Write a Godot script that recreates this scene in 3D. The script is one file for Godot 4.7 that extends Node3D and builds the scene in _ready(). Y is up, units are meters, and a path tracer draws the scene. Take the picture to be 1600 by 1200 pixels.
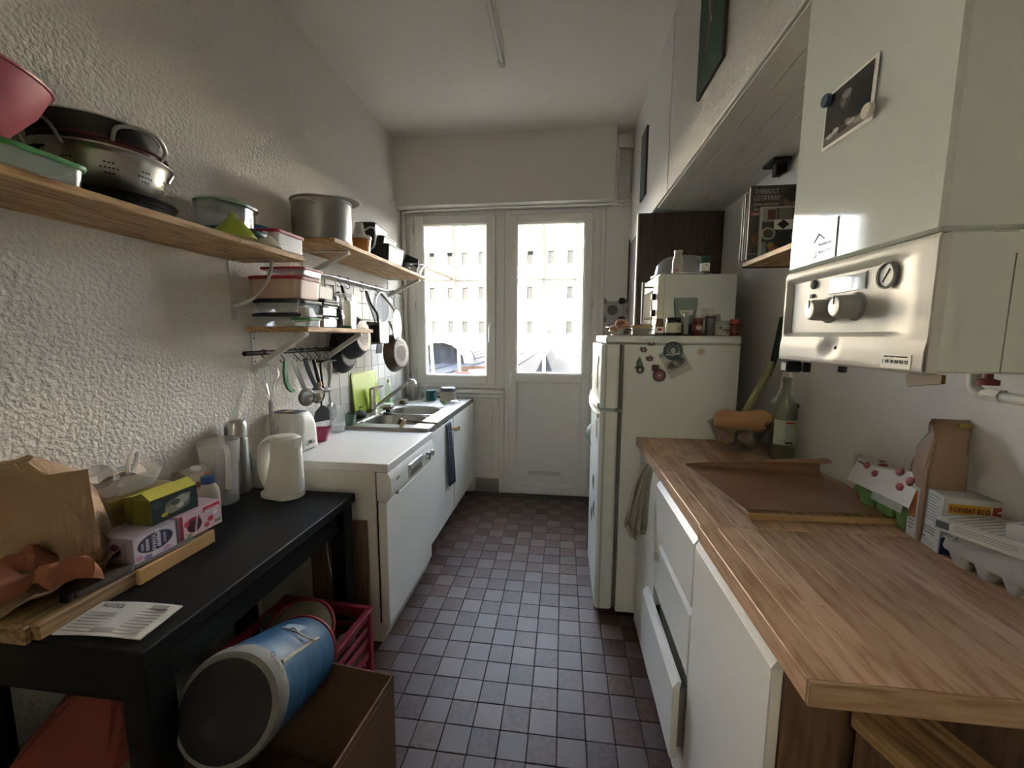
extends Node3D
# A narrow galley kitchen seen from its entrance towards the glazed balcony door. Units are metres, y up, the far wall is at z = -3.5.

var mats := {}
var rng := RandomNumberGenerator.new()

# ---------------------------------------------------------------- meshes
class Shape:
	var v := PackedVector3Array()
	var uv := PackedVector2Array()
	var crease := 38.0
	func tri(a: Vector3, b: Vector3, c: Vector3) -> void:
		v.append(a); v.append(b); v.append(c)
		for i in 3: uv.append(Vector2.ZERO)
	func quad(a: Vector3, b: Vector3, c: Vector3, d: Vector3) -> void:
		tri(a, b, c); tri(a, c, d)
	func card(a: Vector3, b: Vector3, c: Vector3, d: Vector3) -> void:   # a printed face: a is its lower left corner, b lower right
		for p in [[a, 0, 1], [b, 1, 1], [c, 1, 0], [a, 0, 1], [c, 1, 0], [d, 0, 0]]:
			v.append(p[0]); uv.append(Vector2(p[1], p[2]))
	func box(c: Vector3, s: Vector3, b := 0.0, t := Basis()) -> Shape:
		var h := s * 0.5
		b = minf(b, minf(h.x, minf(h.y, h.z)) * 0.95)
		if b <= 0.0:
			for ax in 3:
				for sg in [-1.0, 1.0]:
					var n := Vector3.ZERO; n[ax] = sg
					var p := Vector3.ZERO; p[(ax + 1) % 3] = 1.0
					var q := n.cross(p)
					quad(c + t * (h * (n - p - q)), c + t * (h * (n + p - q)), c + t * (h * (n + p + q)), c + t * (h * (n - p + q)))
			return self
		for ax in 3:
			for sg in [-1.0, 1.0]:
				var n := Vector3.ZERO; n[ax] = sg
				var p := Vector3.ZERO; p[(ax + 1) % 3] = 1.0
				var q := n.cross(p)
				var i := h - Vector3(b, b, b)
				var o := n * b
				quad(c + t * (i * (n - p - q) + o), c + t * (i * (n + p - q) + o), c + t * (i * (n + p + q) + o), c + t * (i * (n - p + q) + o))
		for ax in 3:
			for s1 in [-1.0, 1.0]:
				for s2 in [-1.0, 1.0]:
					var n1 := Vector3.ZERO; n1[(ax + 1) % 3] = s1
					var n2 := Vector3.ZERO; n2[(ax + 2) % 3] = s2
					var e := Vector3.ZERO; e[ax] = 1.0
					var i := h - Vector3(b, b, b)
					var a0 := c + t * (i * (n1 + n2 - e) + n1 * b)
					var a1 := c + t * (i * (n1 + n2 + e) + n1 * b)
					var b0 := c + t * (i * (n1 + n2 - e) + n2 * b)
					var b1 := c + t * (i * (n1 + n2 + e) + n2 * b)
					if s1 * s2 > 0: quad(a0, b0, b1, a1)
					else: quad(b0, a0, a1, b1)
		for x in [-1.0, 1.0]:
			for y in [-1.0, 1.0]:
				for z in [-1.0, 1.0]:
					var k := Vector3(x, y, z)
					var i := (h - Vector3(b, b, b)) * k
					var px := c + t * (i + Vector3(x * b, 0, 0))
					var py := c + t * (i + Vector3(0, y * b, 0))
					var pz := c + t * (i + Vector3(0, 0, z * b))
					if x * y * z > 0: tri(px, py, pz)
					else: tri(px, pz, py)
		return self
	func span(a: Vector3, b: Vector3, bev := 0.0) -> Shape:   # a box between two opposite corners
		return box((a + b) * 0.5, (b - a).abs(), bev)
	func loft(rings: Array, closed := true, cap0 := true, cap1 := true) -> Shape:   # rings run counter-clockwise seen from the end
		var n: int = rings[0].size()
		for r in rings.size() - 1:
			var A: PackedVector3Array = rings[r]
			var B: PackedVector3Array = rings[r + 1]
			for k in (n if closed else n - 1):
				var k2 := (k + 1) % n
				quad(A[k], A[k2], B[k2], B[k])
		if cap0: fan(rings[0], true)
		if cap1: fan(rings[rings.size() - 1], false)
		return self
	func fan(r: PackedVector3Array, flip: bool) -> void:
		var m := Vector3.ZERO
		for p in r: m += p
		m /= r.size()
		for k in r.size():
			var k2 := (k + 1) % r.size()
			if flip: tri(m, r[k2], r[k])
			else: tri(m, r[k], r[k2])
	func lathe(prof: Array, xf := Transform3D(), seg := 24) -> Shape:   # [radius, height] pairs from bottom to top
		var rings := []
		for p in prof:
			var ring := PackedVector3Array()
			for k in seg:
				var a := -TAU * k / seg
				ring.append(xf * Vector3(maxf(p[0], 0.0) * cos(a), p[1], maxf(p[0], 0.0) * sin(a)))
			rings.append(ring)
		return loft(rings, true, prof[0][0] > 0.0002, prof[prof.size() - 1][0] > 0.0002)
	func rings(list: Array, xf := Transform3D(), n := 5, cap0 := true, cap1 := true) -> Shape:   # [width, depth, corner radius, height, (x, z)] rounded rectangles from bottom to top
		var out := []
		for l in list:
			var ring := PackedVector3Array()
			var r: float = minf(l[2], minf(l[0], l[1]) * 0.499)
			for q in 4:
				var cx: float = (l[0] * 0.5 - r) * [1, -1, -1, 1][q] + (l[4] if l.size() > 4 else 0.0)
				var cz: float = (l[1] * 0.5 - r) * [-1, -1, 1, 1][q] + (l[5] if l.size() > 5 else 0.0)
				for k in n:
					var a: float = -(q * PI / 2 + k * PI / 2 / (n - 1))
					ring.append(xf * Vector3(cx + r * cos(a), l[3], cz + r * sin(a)))
			out.append(ring)
		return loft(out, true, cap0, cap1)
	func tube(pts: Array, r, seg := 8, loop := false) -> Shape:   # r is one radius or one for each point
		var rr := []
		var side := Vector3.ZERO
		for i in pts.size():
			var a: Vector3 = pts[(i - 1 + pts.size()) % pts.size()] if loop else pts[maxi(i - 1, 0)]
			var b: Vector3 = pts[(i + 1) % pts.size()] if loop else pts[mini(i + 1, pts.size() - 1)]
			var d := (b - a).normalized()
			if side == Vector3.ZERO: side = d.cross(Vector3.UP if absf(d.y) < 0.9 else Vector3.RIGHT).normalized()
			side = (side - d * side.dot(d)).normalized()
			var up := side.cross(d)
			var rad: float = r[i] if r is Array else r
			var ring := PackedVector3Array()
			for k in seg:
				var t := TAU * k / seg
				ring.append(pts[i] + (side * cos(t) - up * sin(t)) * rad)
			rr.append(ring)
		if loop: rr.append(rr[0])
		return loft(rr, true, not loop, not loop)
	func prism(poly: Array, d: float, xf := Transform3D()) -> Shape:   # an outline in x, y (counter-clockwise) made d thick along z, centred
		var pp := PackedVector2Array(poly)
		if Geometry2D.is_polygon_clockwise(pp): pp.reverse()
		var idx := Geometry2D.triangulate_polygon(pp)
		for i in range(0, idx.size(), 3):
			var a := pp[idx[i]]; var b := pp[idx[i + 1]]; var c := pp[idx[i + 2]]
			if (b - a).cross(c - a) < 0:
				var s := b; b = c; c = s
			tri(xf * Vector3(a.x, a.y, d / 2), xf * Vector3(b.x, b.y, d / 2), xf * Vector3(c.x, c.y, d / 2))
			tri(xf * Vector3(a.x, a.y, -d / 2), xf * Vector3(c.x, c.y, -d / 2), xf * Vector3(b.x, b.y, -d / 2))
		for i in pp.size():
			var a := pp[i]; var b := pp[(i + 1) % pp.size()]
			quad(xf * Vector3(a.x, a.y, -d / 2), xf * Vector3(b.x, b.y, -d / 2), xf * Vector3(b.x, b.y, d / 2), xf * Vector3(a.x, a.y, d / 2))
		return self
	func sheet(f: Callable, nu: int, nv: int, th := 0.002) -> Shape:   # f(u, v) with u, v in 0..1; a sheet th thick
		var g := []
		for i in nu + 1:
			for j in nv + 1: g.append(f.call(float(i) / nu, float(j) / nv))
		var nn := []
		var w := nv + 1
		for i in nu + 1:
			for j in nv + 1:
				var du: Vector3 = g[mini(i + 1, nu) * w + j] - g[maxi(i - 1, 0) * w + j]
				var dv: Vector3 = g[i * w + mini(j + 1, nv)] - g[i * w + maxi(j - 1, 0)]
				nn.append(du.cross(dv).normalized() * th * 0.5)
		for i in nu:
			for j in nv:
				var a := i * w + j; var b := (i + 1) * w + j; var c := b + 1; var d := a + 1
				quad(g[a] + nn[a], g[b] + nn[b], g[c] + nn[c], g[d] + nn[d])
				quad(g[a] - nn[a], g[d] - nn[d], g[c] - nn[c], g[b] - nn[b])
		for i in nu:
			for jj in [0, nv]:
				var a: int = i * w + jj; var b: int = (i + 1) * w + jj
				if jj == 0: quad(g[a] - nn[a], g[b] - nn[b], g[b] + nn[b], g[a] + nn[a])
				else: quad(g[a] + nn[a], g[b] + nn[b], g[b] - nn[b], g[a] - nn[a])
		for j in nv:
			for ii in [0, nu]:
				var a: int = ii * w + j; var b: int = ii * w + j + 1
				if ii == 0: quad(g[a] + nn[a], g[b] + nn[b], g[b] - nn[b], g[a] - nn[a])
				else: quad(g[a] - nn[a], g[b] - nn[b], g[b] + nn[b], g[a] + nn[a])
		return self
	func ball(c: Vector3, r: Vector3, seg := 16, rows := 9) -> Shape:
		var prof := []
		for i in rows + 1: prof.append([sin(PI * i / rows), -cos(PI * i / rows)])
		return lathe(prof, Transform3D(Basis.from_scale(r), c), seg)
	func add(o: Shape, xf := Transform3D()) -> Shape:
		for p in o.v: v.append(xf * p)
		uv.append_array(o.uv)
		return self
	func mesh() -> ArrayMesh:
		var nf := v.size() / 3
		var fn := PackedVector3Array()
		var at := {}
		for f in nf:
			fn.append((v[f * 3 + 1] - v[f * 3]).cross(v[f * 3 + 2] - v[f * 3]))
			for k in 3:
				var key := Vector3i((v[f * 3 + k] * 20000.0).round())
				if at.has(key): at[key].append(f)
				else: at[key] = PackedInt32Array([f])
		var lim := cos(deg_to_rad(crease))
		var unit := PackedVector3Array()
		for n in fn: unit.append(n.normalized())
		var ov := PackedVector3Array(); var on := PackedVector3Array(); var ou := PackedVector2Array()
		for f in nf:
			if fn[f].length_squared() < 1e-22: continue
			for k in [0, 2, 1]:
				var p := v[f * 3 + k]
				var s := Vector3.ZERO
				for g in at[Vector3i((p * 20000.0).round())]:
					if unit[g].dot(unit[f]) > lim: s += fn[g]
				ov.append(p); on.append(s.normalized()); ou.append(uv[f * 3 + k])
		var arr := []
		arr.resize(Mesh.ARRAY_MAX)
		arr[Mesh.ARRAY_VERTEX] = ov; arr[Mesh.ARRAY_NORMAL] = on; arr[Mesh.ARRAY_TEX_UV] = ou
		var m := ArrayMesh.new()
		m.add_surface_from_arrays(Mesh.PRIMITIVE_TRIANGLES, arr)
		return m

func S() -> Shape: return Shape.new()
func V(x: float, y: float, z: float) -> Vector3: return Vector3(x, y, z)
func at(p: Vector3, euler := Vector3.ZERO, sc := Vector3.ONE) -> Transform3D:   # euler in degrees
	return Transform3D(Basis.from_euler(euler * PI / 180.0) * Basis.from_scale(sc), p)
func curve(pts: Array, n := 6, loop := false) -> Array:   # a smooth run through the points
	var out := []
	var m := pts.size()
	for i in (m if loop else m - 1):
		var p0: Vector3 = pts[(i - 1 + m) % m] if loop else pts[maxi(i - 1, 0)]
		var p1: Vector3 = pts[i]
		var p2: Vector3 = pts[(i + 1) % m]
		var p3: Vector3 = pts[(i + 2) % m] if loop else pts[mini(i + 2, m - 1)]
		for k in n: out.append(p1.cubic_interpolate(p2, p0, p3, float(k) / n))
	if not loop: out.append(pts[m - 1])
	return out

# ---------------------------------------------------------------- nodes
func numbered(called: String) -> String:
	if not has_node(NodePath(called)): return called
	var k := 1
	while has_node(NodePath("%s_%03d" % [called, k])): k += 1
	return "%s_%03d" % [called, k]
const GROUPS := {"shelf_board": "pine shelf boards on the left wall", "shelf_bracket": "shelf brackets on the left wall", "food_container": "food containers on the left shelves", "cake_tin": "baking tins on the far shelf", "frying_pan": "frying pans on the chrome rail", "spice_jar": "spice jars on the refrigerator and oven", "egg": "eggs in the wire basket", "book": "cookery books on the short shelf", "onion": "onions in the glass bowl", "door_card": "cards stuck on the refrigerator doors", "glass_jar": "jars in the red crate", "corner_pipe": "pipes beside the shutter housing", "loose_board": "boards behind the table", "power_cable": "cables behind the table", "worktop": "oak worktop slabs", "painting": "pictures on the bulkhead", "funnel": "funnels on the near shelf", "outer_casement": "outer casements", "potted_herb": "herbs by the sink", "paper_bag": "paper bags on the table"}
func tag(o: Node3D, label: String, category: String, group := "") -> Node3D:
	var kind := String(o.name).rstrip("0123456789").trim_suffix("_")
	if group == "" and GROUPS.has(kind): group = GROUPS[kind]
	if kind == "magnet": group = "magnets on the boiler" if "photo" in label else "magnets on the refrigerator side"
	o.set_meta("label", label); o.set_meta("category", category)
	if group: o.set_meta("group", group)
	return o
func thing(called: String, label: String, category: String, p := Vector3.ZERO, euler := Vector3.ZERO, group := "") -> Node3D:
	var o := Node3D.new()
	o.name = numbered(called)
	add_child(o)
	o.position = p; o.rotation_degrees = euler
	return tag(o, label, category, group)
func part(to: Node3D, called: String, s: Shape, m: Material, label := "") -> MeshInstance3D:
	var o := MeshInstance3D.new()
	o.mesh = s.mesh(); o.material_override = m
	return hang(o, to, called, label)
func hang(o: MeshInstance3D, to: Node3D, called: String, label := "") -> MeshInstance3D:
	var nm := called
	var k := 0
	while to.has_node(NodePath(nm)):
		k += 1; nm = "%s_%03d" % [called, k]
	o.name = nm
	if label: o.set_meta("label", label)
	to.add_child(o, true)
	return o
func piece(to: Node3D, called: String, mesh: Mesh, m: Material, xf: Transform3D) -> MeshInstance3D:   # one of many alike pieces sharing a mesh
	var o := MeshInstance3D.new()
	o.mesh = mesh; o.material_override = m; o.transform = xf
	return hang(o, to, called)
func solo(called: String, label: String, category: String, s: Shape, m: Material, p := Vector3.ZERO, euler := Vector3.ZERO, group := "") -> MeshInstance3D:
	var o := MeshInstance3D.new()
	o.mesh = s.mesh(); o.material_override = m
	o.name = numbered(called)
	add_child(o)
	o.position = p; o.rotation_degrees = euler
	tag(o, label, category, group)
	return o
func struct(called: String, s: Shape, m: Material, label := "", category := "") -> MeshInstance3D:
	var o := MeshInstance3D.new()
	o.mesh = s.mesh(); o.material_override = m; o.name = called
	add_child(o)
	o.set_meta("kind", "structure")
	if label: tag(o, label, category)
	return o
func dup(o: Node3D, label: String, p: Vector3, euler := Vector3.ZERO) -> Node3D:
	var c: Node3D = o.duplicate()
	c.name = numbered(String(o.name).rstrip("0123456789").trim_suffix("_"))
	add_child(c)
	c.position = p; c.rotation_degrees = euler
	if label: c.set_meta("label", label)
	return c
func words(to: Node3D, text: String, size: float, m: Material, xf: Transform3D, font := "Droid Sans", bold := false, w := 0.0) -> MeshInstance3D:   # raised print: size is the height of a capital, w squeezes the line to a width
	var t := TextMesh.new()
	var f := SystemFont.new()
	f.font_names = PackedStringArray([font])
	if bold: f.font_weight = 700
	t.font = f; t.text = text; t.font_size = 32; t.pixel_size = size / 23.0; t.depth = 0.0004; t.curve_step = 4.0
	var o := MeshInstance3D.new()
	o.mesh = t; o.material_override = m
	if w > 0.0: xf = xf * Transform3D(Basis.from_scale(V(w / maxf(t.get_aabb().size.x, 0.0001), 1, 1)), Vector3.ZERO)
	o.transform = xf
	return hang(o, to, "lettering")

# ---------------------------------------------------------------- materials
func mt(key: String, hex: String, rough := 0.6, metal := 0.0, spec := 0.5) -> StandardMaterial3D:
	if mats.has(key): return mats[key]
	var m := StandardMaterial3D.new()
	m.resource_name = key
	m.albedo_color = Color(hex); m.roughness = rough; m.metallic = metal; m.metallic_specular = spec
	mats[key] = m
	return m
func clear(key: String, hex: String, a: float, rough := 0.05) -> StandardMaterial3D:   # clear or milky plastic and panes
	var m := mt(key, hex, rough)
	m.albedo_color.a = a
	m.transparency = BaseMaterial3D.TRANSPARENCY_ALPHA
	return m
func noise(kind: int, freq: float, oct := 4, seed_ := 1, ramp: Array = [], w := 512, h := 512, warp := 0.0) -> NoiseTexture2D:
	var n := FastNoiseLite.new()
	n.noise_type = kind; n.frequency = freq; n.fractal_octaves = oct; n.seed = seed_
	if kind == FastNoiseLite.TYPE_CELLULAR: n.cellular_return_type = FastNoiseLite.RETURN_DISTANCE2_SUB
	if warp > 0: n.domain_warp_enabled = true; n.domain_warp_amplitude = warp; n.domain_warp_frequency = freq * 1.5
	var t := NoiseTexture2D.new()
	t.width = w; t.height = h; t.seamless = true; t.noise = n
	if ramp:
		var g := Gradient.new()
		g.offsets = PackedFloat32Array(ramp.map(func(r): return r[0]))
		g.colors = PackedColorArray(ramp.map(func(r): return Color(r[1])))
		t.color_ramp = g
	return t
func tri_map(m: StandardMaterial3D, scale: Vector3, world := false) -> StandardMaterial3D:
	m.uv1_triplanar = true; m.uv1_world_triplanar = world; m.uv1_scale = scale; m.uv1_triplanar_sharpness = 4.0
	return m
func bump(m: StandardMaterial3D, t: Texture2D, cm: float) -> StandardMaterial3D:
	m.heightmap_enabled = true; m.heightmap_texture = t; m.heightmap_scale = cm
	return m
func picture(key: String, w: int, h: int, bg: String, marks: Array, rough := 0.5) -> StandardMaterial3D:   # flat print: marks are ["rect", x, y, w, h, colour], ["oval", cx, cy, rx, ry, colour] or ["line", x0, y0, x1, y1, half width, colour] in 0..1
	if mats.has(key): return mats[key]
	var im := Image.create(w, h, false, Image.FORMAT_RGB8)
	im.fill(Color(bg))
	for q in marks:
		if q[0] == "rect":
			im.fill_rect(Rect2i(int(q[1] * w), int(q[2] * h), maxi(1, int(q[3] * w)), maxi(1, int(q[4] * h))), Color(q[5]))
		elif q[0] == "oval":
			var c := Color(q[5])
			for y in range(maxi(0, int((q[2] - q[4]) * h)), mini(h, int((q[2] + q[4]) * h) + 1)):
				var t: float = (float(y) / h - q[2]) / q[4]
				if absf(t) >= 1.0: continue
				var hw: float = q[3] * sqrt(1.0 - t * t)
				var x0 := maxi(0, int((q[1] - hw) * w)); var x1 := mini(w, int((q[1] + hw) * w) + 1)
				if x1 > x0: im.fill_rect(Rect2i(x0, y, x1 - x0, 1), c)
		elif q[0] == "line":
			var n := 1 + int(maxf(absf(q[3] - q[1]) * w, absf(q[4] - q[2]) * h))
			var hw := maxi(1, int(q[5] * w))
			for i in n + 1:
				var x := int(lerpf(q[1], q[3], float(i) / n) * w); var y := int(lerpf(q[2], q[4], float(i) / n) * h)
				im.fill_rect(Rect2i(x - hw, y - hw, 2 * hw, 2 * hw), Color(q[6]))
	var m := mt(key, "ffffff", rough)
	m.albedo_texture = ImageTexture.create_from_image(im)
	m.texture_repeat = false
	return m

func _ready() -> void:
	rng.seed = 7
	var cam := Camera3D.new()
	cam.name = "camera"
	add_child(cam)
	cam.position = V(0, 1.3905, 0)
	cam.rotation = V(-0.116601, 0.123563, 0.004872)
	cam.fov = rad_to_deg(2.0 * atan(600.0 / 640.54))
	cam.near = 0.02; cam.far = 300.0
	cam.current = true

	var env := Environment.new()
	env.background_mode = Environment.BG_SKY
	var sky := Sky.new()
	var sm := ProceduralSkyMaterial.new()
	sm.sky_top_color = Color(0.74, 0.80, 0.88); sm.sky_horizon_color = Color(0.93, 0.93, 0.92)
	sm.ground_bottom_color = Color(0.3, 0.3, 0.3); sm.ground_horizon_color = Color(0.7, 0.72, 0.74)
	sm.sun_angle_max = 0.0
	sky.sky_material = sm
	env.sky = sky
	env.background_energy_multiplier = 1.6
	env.tonemap_mode = Environment.TONE_MAPPER_LINEAR
	env.tonemap_exposure = 21.5
	env.sdfgi_enabled = true; env.ssao_enabled = true; env.ssil_enabled = true
	var we := WorldEnvironment.new()
	we.name = "world_environment"
	we.environment = env
	add_child(we)

	var sun := DirectionalLight3D.new()
	sun.name = "sun"
	sun.light_color = Color(1.0, 0.95, 0.86); sun.light_energy = 4.5
	sun.light_angular_distance = 0.53
	sun.shadow_enabled = true
	sun.sky_mode = DirectionalLight3D.SKY_MODE_LIGHT_ONLY
	add_child(sun)
	sun.look_at_from_position(Vector3.ZERO, V(0.45, -0.52, -1.0))   # from behind this building on to the facade across the yard

	materials()
	room()
	far_wall()
	outside()
	upper_right()
	left_run()
	right_run()
	fridge_and_oven()
	boiler()
	shelves()
	on_long_shelf()
	on_far_shelf()
	on_small_shelf()
	hanging()
	on_table()
	under_table()
	on_worktop_left()
	on_sink()
	on_fridge()
	on_counter()
	small_fittings()

func materials() -> void:
	var rough := noise(FastNoiseLite.TYPE_SIMPLEX_SMOOTH, 0.022, 3, 3, [], 512, 512, 9.0)
	tri_map(bump(mt("roughcast", "d9d3c8", 0.9), rough, 0.5), V(4.6, 4.6, 4.6), true)
	tri_map(bump(mt("plaster", "dfdcd5", 0.85), noise(FastNoiseLite.TYPE_SIMPLEX_SMOOTH, 0.02, 4, 5), 0.12), V(1.3, 1.3, 1.3), true)
	tri_map(bump(mt("paint", "dcdad4", 0.5), noise(FastNoiseLite.TYPE_SIMPLEX_SMOOTH, 0.01, 3, 6), 0.05), V(1, 1, 1), true)
	mt("ceiling", "dad2c7", 0.9)
	mt("lacquer", "e4e3dc", 0.32); mt("fridge_white", "dfe4de", 0.3); mt("boiler_white", "ccd2c8", 0.07, 0.0, 0.5); mt("worktop_white", "dcdbd8", 0.35)
	mt("off_white", "d8d5c8", 0.4); mt("gap", "1b1a18", 0.9); mt("rubber", "6f706c", 0.7)
	mt("chrome", "d8d8d6", 0.12, 1.0); mt("steel", "b9b7b0", 0.28, 1.0); mt("dull_steel", "9d9b94", 0.42, 1.0); mt("iron", "3c3833", 0.5, 0.7)
	mt("black", "17171a", 0.4); mt("black_matt", "1c1c1c", 0.75); mt("grey", "7d7c78", 0.6); mt("dark_grey", "45464a", 0.55)
	mt("ink", "20201f", 0.7); mt("print_white", "e6e3dc", 0.6); mt("print_red", "a8231f", 0.6); mt("cream", "d9cfae", 0.6)
	mt("kettle_white", "d9d6cc", 0.3)
	clear("pane", "ffffff", 0.04, 0.0)
	clear("clear_plastic", "e4e8e6", 0.12, 0.1); clear("milky", "eceae6", 0.55, 0.3); clear("glass", "eef4f1", 0.10, 0.02); clear("green_clear", "3f9a52", 0.5, 0.15)
	for k in [["pine", "c09a68", "8a6238", "d2b184"], ["oak", "b08a5e", "7a5936", "c9a679"], ["brown_board", "4a3a30", "35291f", "57453a"], ["dark_veneer", "6f5440", "553d2b", "7d6049"], ["board_wood", "8f7350", "5f482c", "a68761"]]:
		var g := noise(FastNoiseLite.TYPE_SIMPLEX, 0.012, 5, 11, [[0.1, k[2]], [0.5, k[1]], [0.95, k[3]]], 512, 512, 20.0)
		var m := mt(k[0], "ffffff", 0.55)
		m.albedo_texture = g
		tri_map(m, V(7, 0.6, 7) if k[0] in ["brown_board", "dark_veneer"] else V(7, 7, 0.6))
	mats.pine.roughness = 0.6
	# staves of the worktop: three tones of the same oak
	for k in 4:
		var m := mt("stave_%d" % k, ["d2b094", "c6a487", "d8b89d", "bc9a7d"][k], 0.42)
		m.albedo_texture = noise(FastNoiseLite.TYPE_SIMPLEX, 0.012, 5, 20 + k, [[0.0, "c4b3a3"], [0.35, "e9e2da"], [0.65, "ffffff"], [1.0, "ece4da"]], 512, 512, 25.0)
		tri_map(m, V(7, 7, 0.9))
	var eb := mt("end_band", "b3967c", 0.5)
	eb.albedo_texture = mats.stave_1.albedo_texture
	tri_map(eb, V(0.9, 7, 7))
	var black_wood := mt("black_wood", "131110", 0.45)
	black_wood.roughness = 0.5; black_wood.metallic_specular = 0.3
	for k in 3:
		var m := mt("terracotta_%d" % k, ["553d34", "4f3830", "5b4238"][k], 0.45, 0.0, 0.42)
		m.albedo_texture = noise(FastNoiseLite.TYPE_SIMPLEX, 0.03, 4, 31 + k, [[0.2, "cfc8c4"], [0.6, "ffffff"]], 256, 256)
		tri_map(m, V(4, 4, 4), true)
	for k in 3:
		var m := mt("granite_%d" % k, ["746460", "6d5d59", "7b6a65"][k], 0.45, 0.0, 0.42)
		m.albedo_texture = noise(FastNoiseLite.TYPE_SIMPLEX, 0.22, 3, 41 + k, [[0.25, "8d827e"], [0.45, "e0dcd9"], [0.75, "ffffff"]], 512, 512)
		tri_map(m, V(5, 5, 5), true)
	tri_map(bump(mt("fine_cast", "d4d0c6", 0.55), noise(FastNoiseLite.TYPE_SIMPLEX_SMOOTH, 0.04, 3, 8, [], 512, 512, 5.0), 0.35), V(2.6, 2.6, 2.6), true)
	mt("soffit", "c9c4b8", 0.5); mt("silver_fascia", "c3c1b9", 0.42, 0.0, 0.4)
	mt("grout", "4a3530", 0.9)
	for k in 3: mt("glazed_%d" % k, ["b7b3a8", "b1ada2", "bcb8ae"][k], 0.4, 0.0, 0.35)
	var card := mt("cardboard", "6e543c", 0.85)
	card.albedo_texture = noise(FastNoiseLite.TYPE_SIMPLEX, 0.05, 3, 51, [[0.2, "e6e0da"], [0.7, "ffffff"]], 256, 256)
	tri_map(card, V(3, 12, 3))
	tri_map(bump(mt("kraft", "9b7f62", 0.75), noise(FastNoiseLite.TYPE_SIMPLEX, 0.02, 4, 52), 0.25), V(4, 4, 4))
	tri_map(bump(mt("pulp_grey", "a5a39c", 0.95), noise(FastNoiseLite.TYPE_SIMPLEX, 0.06, 3, 53), 0.12), V(6, 6, 6))
	tri_map(bump(mt("pulp_green", "6f9a58", 0.95), mats.pulp_grey.heightmap_texture, 0.12), V(6, 6, 6))

func room() -> void:
	# floor slab with its tiles
	var fl := struct("floor", S().span(V(-1.6, -0.15, -3.75), V(1.1, -0.008, 2.2)), mats.grout, "checkered floor of terracotta and speckled pinkish tiles down the aisle", "floor")
	var tm := S().box(V(0, -0.007, 0), V(0.0975, 0.014, 0.0975), 0.0012).mesh()
	var rest := S()
	var count := 0
	for r in range(-17, 18):
		for c in range(-14, 10):
			var x := 0.0535 + 0.1 * c
			var z := -1.639 - 0.1 * r
			if x < -1.3 or z > 1.4 or z < -3.4: continue
			var seen := x > -0.86 and x < 0.36 and z < -0.72 and z > -3.2 and not (z < -1.9 and x > 0.3) and not (z < -1.62 and x < -0.8)
			var jig := V(0, rng.randf_range(-0.0006, 0.0004), 0)
			var tilt := V(rng.randf_range(-0.35, 0.35), 0, rng.randf_range(-0.35, 0.35))
			var light := posmod(c + r, 2) == 0
			if seen and count < 300:
				var mat: Material = mats[("granite_%d" if light else "terracotta_%d") % rng.randi_range(0, 2)]
				piece(fl, "tile", tm, mat, at(V(x, 0, z) + jig, tilt))
				count += 1
			elif light: rest.box(V(x, -0.007, z), V(0.0975, 0.014, 0.0975))
	var st := part(fl, "tiles_out_of_reach", rest, mats.granite_0)
	st.set_meta("kind", "stuff")
	var rest2 := S()
	for r in range(-17, 18):
		for c in range(-14, 10):
			var x := 0.0535 + 0.1 * c
			var z := -1.639 - 0.1 * r
			if x < -1.3 or z > 1.4 or z < -3.4 or posmod(c + r, 2) == 0: continue
			var seen := x > -0.86 and x < 0.36 and z < -0.72 and z > -3.2 and not (z < -1.9 and x > 0.3) and not (z < -1.62 and x < -0.8)
			if not seen: rest2.box(V(x, -0.007, z), V(0.0975, 0.014, 0.0975))
	part(fl, "red_tiles_out_of_reach", rest2, mats.terracotta_0).set_meta("kind", "stuff")
	struct("ceiling", S().span(V(-1.6, 2.97, -3.75), V(1.1, 3.17, 2.2)), mats.ceiling, "plain off white plaster ceiling with a slim tube lamp", "ceiling")
	var wl := struct("wall_left", S().span(V(-1.6, -0.15, -3.75), V(-1.39, 3.0, 2.2)), mats.roughcast, "rough cast off white plaster wall behind the shelves", "wall")
	# glazed splashback tiles: eleven columns and eight rows, the last ones by the sink
	var gl := S().box(Vector3.ZERO, V(0.008, 0.1065, 0.1065), 0.002).mesh()
	var mortar := S().span(V(-1.3899, 0.86, -3.47), V(-1.387, 1.675, -2.28))
	part(wl, "grout_bed", mortar, mt("white_grout", "b9b4a8", 0.9))
	for i in 11:
		for j in 8:
			piece(wl, "tile", gl, mats["glazed_%d" % rng.randi_range(0, 2)], at(V(-1.386, 0.897 + 0.1095 * j - (0.1 if j == 7 else 0.0) * 0, -2.337 - 0.1095 * i), V(rng.randf_range(-0.4, 0.4), rng.randf_range(-0.4, 0.4), 0)))
	struct("wall_right", S().span(V(0.915, -0.15, -3.75), V(1.12, 3.0, 2.2)), mats.plaster, "smooth off white wall along the wooden worktop", "wall")
	var bk := S().span(V(-1.6, -0.15, 2.0), V(-0.4, 3.0, 2.2)).span(V(0.1, -0.15, 2.0), V(1.1, 3.0, 2.2))
	bk.span(V(-0.4, 2.5, 2.0), V(0.1, 3.0, 2.2)).span(V(-0.4, -0.15, 2.0), V(0.1, 1.5, 2.2))
	struct("wall_back", bk, mats.plaster)
	part(struct("window_2", frame_shape(-0.4, 0.1, 1.5, 2.5, 0.05, 2.05, 2.12), mats.paint), "pane", S().span(V(-0.36, 1.54, 2.08), V(0.06, 2.46, 2.09)), mats.pane)
	struct("wall_courtyard", S().span(V(-8, -6, 6.0), V(8, 9, 6.3)), mt("yard_render", "b4b4b2", 0.9))

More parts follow.
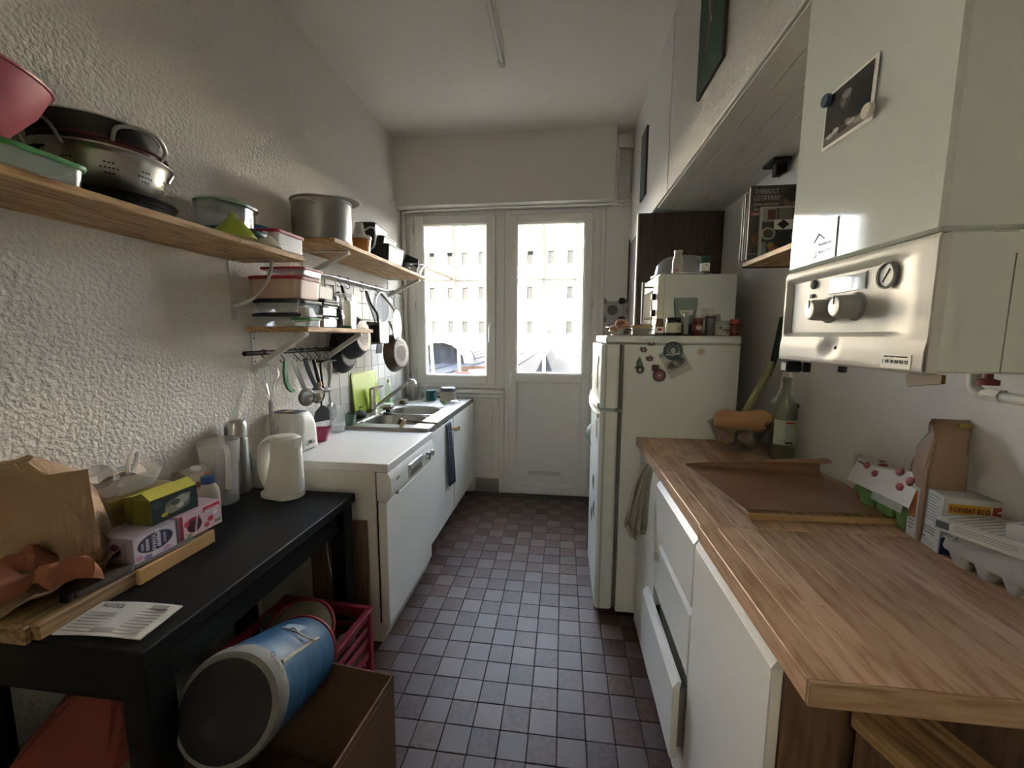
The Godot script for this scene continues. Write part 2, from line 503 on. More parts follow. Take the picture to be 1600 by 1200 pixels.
func far_wall() -> void:
	var w := S()
	w.span(V(-1.6, -0.15, -3.75), V(-1.325, 3.0, -3.5))
	w.span(V(-1.325, -0.15, -3.75), V(-0.485, 0.93, -3.5))
	w.span(V(0.272, -0.15, -3.75), V(1.1, 3.0, -3.5))
	w.span(V(-1.325, 2.42, -3.75), V(0.272, 3.0, -3.5))
	w.span(V(-0.485, -0.15, -3.75), V(0.272, 0.0, -3.5))
	var wf := struct("wall_far", w, mats.plaster, "end wall that holds the window and the glazed balcony door", "wall")
	# decorated tiles low on the wall by the fridge
	var tl := S().box(Vector3.ZERO, V(0.146, 0.146, 0.008), 0.002).mesh()
	for i in 2:
		for j in 5:
			var t := piece(wf, "tile", tl, mt("decor_tile", "a9a69c", 0.3), at(V(0.395 + 0.149 * i, 1.605 - 0.149 * j, -3.496)))
			var rg := S()
			for q in [[0.042, 0.03], [0.02, 0.0]]:
				var pr := [[q[1], 0.0], [q[1], 0.0012], [q[0], 0.0012], [q[0], 0.0]]
				if q[1] == 0.0: pr = [[0.0, 0.0012], [q[0], 0.0012], [q[0], 0.0]]
				pr.reverse()
				rg.lathe(pr, at(V(0, 0, 0.0042), V(90, 0, 0)), 20)
			for q in 4: rg.lathe([[0.03, 0.0], [0.03, 0.001], [0.018, 0.001], [0.018, 0.0]], at(V([-0.073, 0.073, 0.073, -0.073][q], [-0.073, -0.073, 0.073, 0.073][q], 0.0042), V(90, 0, 0), V(0.9, 1, 0.9)), 16)
			part(t, "ring_pattern", rg, mt("decor_print", "7e786c", 0.35))
	# window
	var wi := struct("window_1", frame_shape(-1.325, -0.5, 0.935, 2.42, 0.085, -3.56, -3.49), mats.paint, "white framed casement window over the sink", "window")
	part(wi, "sash", frame_shape(-1.272, -0.575, 0.972, 2.392, 0.075, -3.545, -3.472), mats.paint)
	part(wi, "pane", S().span(V(-1.2, 1.04, -3.522), V(-0.648, 2.32, -3.516)), mats.pane)
	part(wi, "glazing_bead", frame_shape(-1.202, -0.646, 1.042, 2.322, 0.012, -3.53, -3.478), mats.off_white)
	var hd := S().span(V(-0.632, 1.37, -3.474), V(-0.602, 1.5, -3.46), 0.006)
	hd.tube(curve([V(-0.617, 1.46, -3.465), V(-0.617, 1.465, -3.43), V(-0.617, 1.42, -3.425), V(-0.617, 1.34, -3.428)], 5), 0.009, 8)
	part(wi, "handle", hd, mt("handle_white", "e6e4de", 0.3))
	for y in [1.06, 1.65, 2.28]: part(wi, "hinge", S().lathe([[0.007, -0.035], [0.007, 0.035]], at(V(-1.279, y, -3.468)), 10), mats.off_white)
	var sill := S().span(V(-1.325, 0.89, -3.52), V(-0.50, 0.925, -3.462), 0.008)
	sill.span(V(-1.325, 0.855, -3.52), V(-0.50, 0.885, -3.482), 0.006)
	part(wi, "sill", sill, mats.paint)
	# panelling under the window
	var tr := S().span(V(-0.545, 0.0, -3.52), V(-0.5, 0.86, -3.478), 0.005)
	tr.span(V(-0.80, 0.82, -3.51), V(-0.55, 0.845, -3.486), 0.004)
	tr.span(V(-0.615, 0.1, -3.51), V(-0.605, 0.82, -3.49), 0.003)
	struct("trim_1", tr, mats.paint, "white upright moulding between cupboards and balcony door", "trim")
	struct("baseboard_far", S().span(V(-0.76, 0.0, -3.52), V(-0.55, 0.125, -3.485), 0.003), mt("bare_cement", "8a8780", 0.95), "bare grey cement patch at the foot of the far wall", "baseboard")
	struct("trim_2", S().span(V(-0.78, -0.02, -3.5), V(0.5, 0.004, -3.385), 0.003), mt("threshold", "4d4a45", 0.9), "dark strip of floor along the foot of the balcony door", "threshold")
	# balcony door
	var d := struct("door_1", frame_shape(-0.5, 0.272, 0.0, 2.42, 0.062, -3.56, -3.485), mats.paint, "white balcony door with a glazed upper half", "door")
	var lf := frame_shape(-0.462, 0.222, 0.02, 2.378, 0.066, -3.545, -3.47)
	lf.span(V(-0.40, 1.0, -3.545), V(0.16, 1.072, -3.47), 0.003)
	part(d, "leaf", lf, mats.paint)
	part(d, "panel", S().span(V(-0.40, 0.08, -3.53), V(0.16, 1.01, -3.497)), mats.paint)
	part(d, "panel_moulding", frame_shape(-0.398, 0.158, 0.084, 1.002, 0.014, -3.51, -3.482), mats.paint)
	part(d, "pane", S().span(V(-0.40, 1.07, -3.522), V(0.16, 2.315, -3.516)), mats.pane)
	part(d, "glazing_bead", frame_shape(-0.398, 0.158, 1.07, 2.314, 0.011, -3.53, -3.476), mats.off_white)
	part(d, "vent_strip", S().span(V(-0.29, 0.175, -3.5), V(-0.005, 0.212, -3.491), 0.002), mt("tape", "c4c2ba", 0.6))
	var dh := S().span(V(-0.452, 0.99, -3.472), V(-0.424, 1.1, -3.459), 0.006)
	dh.tube(curve([V(-0.438, 1.07, -3.465), V(-0.438, 1.072, -3.43), V(-0.438, 1.03, -3.424), V(-0.438, 0.96, -3.428)], 5), 0.009, 8)
	part(d, "handle", dh, mats.handle_white)
	for y in [0.22, 0.72, 1.2, 1.66, 2.27]: part(d, "hinge", S().lathe([[0.007, -0.04], [0.007, 0.04]], at(V(0.229, y, -3.466)), 10), mats.off_white)
	var ar := S().span(V(0.265, 0.0, -3.52), V(0.325, 2.43, -3.484), 0.006)
	ar.span(V(0.272, 0.0, -3.49), V(0.285, 2.43, -3.474), 0.003)
	struct("trim_3", ar, mats.paint, "white moulded casing right of the balcony door", "trim")
	# roller shutter housing over both
	var bx := S().rings([[1.765, 0.14, 0.004, 2.44], [1.765, 0.14, 0.004, 2.97]], at(V(-0.5075, 0, -3.43)), 3)
	bx.span(V(0.368, 2.46, -3.365), V(0.376, 2.93, -3.352), 0.002)
	struct("trim_4", bx, mt("shutter_box", "d0cbc2", 0.75), "plain off white shutter housing above window and balcony door", "housing")
	var pw := curve([V(-1.355, 0.9, -3.47), V(-1.355, 2.38, -3.47), V(-1.34, 2.41, -3.462), V(-1.30, 2.425, -3.455), V(-0.5, 2.43, -3.44), V(0.33, 2.425, -3.43), V(0.375, 2.44, -3.41), V(0.39, 2.50, -3.41), V(0.39, 2.93, -3.41)], 5)
	solo("water_pipe", "thin white pipe running up beside the window and under the shutter housing", "pipe", S().tube(pw, 0.009, 8), mats.paint)
	solo("riser_pipe", "white pipe standing in the corner left of the window", "pipe", S().tube([V(-1.375, 0.86, -3.48), V(-1.375, 2.97, -3.48)], 0.013, 8), mats.paint)
	# pipes in the corner right of the housing
	var p1 := S()
	p1.tube([V(0.36, 2.86, -3.46), V(0.52, 2.86, -3.46)], 0.012, 8)
	solo("corner_pipe", "upper horizontal white pipe beside the shutter housing", "pipe", p1, mats.paint)
	solo("corner_pipe", "white pipe that bends down twice beside the shutter housing", "pipe", S().tube(curve([V(0.36, 2.79, -3.47), V(0.47, 2.79, -3.47), V(0.485, 2.77, -3.47), V(0.485, 2.54, -3.47), V(0.50, 2.51, -3.47), V(0.53, 2.50, -3.47)], 5), 0.012, 8), mats.paint)
	var p2 := S().tube([V(0.36, 2.455, -3.46), V(0.53, 2.455, -3.46)], 0.011, 8)
	p2.tube([V(0.36, 2.425, -3.46), V(0.53, 2.425, -3.46)], 0.011, 8)
	p2.span(V(0.46, 2.41, -3.5), V(0.48, 2.47, -3.45), 0.003)
	solo("corner_pipe", "lower pair of clipped white pipes beside the shutter housing", "pipe", p2, mats.paint)

func frame_shape(x0: float, x1: float, y0: float, y1: float, w: float, z0: float, z1: float) -> Shape:
	var s := S()
	s.span(V(x0, y0, z0), V(x0 + w, y1, z1), 0.004); s.span(V(x1 - w, y0, z0), V(x1, y1, z1), 0.004)
	s.span(V(x0 + w, y0, z0), V(x1 - w, y0 + w, z1), 0.004); s.span(V(x0 + w, y1 - w, z0), V(x1 - w, y1, z1), 0.004)
	return s

func outside() -> void:
	# the rest of this building's street side, which shades the roofs below
	struct("wall_outside", S().span(V(-14, 3.17, -3.75), V(14, 13, -3.3)).span(V(-14, -6, -3.75), V(14, -0.15, -3.5)).span(V(-14, -0.15, -3.75), V(-1.6, 3.17, -3.5)).span(V(1.12, -0.15, -3.75), V(14, 3.17, -3.5)), mt("render", "c9c1b0", 0.9))
	# old outer casement of the window, standing a little askew, and that of the door
	var bars := mt("weathered_wood", "a59a88", 0.8)
	var o := thing("outer_casement", "weathered wooden glazing bars outside the sink window", "casement", V(-0.95, 1.0, -3.64))
	var p := V(-0.95, 1.0, -3.64)
	for q in [[-1.25, 2.42, -1.18, 0.98], [-0.98, 2.42, -0.932, 0.98], [-0.71, 2.42, -0.68, 0.98]]:
		part(o, "upright_bar", S().tube([V(q[2], q[3], -3.64) - p, V(q[0], q[1], -3.64) - p], 0.016, 4), bars)
	part(o, "cross_bar", S().tube([V(-1.28, 1.883, -3.64) - p, V(-0.66, 1.876, -3.64) - p], 0.014, 4), bars)
	part(o, "loose_stick", S().tube([V(-1.25, 1.995, -3.625) - p, V(-0.985, 1.895, -3.63) - p], 0.012, 4), mt("raw_stick", "a98466", 0.8), "pale brown slanting stick")
	p = V(-0.12, 1.05, -3.64)
	o = thing("outer_casement", "weathered wooden glazing bars outside the balcony door", "casement", p)
	for q in [[-0.185, 2.42, -0.166, 0.98], [0.104, 2.42, 0.098, 0.98]]:
		part(o, "upright_bar", S().tube([V(q[2], q[3], -3.64) - p, V(q[0], q[1], -3.64) - p], 0.016, 4), bars)
	part(o, "cross_bar", S().tube([V(-0.47, 1.879, -3.64) - p, V(0.25, 1.879, -3.64) - p], 0.014, 4), bars)
	# torn carton on the outer sill
	p = V(-0.82, 0.985, -3.6)
	struct("trim_5", S().span(V(-1.32, 0.93, -3.80), V(-0.49, 0.985, -3.565), 0.004), mt("zinc_sill", "a8aaa8", 0.6), "outer sill of the sink window", "sill")
	var b := thing("carton", "torn red and white cardboard carton on the outer window sill", "carton", p)
	part(b, "side", S().prism([V2(-0.14, 0), V2(0.19, 0), V2(0.19, 0.115), V2(-0.015, 0.105), V2(-0.03, 0.08), V2(-0.14, 0.085)], 0.006, at(V(0, 0, 0.0))), mt("carton_white", "dad6ce", 0.8))
	part(b, "back", S().prism([V2(-0.14, 0), V2(0.19, 0), V2(0.19, 0.12), V2(0.02, 0.13), V2(-0.14, 0.125)], 0.006, at(V(0, 0, -0.10))), mats.cardboard)
	part(b, "end", S().span(V(-0.143, 0, -0.1), V(-0.137, 0.1, 0.0)), mats.cardboard)
	part(b, "red_print", S().prism([V2(-0.139, 0.001), V2(-0.04, 0.001), V2(-0.005, 0.078), V2(-0.139, 0.083)], 0.001, at(V(0, 0, 0.0035))), mt("carton_red", "c5403a", 0.7))
	part(b, "triangle_mark", S().tube([V(0.0, 0.015, 0.004), V(0.05, 0.015, 0.004), V(0.025, 0.052, 0.004)], 0.003, 4, true), mats.carton_red)
	words(b, "actel", 0.036, mats.ink, at(V(0.118, 0.034, 0.0035)))
	part(b, "red_flap", S().prism([V2(0.06, 0.1), V2(0.19, 0.1), V2(0.19, 0.16), V2(0.12, 0.14)], 0.004, at(V(0, 0, -0.03), V(-15, 0, 0))), mats.carton_red)
	# the roofs below and the pale block across the yard
	var zinc := mt("zinc", "282c33", 0.9, 0.0, 0.1)
	zinc.albedo_texture = noise(FastNoiseLite.TYPE_SIMPLEX, 0.02, 4, 61, [[0.2, "a9adb5"], [0.7, "ffffff"]], 256, 256)
	tri_map(zinc, V(0.3, 0.3, 0.3), true)
	var rf := thing("seamed_roof", "dark grey roof with standing seams below the balcony door", "roof", V(0, 0.2, -12))
	part(rf, "roof_sheet", S().span(V(-16, -0.3, -21.5), V(16, 0.0, 6.8)), zinc)
	var seam := S().span(V(-0.02, 0, -21.4), V(0.02, 0.05, 6.7)).mesh()
	for x in range(-15, 16, 1): piece(rf, "standing_seam", seam, zinc, at(V(x * 0.9, 0, 0)))
	part(rf, "ridge_cap", S().prism([V2(-0.25, 0), V2(0.25, 0), V2(0.06, 0.55), V2(-0.06, 0.55)], 8.0, at(V(-0.62, 0, -6))), zinc)
	var ap := V(-5.3, 0.2, -17.5)
	var va := thing("arched_dormer", "round arched dormer of cream stones on the zinc roof", "dormer", ap)
	for k in 9:
		var a0 := PI * k / 9.0 + 0.02; var a1 := PI * (k + 1) / 9.0 - 0.02
		part(va, "stone", S().prism([V2(1.1 * cos(a0), 0.9 * sin(a0)), V2(1.38 * cos(a0), 1.12 * sin(a0)), V2(1.38 * cos(a1), 1.12 * sin(a1)), V2(1.1 * cos(a1), 0.9 * sin(a1))], 0.6), mt("limestone", "cbbd97", 0.85))
	var arc := []
	for k in 13: arc.append(V2(1.09 * cos(PI * k / 12.0), 0.89 * sin(PI * k / 12.0)))
	part(va, "vault", S().prism(arc, 2.0, at(V(0, 0, -1.0))), zinc)
	var fac := thing("apartment_block", "sunlit pale apartment block with small windows across the yard", "building", V(-4, -6, -34))
	var wall := mt("limewash", "e9e2d0", 0.9)
	var xs := [-11.9, -11.05, -9.5, -8.25, -6.85, -5.5, -4.2, -2.8, -1.1, 0.45, 1.9, 3.4]
	# walls are built up of piers and spandrels so that the windows are real openings
	var w := S()
	var ys := [[1.55, 2.65], [4.35, 5.45], [7.15, 8.3]]
	var y0 := -6.0
	for yy in ys:
		w.span(V(-16, y0 + 6, -0.4) - V(-4, 0, 0), V(8, yy[0] + 6, 0) - V(-4, 0, 0))
		y0 = yy[1]
	w.span(V(-12, y0 + 6, -0.4), V(12, 17.5, 0))
	for yy in ys:
		var xl := -16.0
		for x in xs:
			w.span(V(xl + 4, yy[0] + 6, -0.4), V(x - 0.29 + 4, yy[1] + 6, 0)); xl = x + 0.29
		w.span(V(xl + 4, yy[0] + 6, -0.4), V(12, yy[1] + 6, 0))
	part(fac, "wall", w, wall)
	for yy in ys:
		for x in xs:
			var wn := part(fac, "window", frame_shape(x - 0.29 + 4, x + 0.29 + 4, yy[0] + 6, yy[1] + 6, 0.05, -0.3, -0.22), mt("far_frame", "c9c6bd", 0.7))
			part(wn, "pane", S().span(V(x - 0.25 + 4, yy[0] + 6.04, -0.28), V(x + 0.25 + 4, yy[1] + 5.96, -0.25)), mt("far_glass", "101214", 0.6, 0.0, 0.15))
			part(fac, "sill", S().span(V(x - 0.36 + 4, yy[0] + 5.75, -0.02), V(x + 0.36 + 4, yy[0] + 5.9, 0.06)), mt("far_sill", "a8a49a", 0.9))
	for q in [[-12.2, -9.0], [-3.9, -2.0]]:
		part(fac, "cornice", S().span(V(q[0] + 4, 14.35, 0), V(q[1] + 4, 14.85, 0.5)), mt("cornice_stone", "c9b98c", 0.9))
func V2(x: float, y: float) -> Vector2: return Vector2(x, y)

func upper_right() -> void:
	var near := struct("wall_upper_near", S().span(V(0.515, 2.135, -2.285), V(0.93, 3.0, 0.5), 0.003), mats.fine_cast, "textured white bulkhead panel with the green picture", "bulkhead")
	struct("wall_upper_far", S().span(V(0.512, 2.13, -3.52), V(0.93, 3.0, -2.289), 0.002), mats.paint, "smooth white bulkhead panel near the far wall", "bulkhead")
	part(near, "edge_strip", S().span(V(0.513, 2.128, -2.28), V(0.523, 2.136, 0.5), 0.002), mats.off_white)
	for k in 5:
		part(near, "plank", S().span(V(0.524 + 0.0795 * k, 2.124, -2.545), V(0.524 + 0.0795 * k + 0.0775, 2.1345, 0.5), 0.0025), mats.soffit)
	# dark tall cupboard beyond the refrigerator
	var c := thing("tall_cupboard", "tall dark brown cupboard side behind the oven and jars", "cupboard", V(0.66, 0, -2.95))
	part(c, "side_panel", S().span(V(-0.232, 0, 0.33), V(0.25, 2.115, 0.35), 0.001), mats.brown_board)
	part(c, "front_strip", S().span(V(-0.236, 0, 0.325), V(-0.228, 2.113, 0.351), 0.001), mt("pale_edge", "cfc5b4", 0.5))
	part(c, "back_batten", S().span(V(-0.21, 0, 0.32), V(-0.16, 2.11, 0.36), 0.001), mats.brown_board)
	part(c, "body", S().span(V(-0.16, 0, -0.42), V(0.25, 2.11, 0.33), 0.002), mats.brown_board)
	solo("wall_mirror", "narrow dark mirror edge on the far wall behind the brown cupboard", "mirror", S().span(V(0, 0, 0), V(0.2, 0.5, 0.03), 0.003), mt("dark_mirror", "30343a", 0.15, 0.3), V(0.505, 1.66, -3.49))
	# pictures on the bulkhead
	var g := thing("painting", "unframed green canvas with a pinkish figure high on the bulkhead", "painting", V(0.514, 2.312, -1.68), V(0, 0, 0))
	part(g, "canvas", S().span(V(-0.012, 0, -0.135), V(0.0, 0.62, 0.135), 0.002), mt("canvas_edge", "4a4035", 0.8))
	var fc := S()
	fc.card(V(-0.0125, 0.001, -0.134), V(-0.0125, 0.001, 0.134), V(-0.0125, 0.619, 0.134), V(-0.0125, 0.619, -0.134))
	part(g, "painted_face", fc, picture("green_painting", 128, 256, "2f4a35", [["oval", 0.2, 0.9, 0.3, 0.2, "2a4433"], ["oval", 0.75, 0.8, 0.3, 0.15, "35543c"], ["line", 0.42, 0.66, 0.62, 0.3, 0.06, "7a5f52"], ["line", 0.38, 0.78, 0.46, 0.6, 0.05, "6f5a4b"], ["line", 0.6, 0.3, 0.75, 0.1, 0.05, "8a6b5d"], ["line", 0.35, 0.5, 0.42, 0.6, 0.02, "9c8d80"], ["oval", 0.5, 0.66, 0.03, 0.02, "b7aa9b"]], 0.7))
	var h := thing("painting", "small narrow grey framed picture near the far end of the bulkhead", "painting", V(0.511, 2.30, -2.93))
	part(h, "frame", S().span(V(-0.014, 0.0, -0.085), V(0, 0.42, 0.085), 0.002), mt("dark_frame", "3d3e40", 0.5))
	var hc := S()
	hc.card(V(-0.0145, 0.008, -0.077), V(-0.0145, 0.008, 0.077), V(-0.0145, 0.412, 0.077), V(-0.0145, 0.412, -0.077))
	part(h, "print", hc, picture("grey_print", 64, 128, "5c6163", [["line", 0.4, 0.9, 0.6, 0.3, 0.05, "4a4d50"], ["oval", 0.6, 0.25, 0.2, 0.1, "6a6e70"]], 0.4))
	# tube lamp on the ceiling, switched off
	var l := thing("tube_lamp", "slim unlit tube lamp on the ceiling", "lamp", V(-0.373, 2.97, -1.9), V(0, 0.4, 0))
	part(l, "base_rail", S().span(V(-0.016, -0.022, -0.61), V(0.016, 0, 0.9), 0.003), mats.off_white)
	part(l, "tube", S().lathe([[0.013, -0.58], [0.013, 0.86]], at(V(0, -0.042, 0), V(90, 0, 0)), 14), mt("tube_glass", "d3d0cb", 0.25))
	part(l, "end_cap", S().lathe([[0.0, -0.018], [0.017, -0.016], [0.019, 0.0], [0.019, 0.024], [0.014, 0.03]], at(V(0, -0.04, -0.6), V(90, 0, 0)), 14), mt("lamp_cap", "b8b2a8", 0.4))
	# clamp where soffit and wall meet
	var cl := thing("pipe_clamp", "dark metal clamp on the wall just under the soffit", "clamp", V(0.905, 2.10, -1.93))
	part(cl, "plate", S().span(V(-0.07, 0.005, -0.05), V(0.0, 0.02, 0.05), 0.002), mats.iron)
	part(cl, "jaw", S().span(V(-0.045, -0.04, -0.015), V(-0.025, 0.01, 0.02), 0.003).span(V(-0.02, -0.035, -0.03), V(-0.005, 0.01, 0.03), 0.003), mats.iron)

func left_run() -> void:
	# dishwasher
	var d := thing("dishwasher", "white dishwasher with a laminate top beside the black table", "dishwasher", V(-1.09, 0, -1.935))
	part(d, "body", S().span(V(-0.295, 0.0, -0.295), V(0.288, 0.802, 0.3), 0.003), mats.off_white)
	part(d, "gap_shadow_strip", S().span(V(0.28, 0.09, -0.29), V(0.302, 0.80, 0.292)), mats.gap)
	part(d, "top", S().span(V(-0.298, 0.803, -0.298), V(0.352, 0.84, 0.305), 0.002), mats.worktop_white)
	part(d, "door", S().span(V(0.298, 0.085, -0.297), V(0.338, 0.665, 0.301), 0.004), mats.lacquer)
	part(d, "kick_plate", S().prism([V2(0.27, 0.0), V2(0.302, 0.0), V2(0.33, 0.078), V2(0.27, 0.078)], 0.594), mats.off_white)
	var cp := S().prism([V2(0.295, 0.668), V2(0.342, 0.668), V2(0.362, 0.70), V2(0.36, 0.772), V2(0.345, 0.798), V2(0.295, 0.798)], 0.598)
	var panel := part(d, "control_panel", cp, mats.lacquer)
	var hr := S()
	hr.span(V(0.345, 0.70, -0.09), V(0.3635, 0.772, 0.1), 0.004)
	part(d, "handle_grip", hr, mt("grip_grey", "a2a29c", 0.35))
	part(d, "handle_recess", S().prism([V2(-0.08, 0.706), V2(0.09, 0.706), V2(0.075, 0.752), V2(-0.065, 0.752)], 0.002, at(V(0.3645, 0, 0), V(0, 90, 0))), mt("recess_metal", "bdbcb8", 0.2, 0.9))
	part(d, "recess_hood", S().prism([V2(-0.085, 0.742), V2(0.095, 0.742), V2(0.095, 0.768), V2(-0.085, 0.768)], 0.006, at(V(0.3655, 0, 0), V(0, 90, 0))), mats.grip_grey)
	for q in [[-0.17, 0.024], [-0.235, 0.018]]:
		part(d, "dial", S().lathe([[q[1], 0.0], [q[1] * 0.9, 0.018], [0.0, 0.019]], at(V(0.36, 0.737, q[0]), V(0, 0, -90)), 18), mats.chrome)
	part(d, "button", S().span(V(0.358, 0.685, 0.225), V(0.367, 0.697, 0.25), 0.002), mats.dark_grey)
	words(d, "vivo", 0.017, mats.dark_grey, at(V(0.3625, 0.755, 0.225), V(0, 90, 0)))
	# sink cupboard
	var c := thing("sink_cupboard", "white sink base cupboard with two doors below the steel sink", "cupboard", V(-1.08, 0, -2.835))
	for q in [[V(-0.3, 0.12, -0.59), V(0.292, 0.136, 0.59)], [V(-0.3, 0.136, -0.59), V(-0.29, 0.822, 0.59)], [V(-0.29, 0.136, 0.574), V(0.292, 0.822, 0.59)], [V(-0.29, 0.136, -0.59), V(0.292, 0.822, -0.574)], [V(0.275, 0.8, -0.574), V(0.292, 0.822, 0.574)]]:
		part(c, "carcass_panel", S().span(q[0], q[1], 0.001), mats.off_white)
	part(c, "plinth", S().span(V(-0.3, 0, -0.59), V(0.24, 0.12, 0.59)), mt("plinth_black", "1d1c1b", 0.7))
	part(c, "door", S().span(V(0.295, 0.135, 0.055), V(0.315, 0.81, 0.588), 0.002), mats.lacquer)
	part(c, "door", S().span(V(0.295, 0.135, -0.588), V(0.318, 0.815, 0.05), 0.002), mats.lacquer)
	for z in [0.02, 0.095]:
		part(c, "knob", S().lathe([[0.008, 0.0], [0.008, 0.012], [0.014, 0.02], [0.016, 0.03], [0.011, 0.038], [0.0, 0.039]], at(V(0.316, 0.725 + z * 0.15, z - 0.01), V(0, 0, -90)), 14), mats.pine, "pale wooden knob")
	# tea towel hanging over the first door
	var tw := S().sheet(func(u: float, v: float):
		var fold := 0.006 * sin(v * 14.0 + u * 2.0) * (0.3 + u)
		var y := 0.0 - u * 0.44
		return V((0.004 if u > 0.04 else -0.02) + 0.012 * sin(u * 1.5) + fold, y + 0.02 * (v - 0.5) * u, (v - 0.5) * (0.10 + 0.035 * u) - 0.02 * u), 24, 20, 0.004)
	var towel := thing("tea_towel", "dark blue checked tea towel hanging on the sink cupboard door", "towel", V(-0.76, 0.813, -2.64))
	part(towel, "cloth", tw, mt("navy_cloth", "3b4455", 0.95))
	var stripes := S()
	for k in 4: stripes.tube([V(0.014, -0.06 - k * 0.11, -0.055), V(0.014, -0.065 - k * 0.11, 0.0), V(0.015, -0.055 - k * 0.11, 0.05)], 0.0014, 4)
	for k in 3: stripes.tube([V(0.008, -0.01, -0.035 + k * 0.035), V(0.016, -0.2, -0.045 + k * 0.04), V(0.018, -0.42, -0.055 + k * 0.042)], 0.0011, 4)
	part(towel, "stripe_weave", stripes, mt("pale_thread", "9da3ab", 0.95))
	# stainless double sink
	var s := thing("sink", "stainless steel double bowl sink with ribbed drainer", "sink", V(-1.08, 0.822, -2.83))
	var top := S()
	# deck around two bowls
	var bowls := [[0.345, 0.13], [0.015, 0.13]]
	var zs := [0.6, 0.485, 0.19, 0.155, -0.14, -0.62]
	top.span(V(-0.3, 0.0, zs[1]), V(0.316, 0.033, zs[0]), 0.004)
	top.span(V(-0.3, 0.0, zs[3]), V(0.316, 0.033, zs[2]), 0.002)
	top.span(V(-0.3, 0.0, zs[5]), V(0.316, 0.033, zs[4]), 0.004)
	for q in [[zs[2], zs[1]], [zs[4], zs[3]]]:
		top.span(V(-0.3, 0.0, q[0]), V(-0.17, 0.033, q[1]), 0.002)
		top.span(V(0.2, 0.0, q[0]), V(0.316, 0.033, q[1]), 0.002)
	top.span(V(0.305, 0.03, -0.62), V(0.316, 0.037, 0.6), 0.002); top.span(V(-0.3, 0.03, 0.592), V(0.316, 0.037, 0.6), 0.002)
	part(s, "deck", top, mats.dull_steel)
	for q in [0.3375, 0.0075]:
		var b := S().rings([[0.39, 0.31, 0.1, 0.0338], [0.36, 0.285, 0.1, 0.025], [0.34, 0.265, 0.09, -0.11], [0.28, 0.2, 0.08, -0.125], [0.05, 0.05, 0.02, -0.128]], at(V(0.015, 0, q)), 7, false, true)
		var rim := S()
		part(s, "bowl", b, mats.dull_steel)
		part(s, "drain", S().lathe([[0.0, -0.127], [0.028, -0.127], [0.028, -0.122], [0.0, -0.121]].slice(1), at(V(0.015, 0, q)), 18), mats.chrome)
	var ribs := S()
	for k in 15: ribs.box(V(-0.12 + k * 0.022, 0.0335, -0.2), V(0.008, 0.004, 0.07), 0.0015)
	for k in 11: ribs.box(V(-0.14 + k * 0.032, 0.0335, -0.41), V(0.007, 0.003, 0.3), 0.001)
	part(s, "drainer_ribs", ribs, mats.dull_steel)
	# mixer tap
	var t := thing("mixer_tap", "chrome mixer tap with a long spout over the sink bowls", "tap", V(-1.325, 0.855, -2.71))
	part(t, "body", S().lathe([[0.028, 0.0], [0.028, 0.01], [0.023, 0.015], [0.023, 0.1], [0.025, 0.105], [0.025, 0.15], [0.019, 0.165], [0.0, 0.168]], Transform3D(), 20), mats.chrome)
	part(t, "lever", S().prism([V2(-0.022, 0.135), V2(0.022, 0.15), V2(0.075, 0.182), V2(0.075, 0.188), V2(0.0, 0.178), V2(-0.022, 0.165)], 0.03, at(V(0, 0, 0), V(0, 25, 0))), mats.chrome)
	part(t, "spout", S().tube(curve([V(0.01, 0.03, -0.005), V(0.1, 0.105, -0.06), V(0.2, 0.19, -0.12), V(0.225, 0.203, -0.135), V(0.245, 0.195, -0.147), V(0.25, 0.165, -0.15)], 6), [0.014, 0.014, 0.014, 0.014, 0.014, 0.014, 0.014, 0.014, 0.014, 0.014, 0.014, 0.014, 0.014, 0.015, 0.017, 0.018, 0.019, 0.02, 0.02, 0.02, 0.02, 0.02, 0.02, 0.02, 0.02, 0.02, 0.02, 0.02, 0.02, 0.02, 0.02], 14), mats.chrome)
	# black table
	var b := thing("table", "black brown wooden table along the rough cast wall", "table", V(-1.115, 0, -1.105))
	part(b, "tabletop", S().span(V(-0.27, 0.705, -0.44), V(0.27, 0.74, 0.435), 0.003), mats.black_wood)
	for x in [-0.235, 0.225]:
		for z in [-0.4, 0.39]: part(b, "leg", S().box(V(x, 0.352, z), V(0.065, 0.705, 0.065), 0.003), mats.black_wood)
	part(b, "apron", S().span(V(0.21, 0.6, -0.37), V(0.232, 0.705, 0.36), 0.002), mats.black_wood)
	part(b, "apron", S().span(V(-0.25, 0.6, -0.37), V(-0.23, 0.705, 0.36), 0.002), mats.black_wood)
	for z in [-0.42, 0.405]: part(b, "apron", S().span(V(-0.2, 0.6, z - 0.01), V(0.19, 0.705, z + 0.01), 0.002), mats.black_wood)

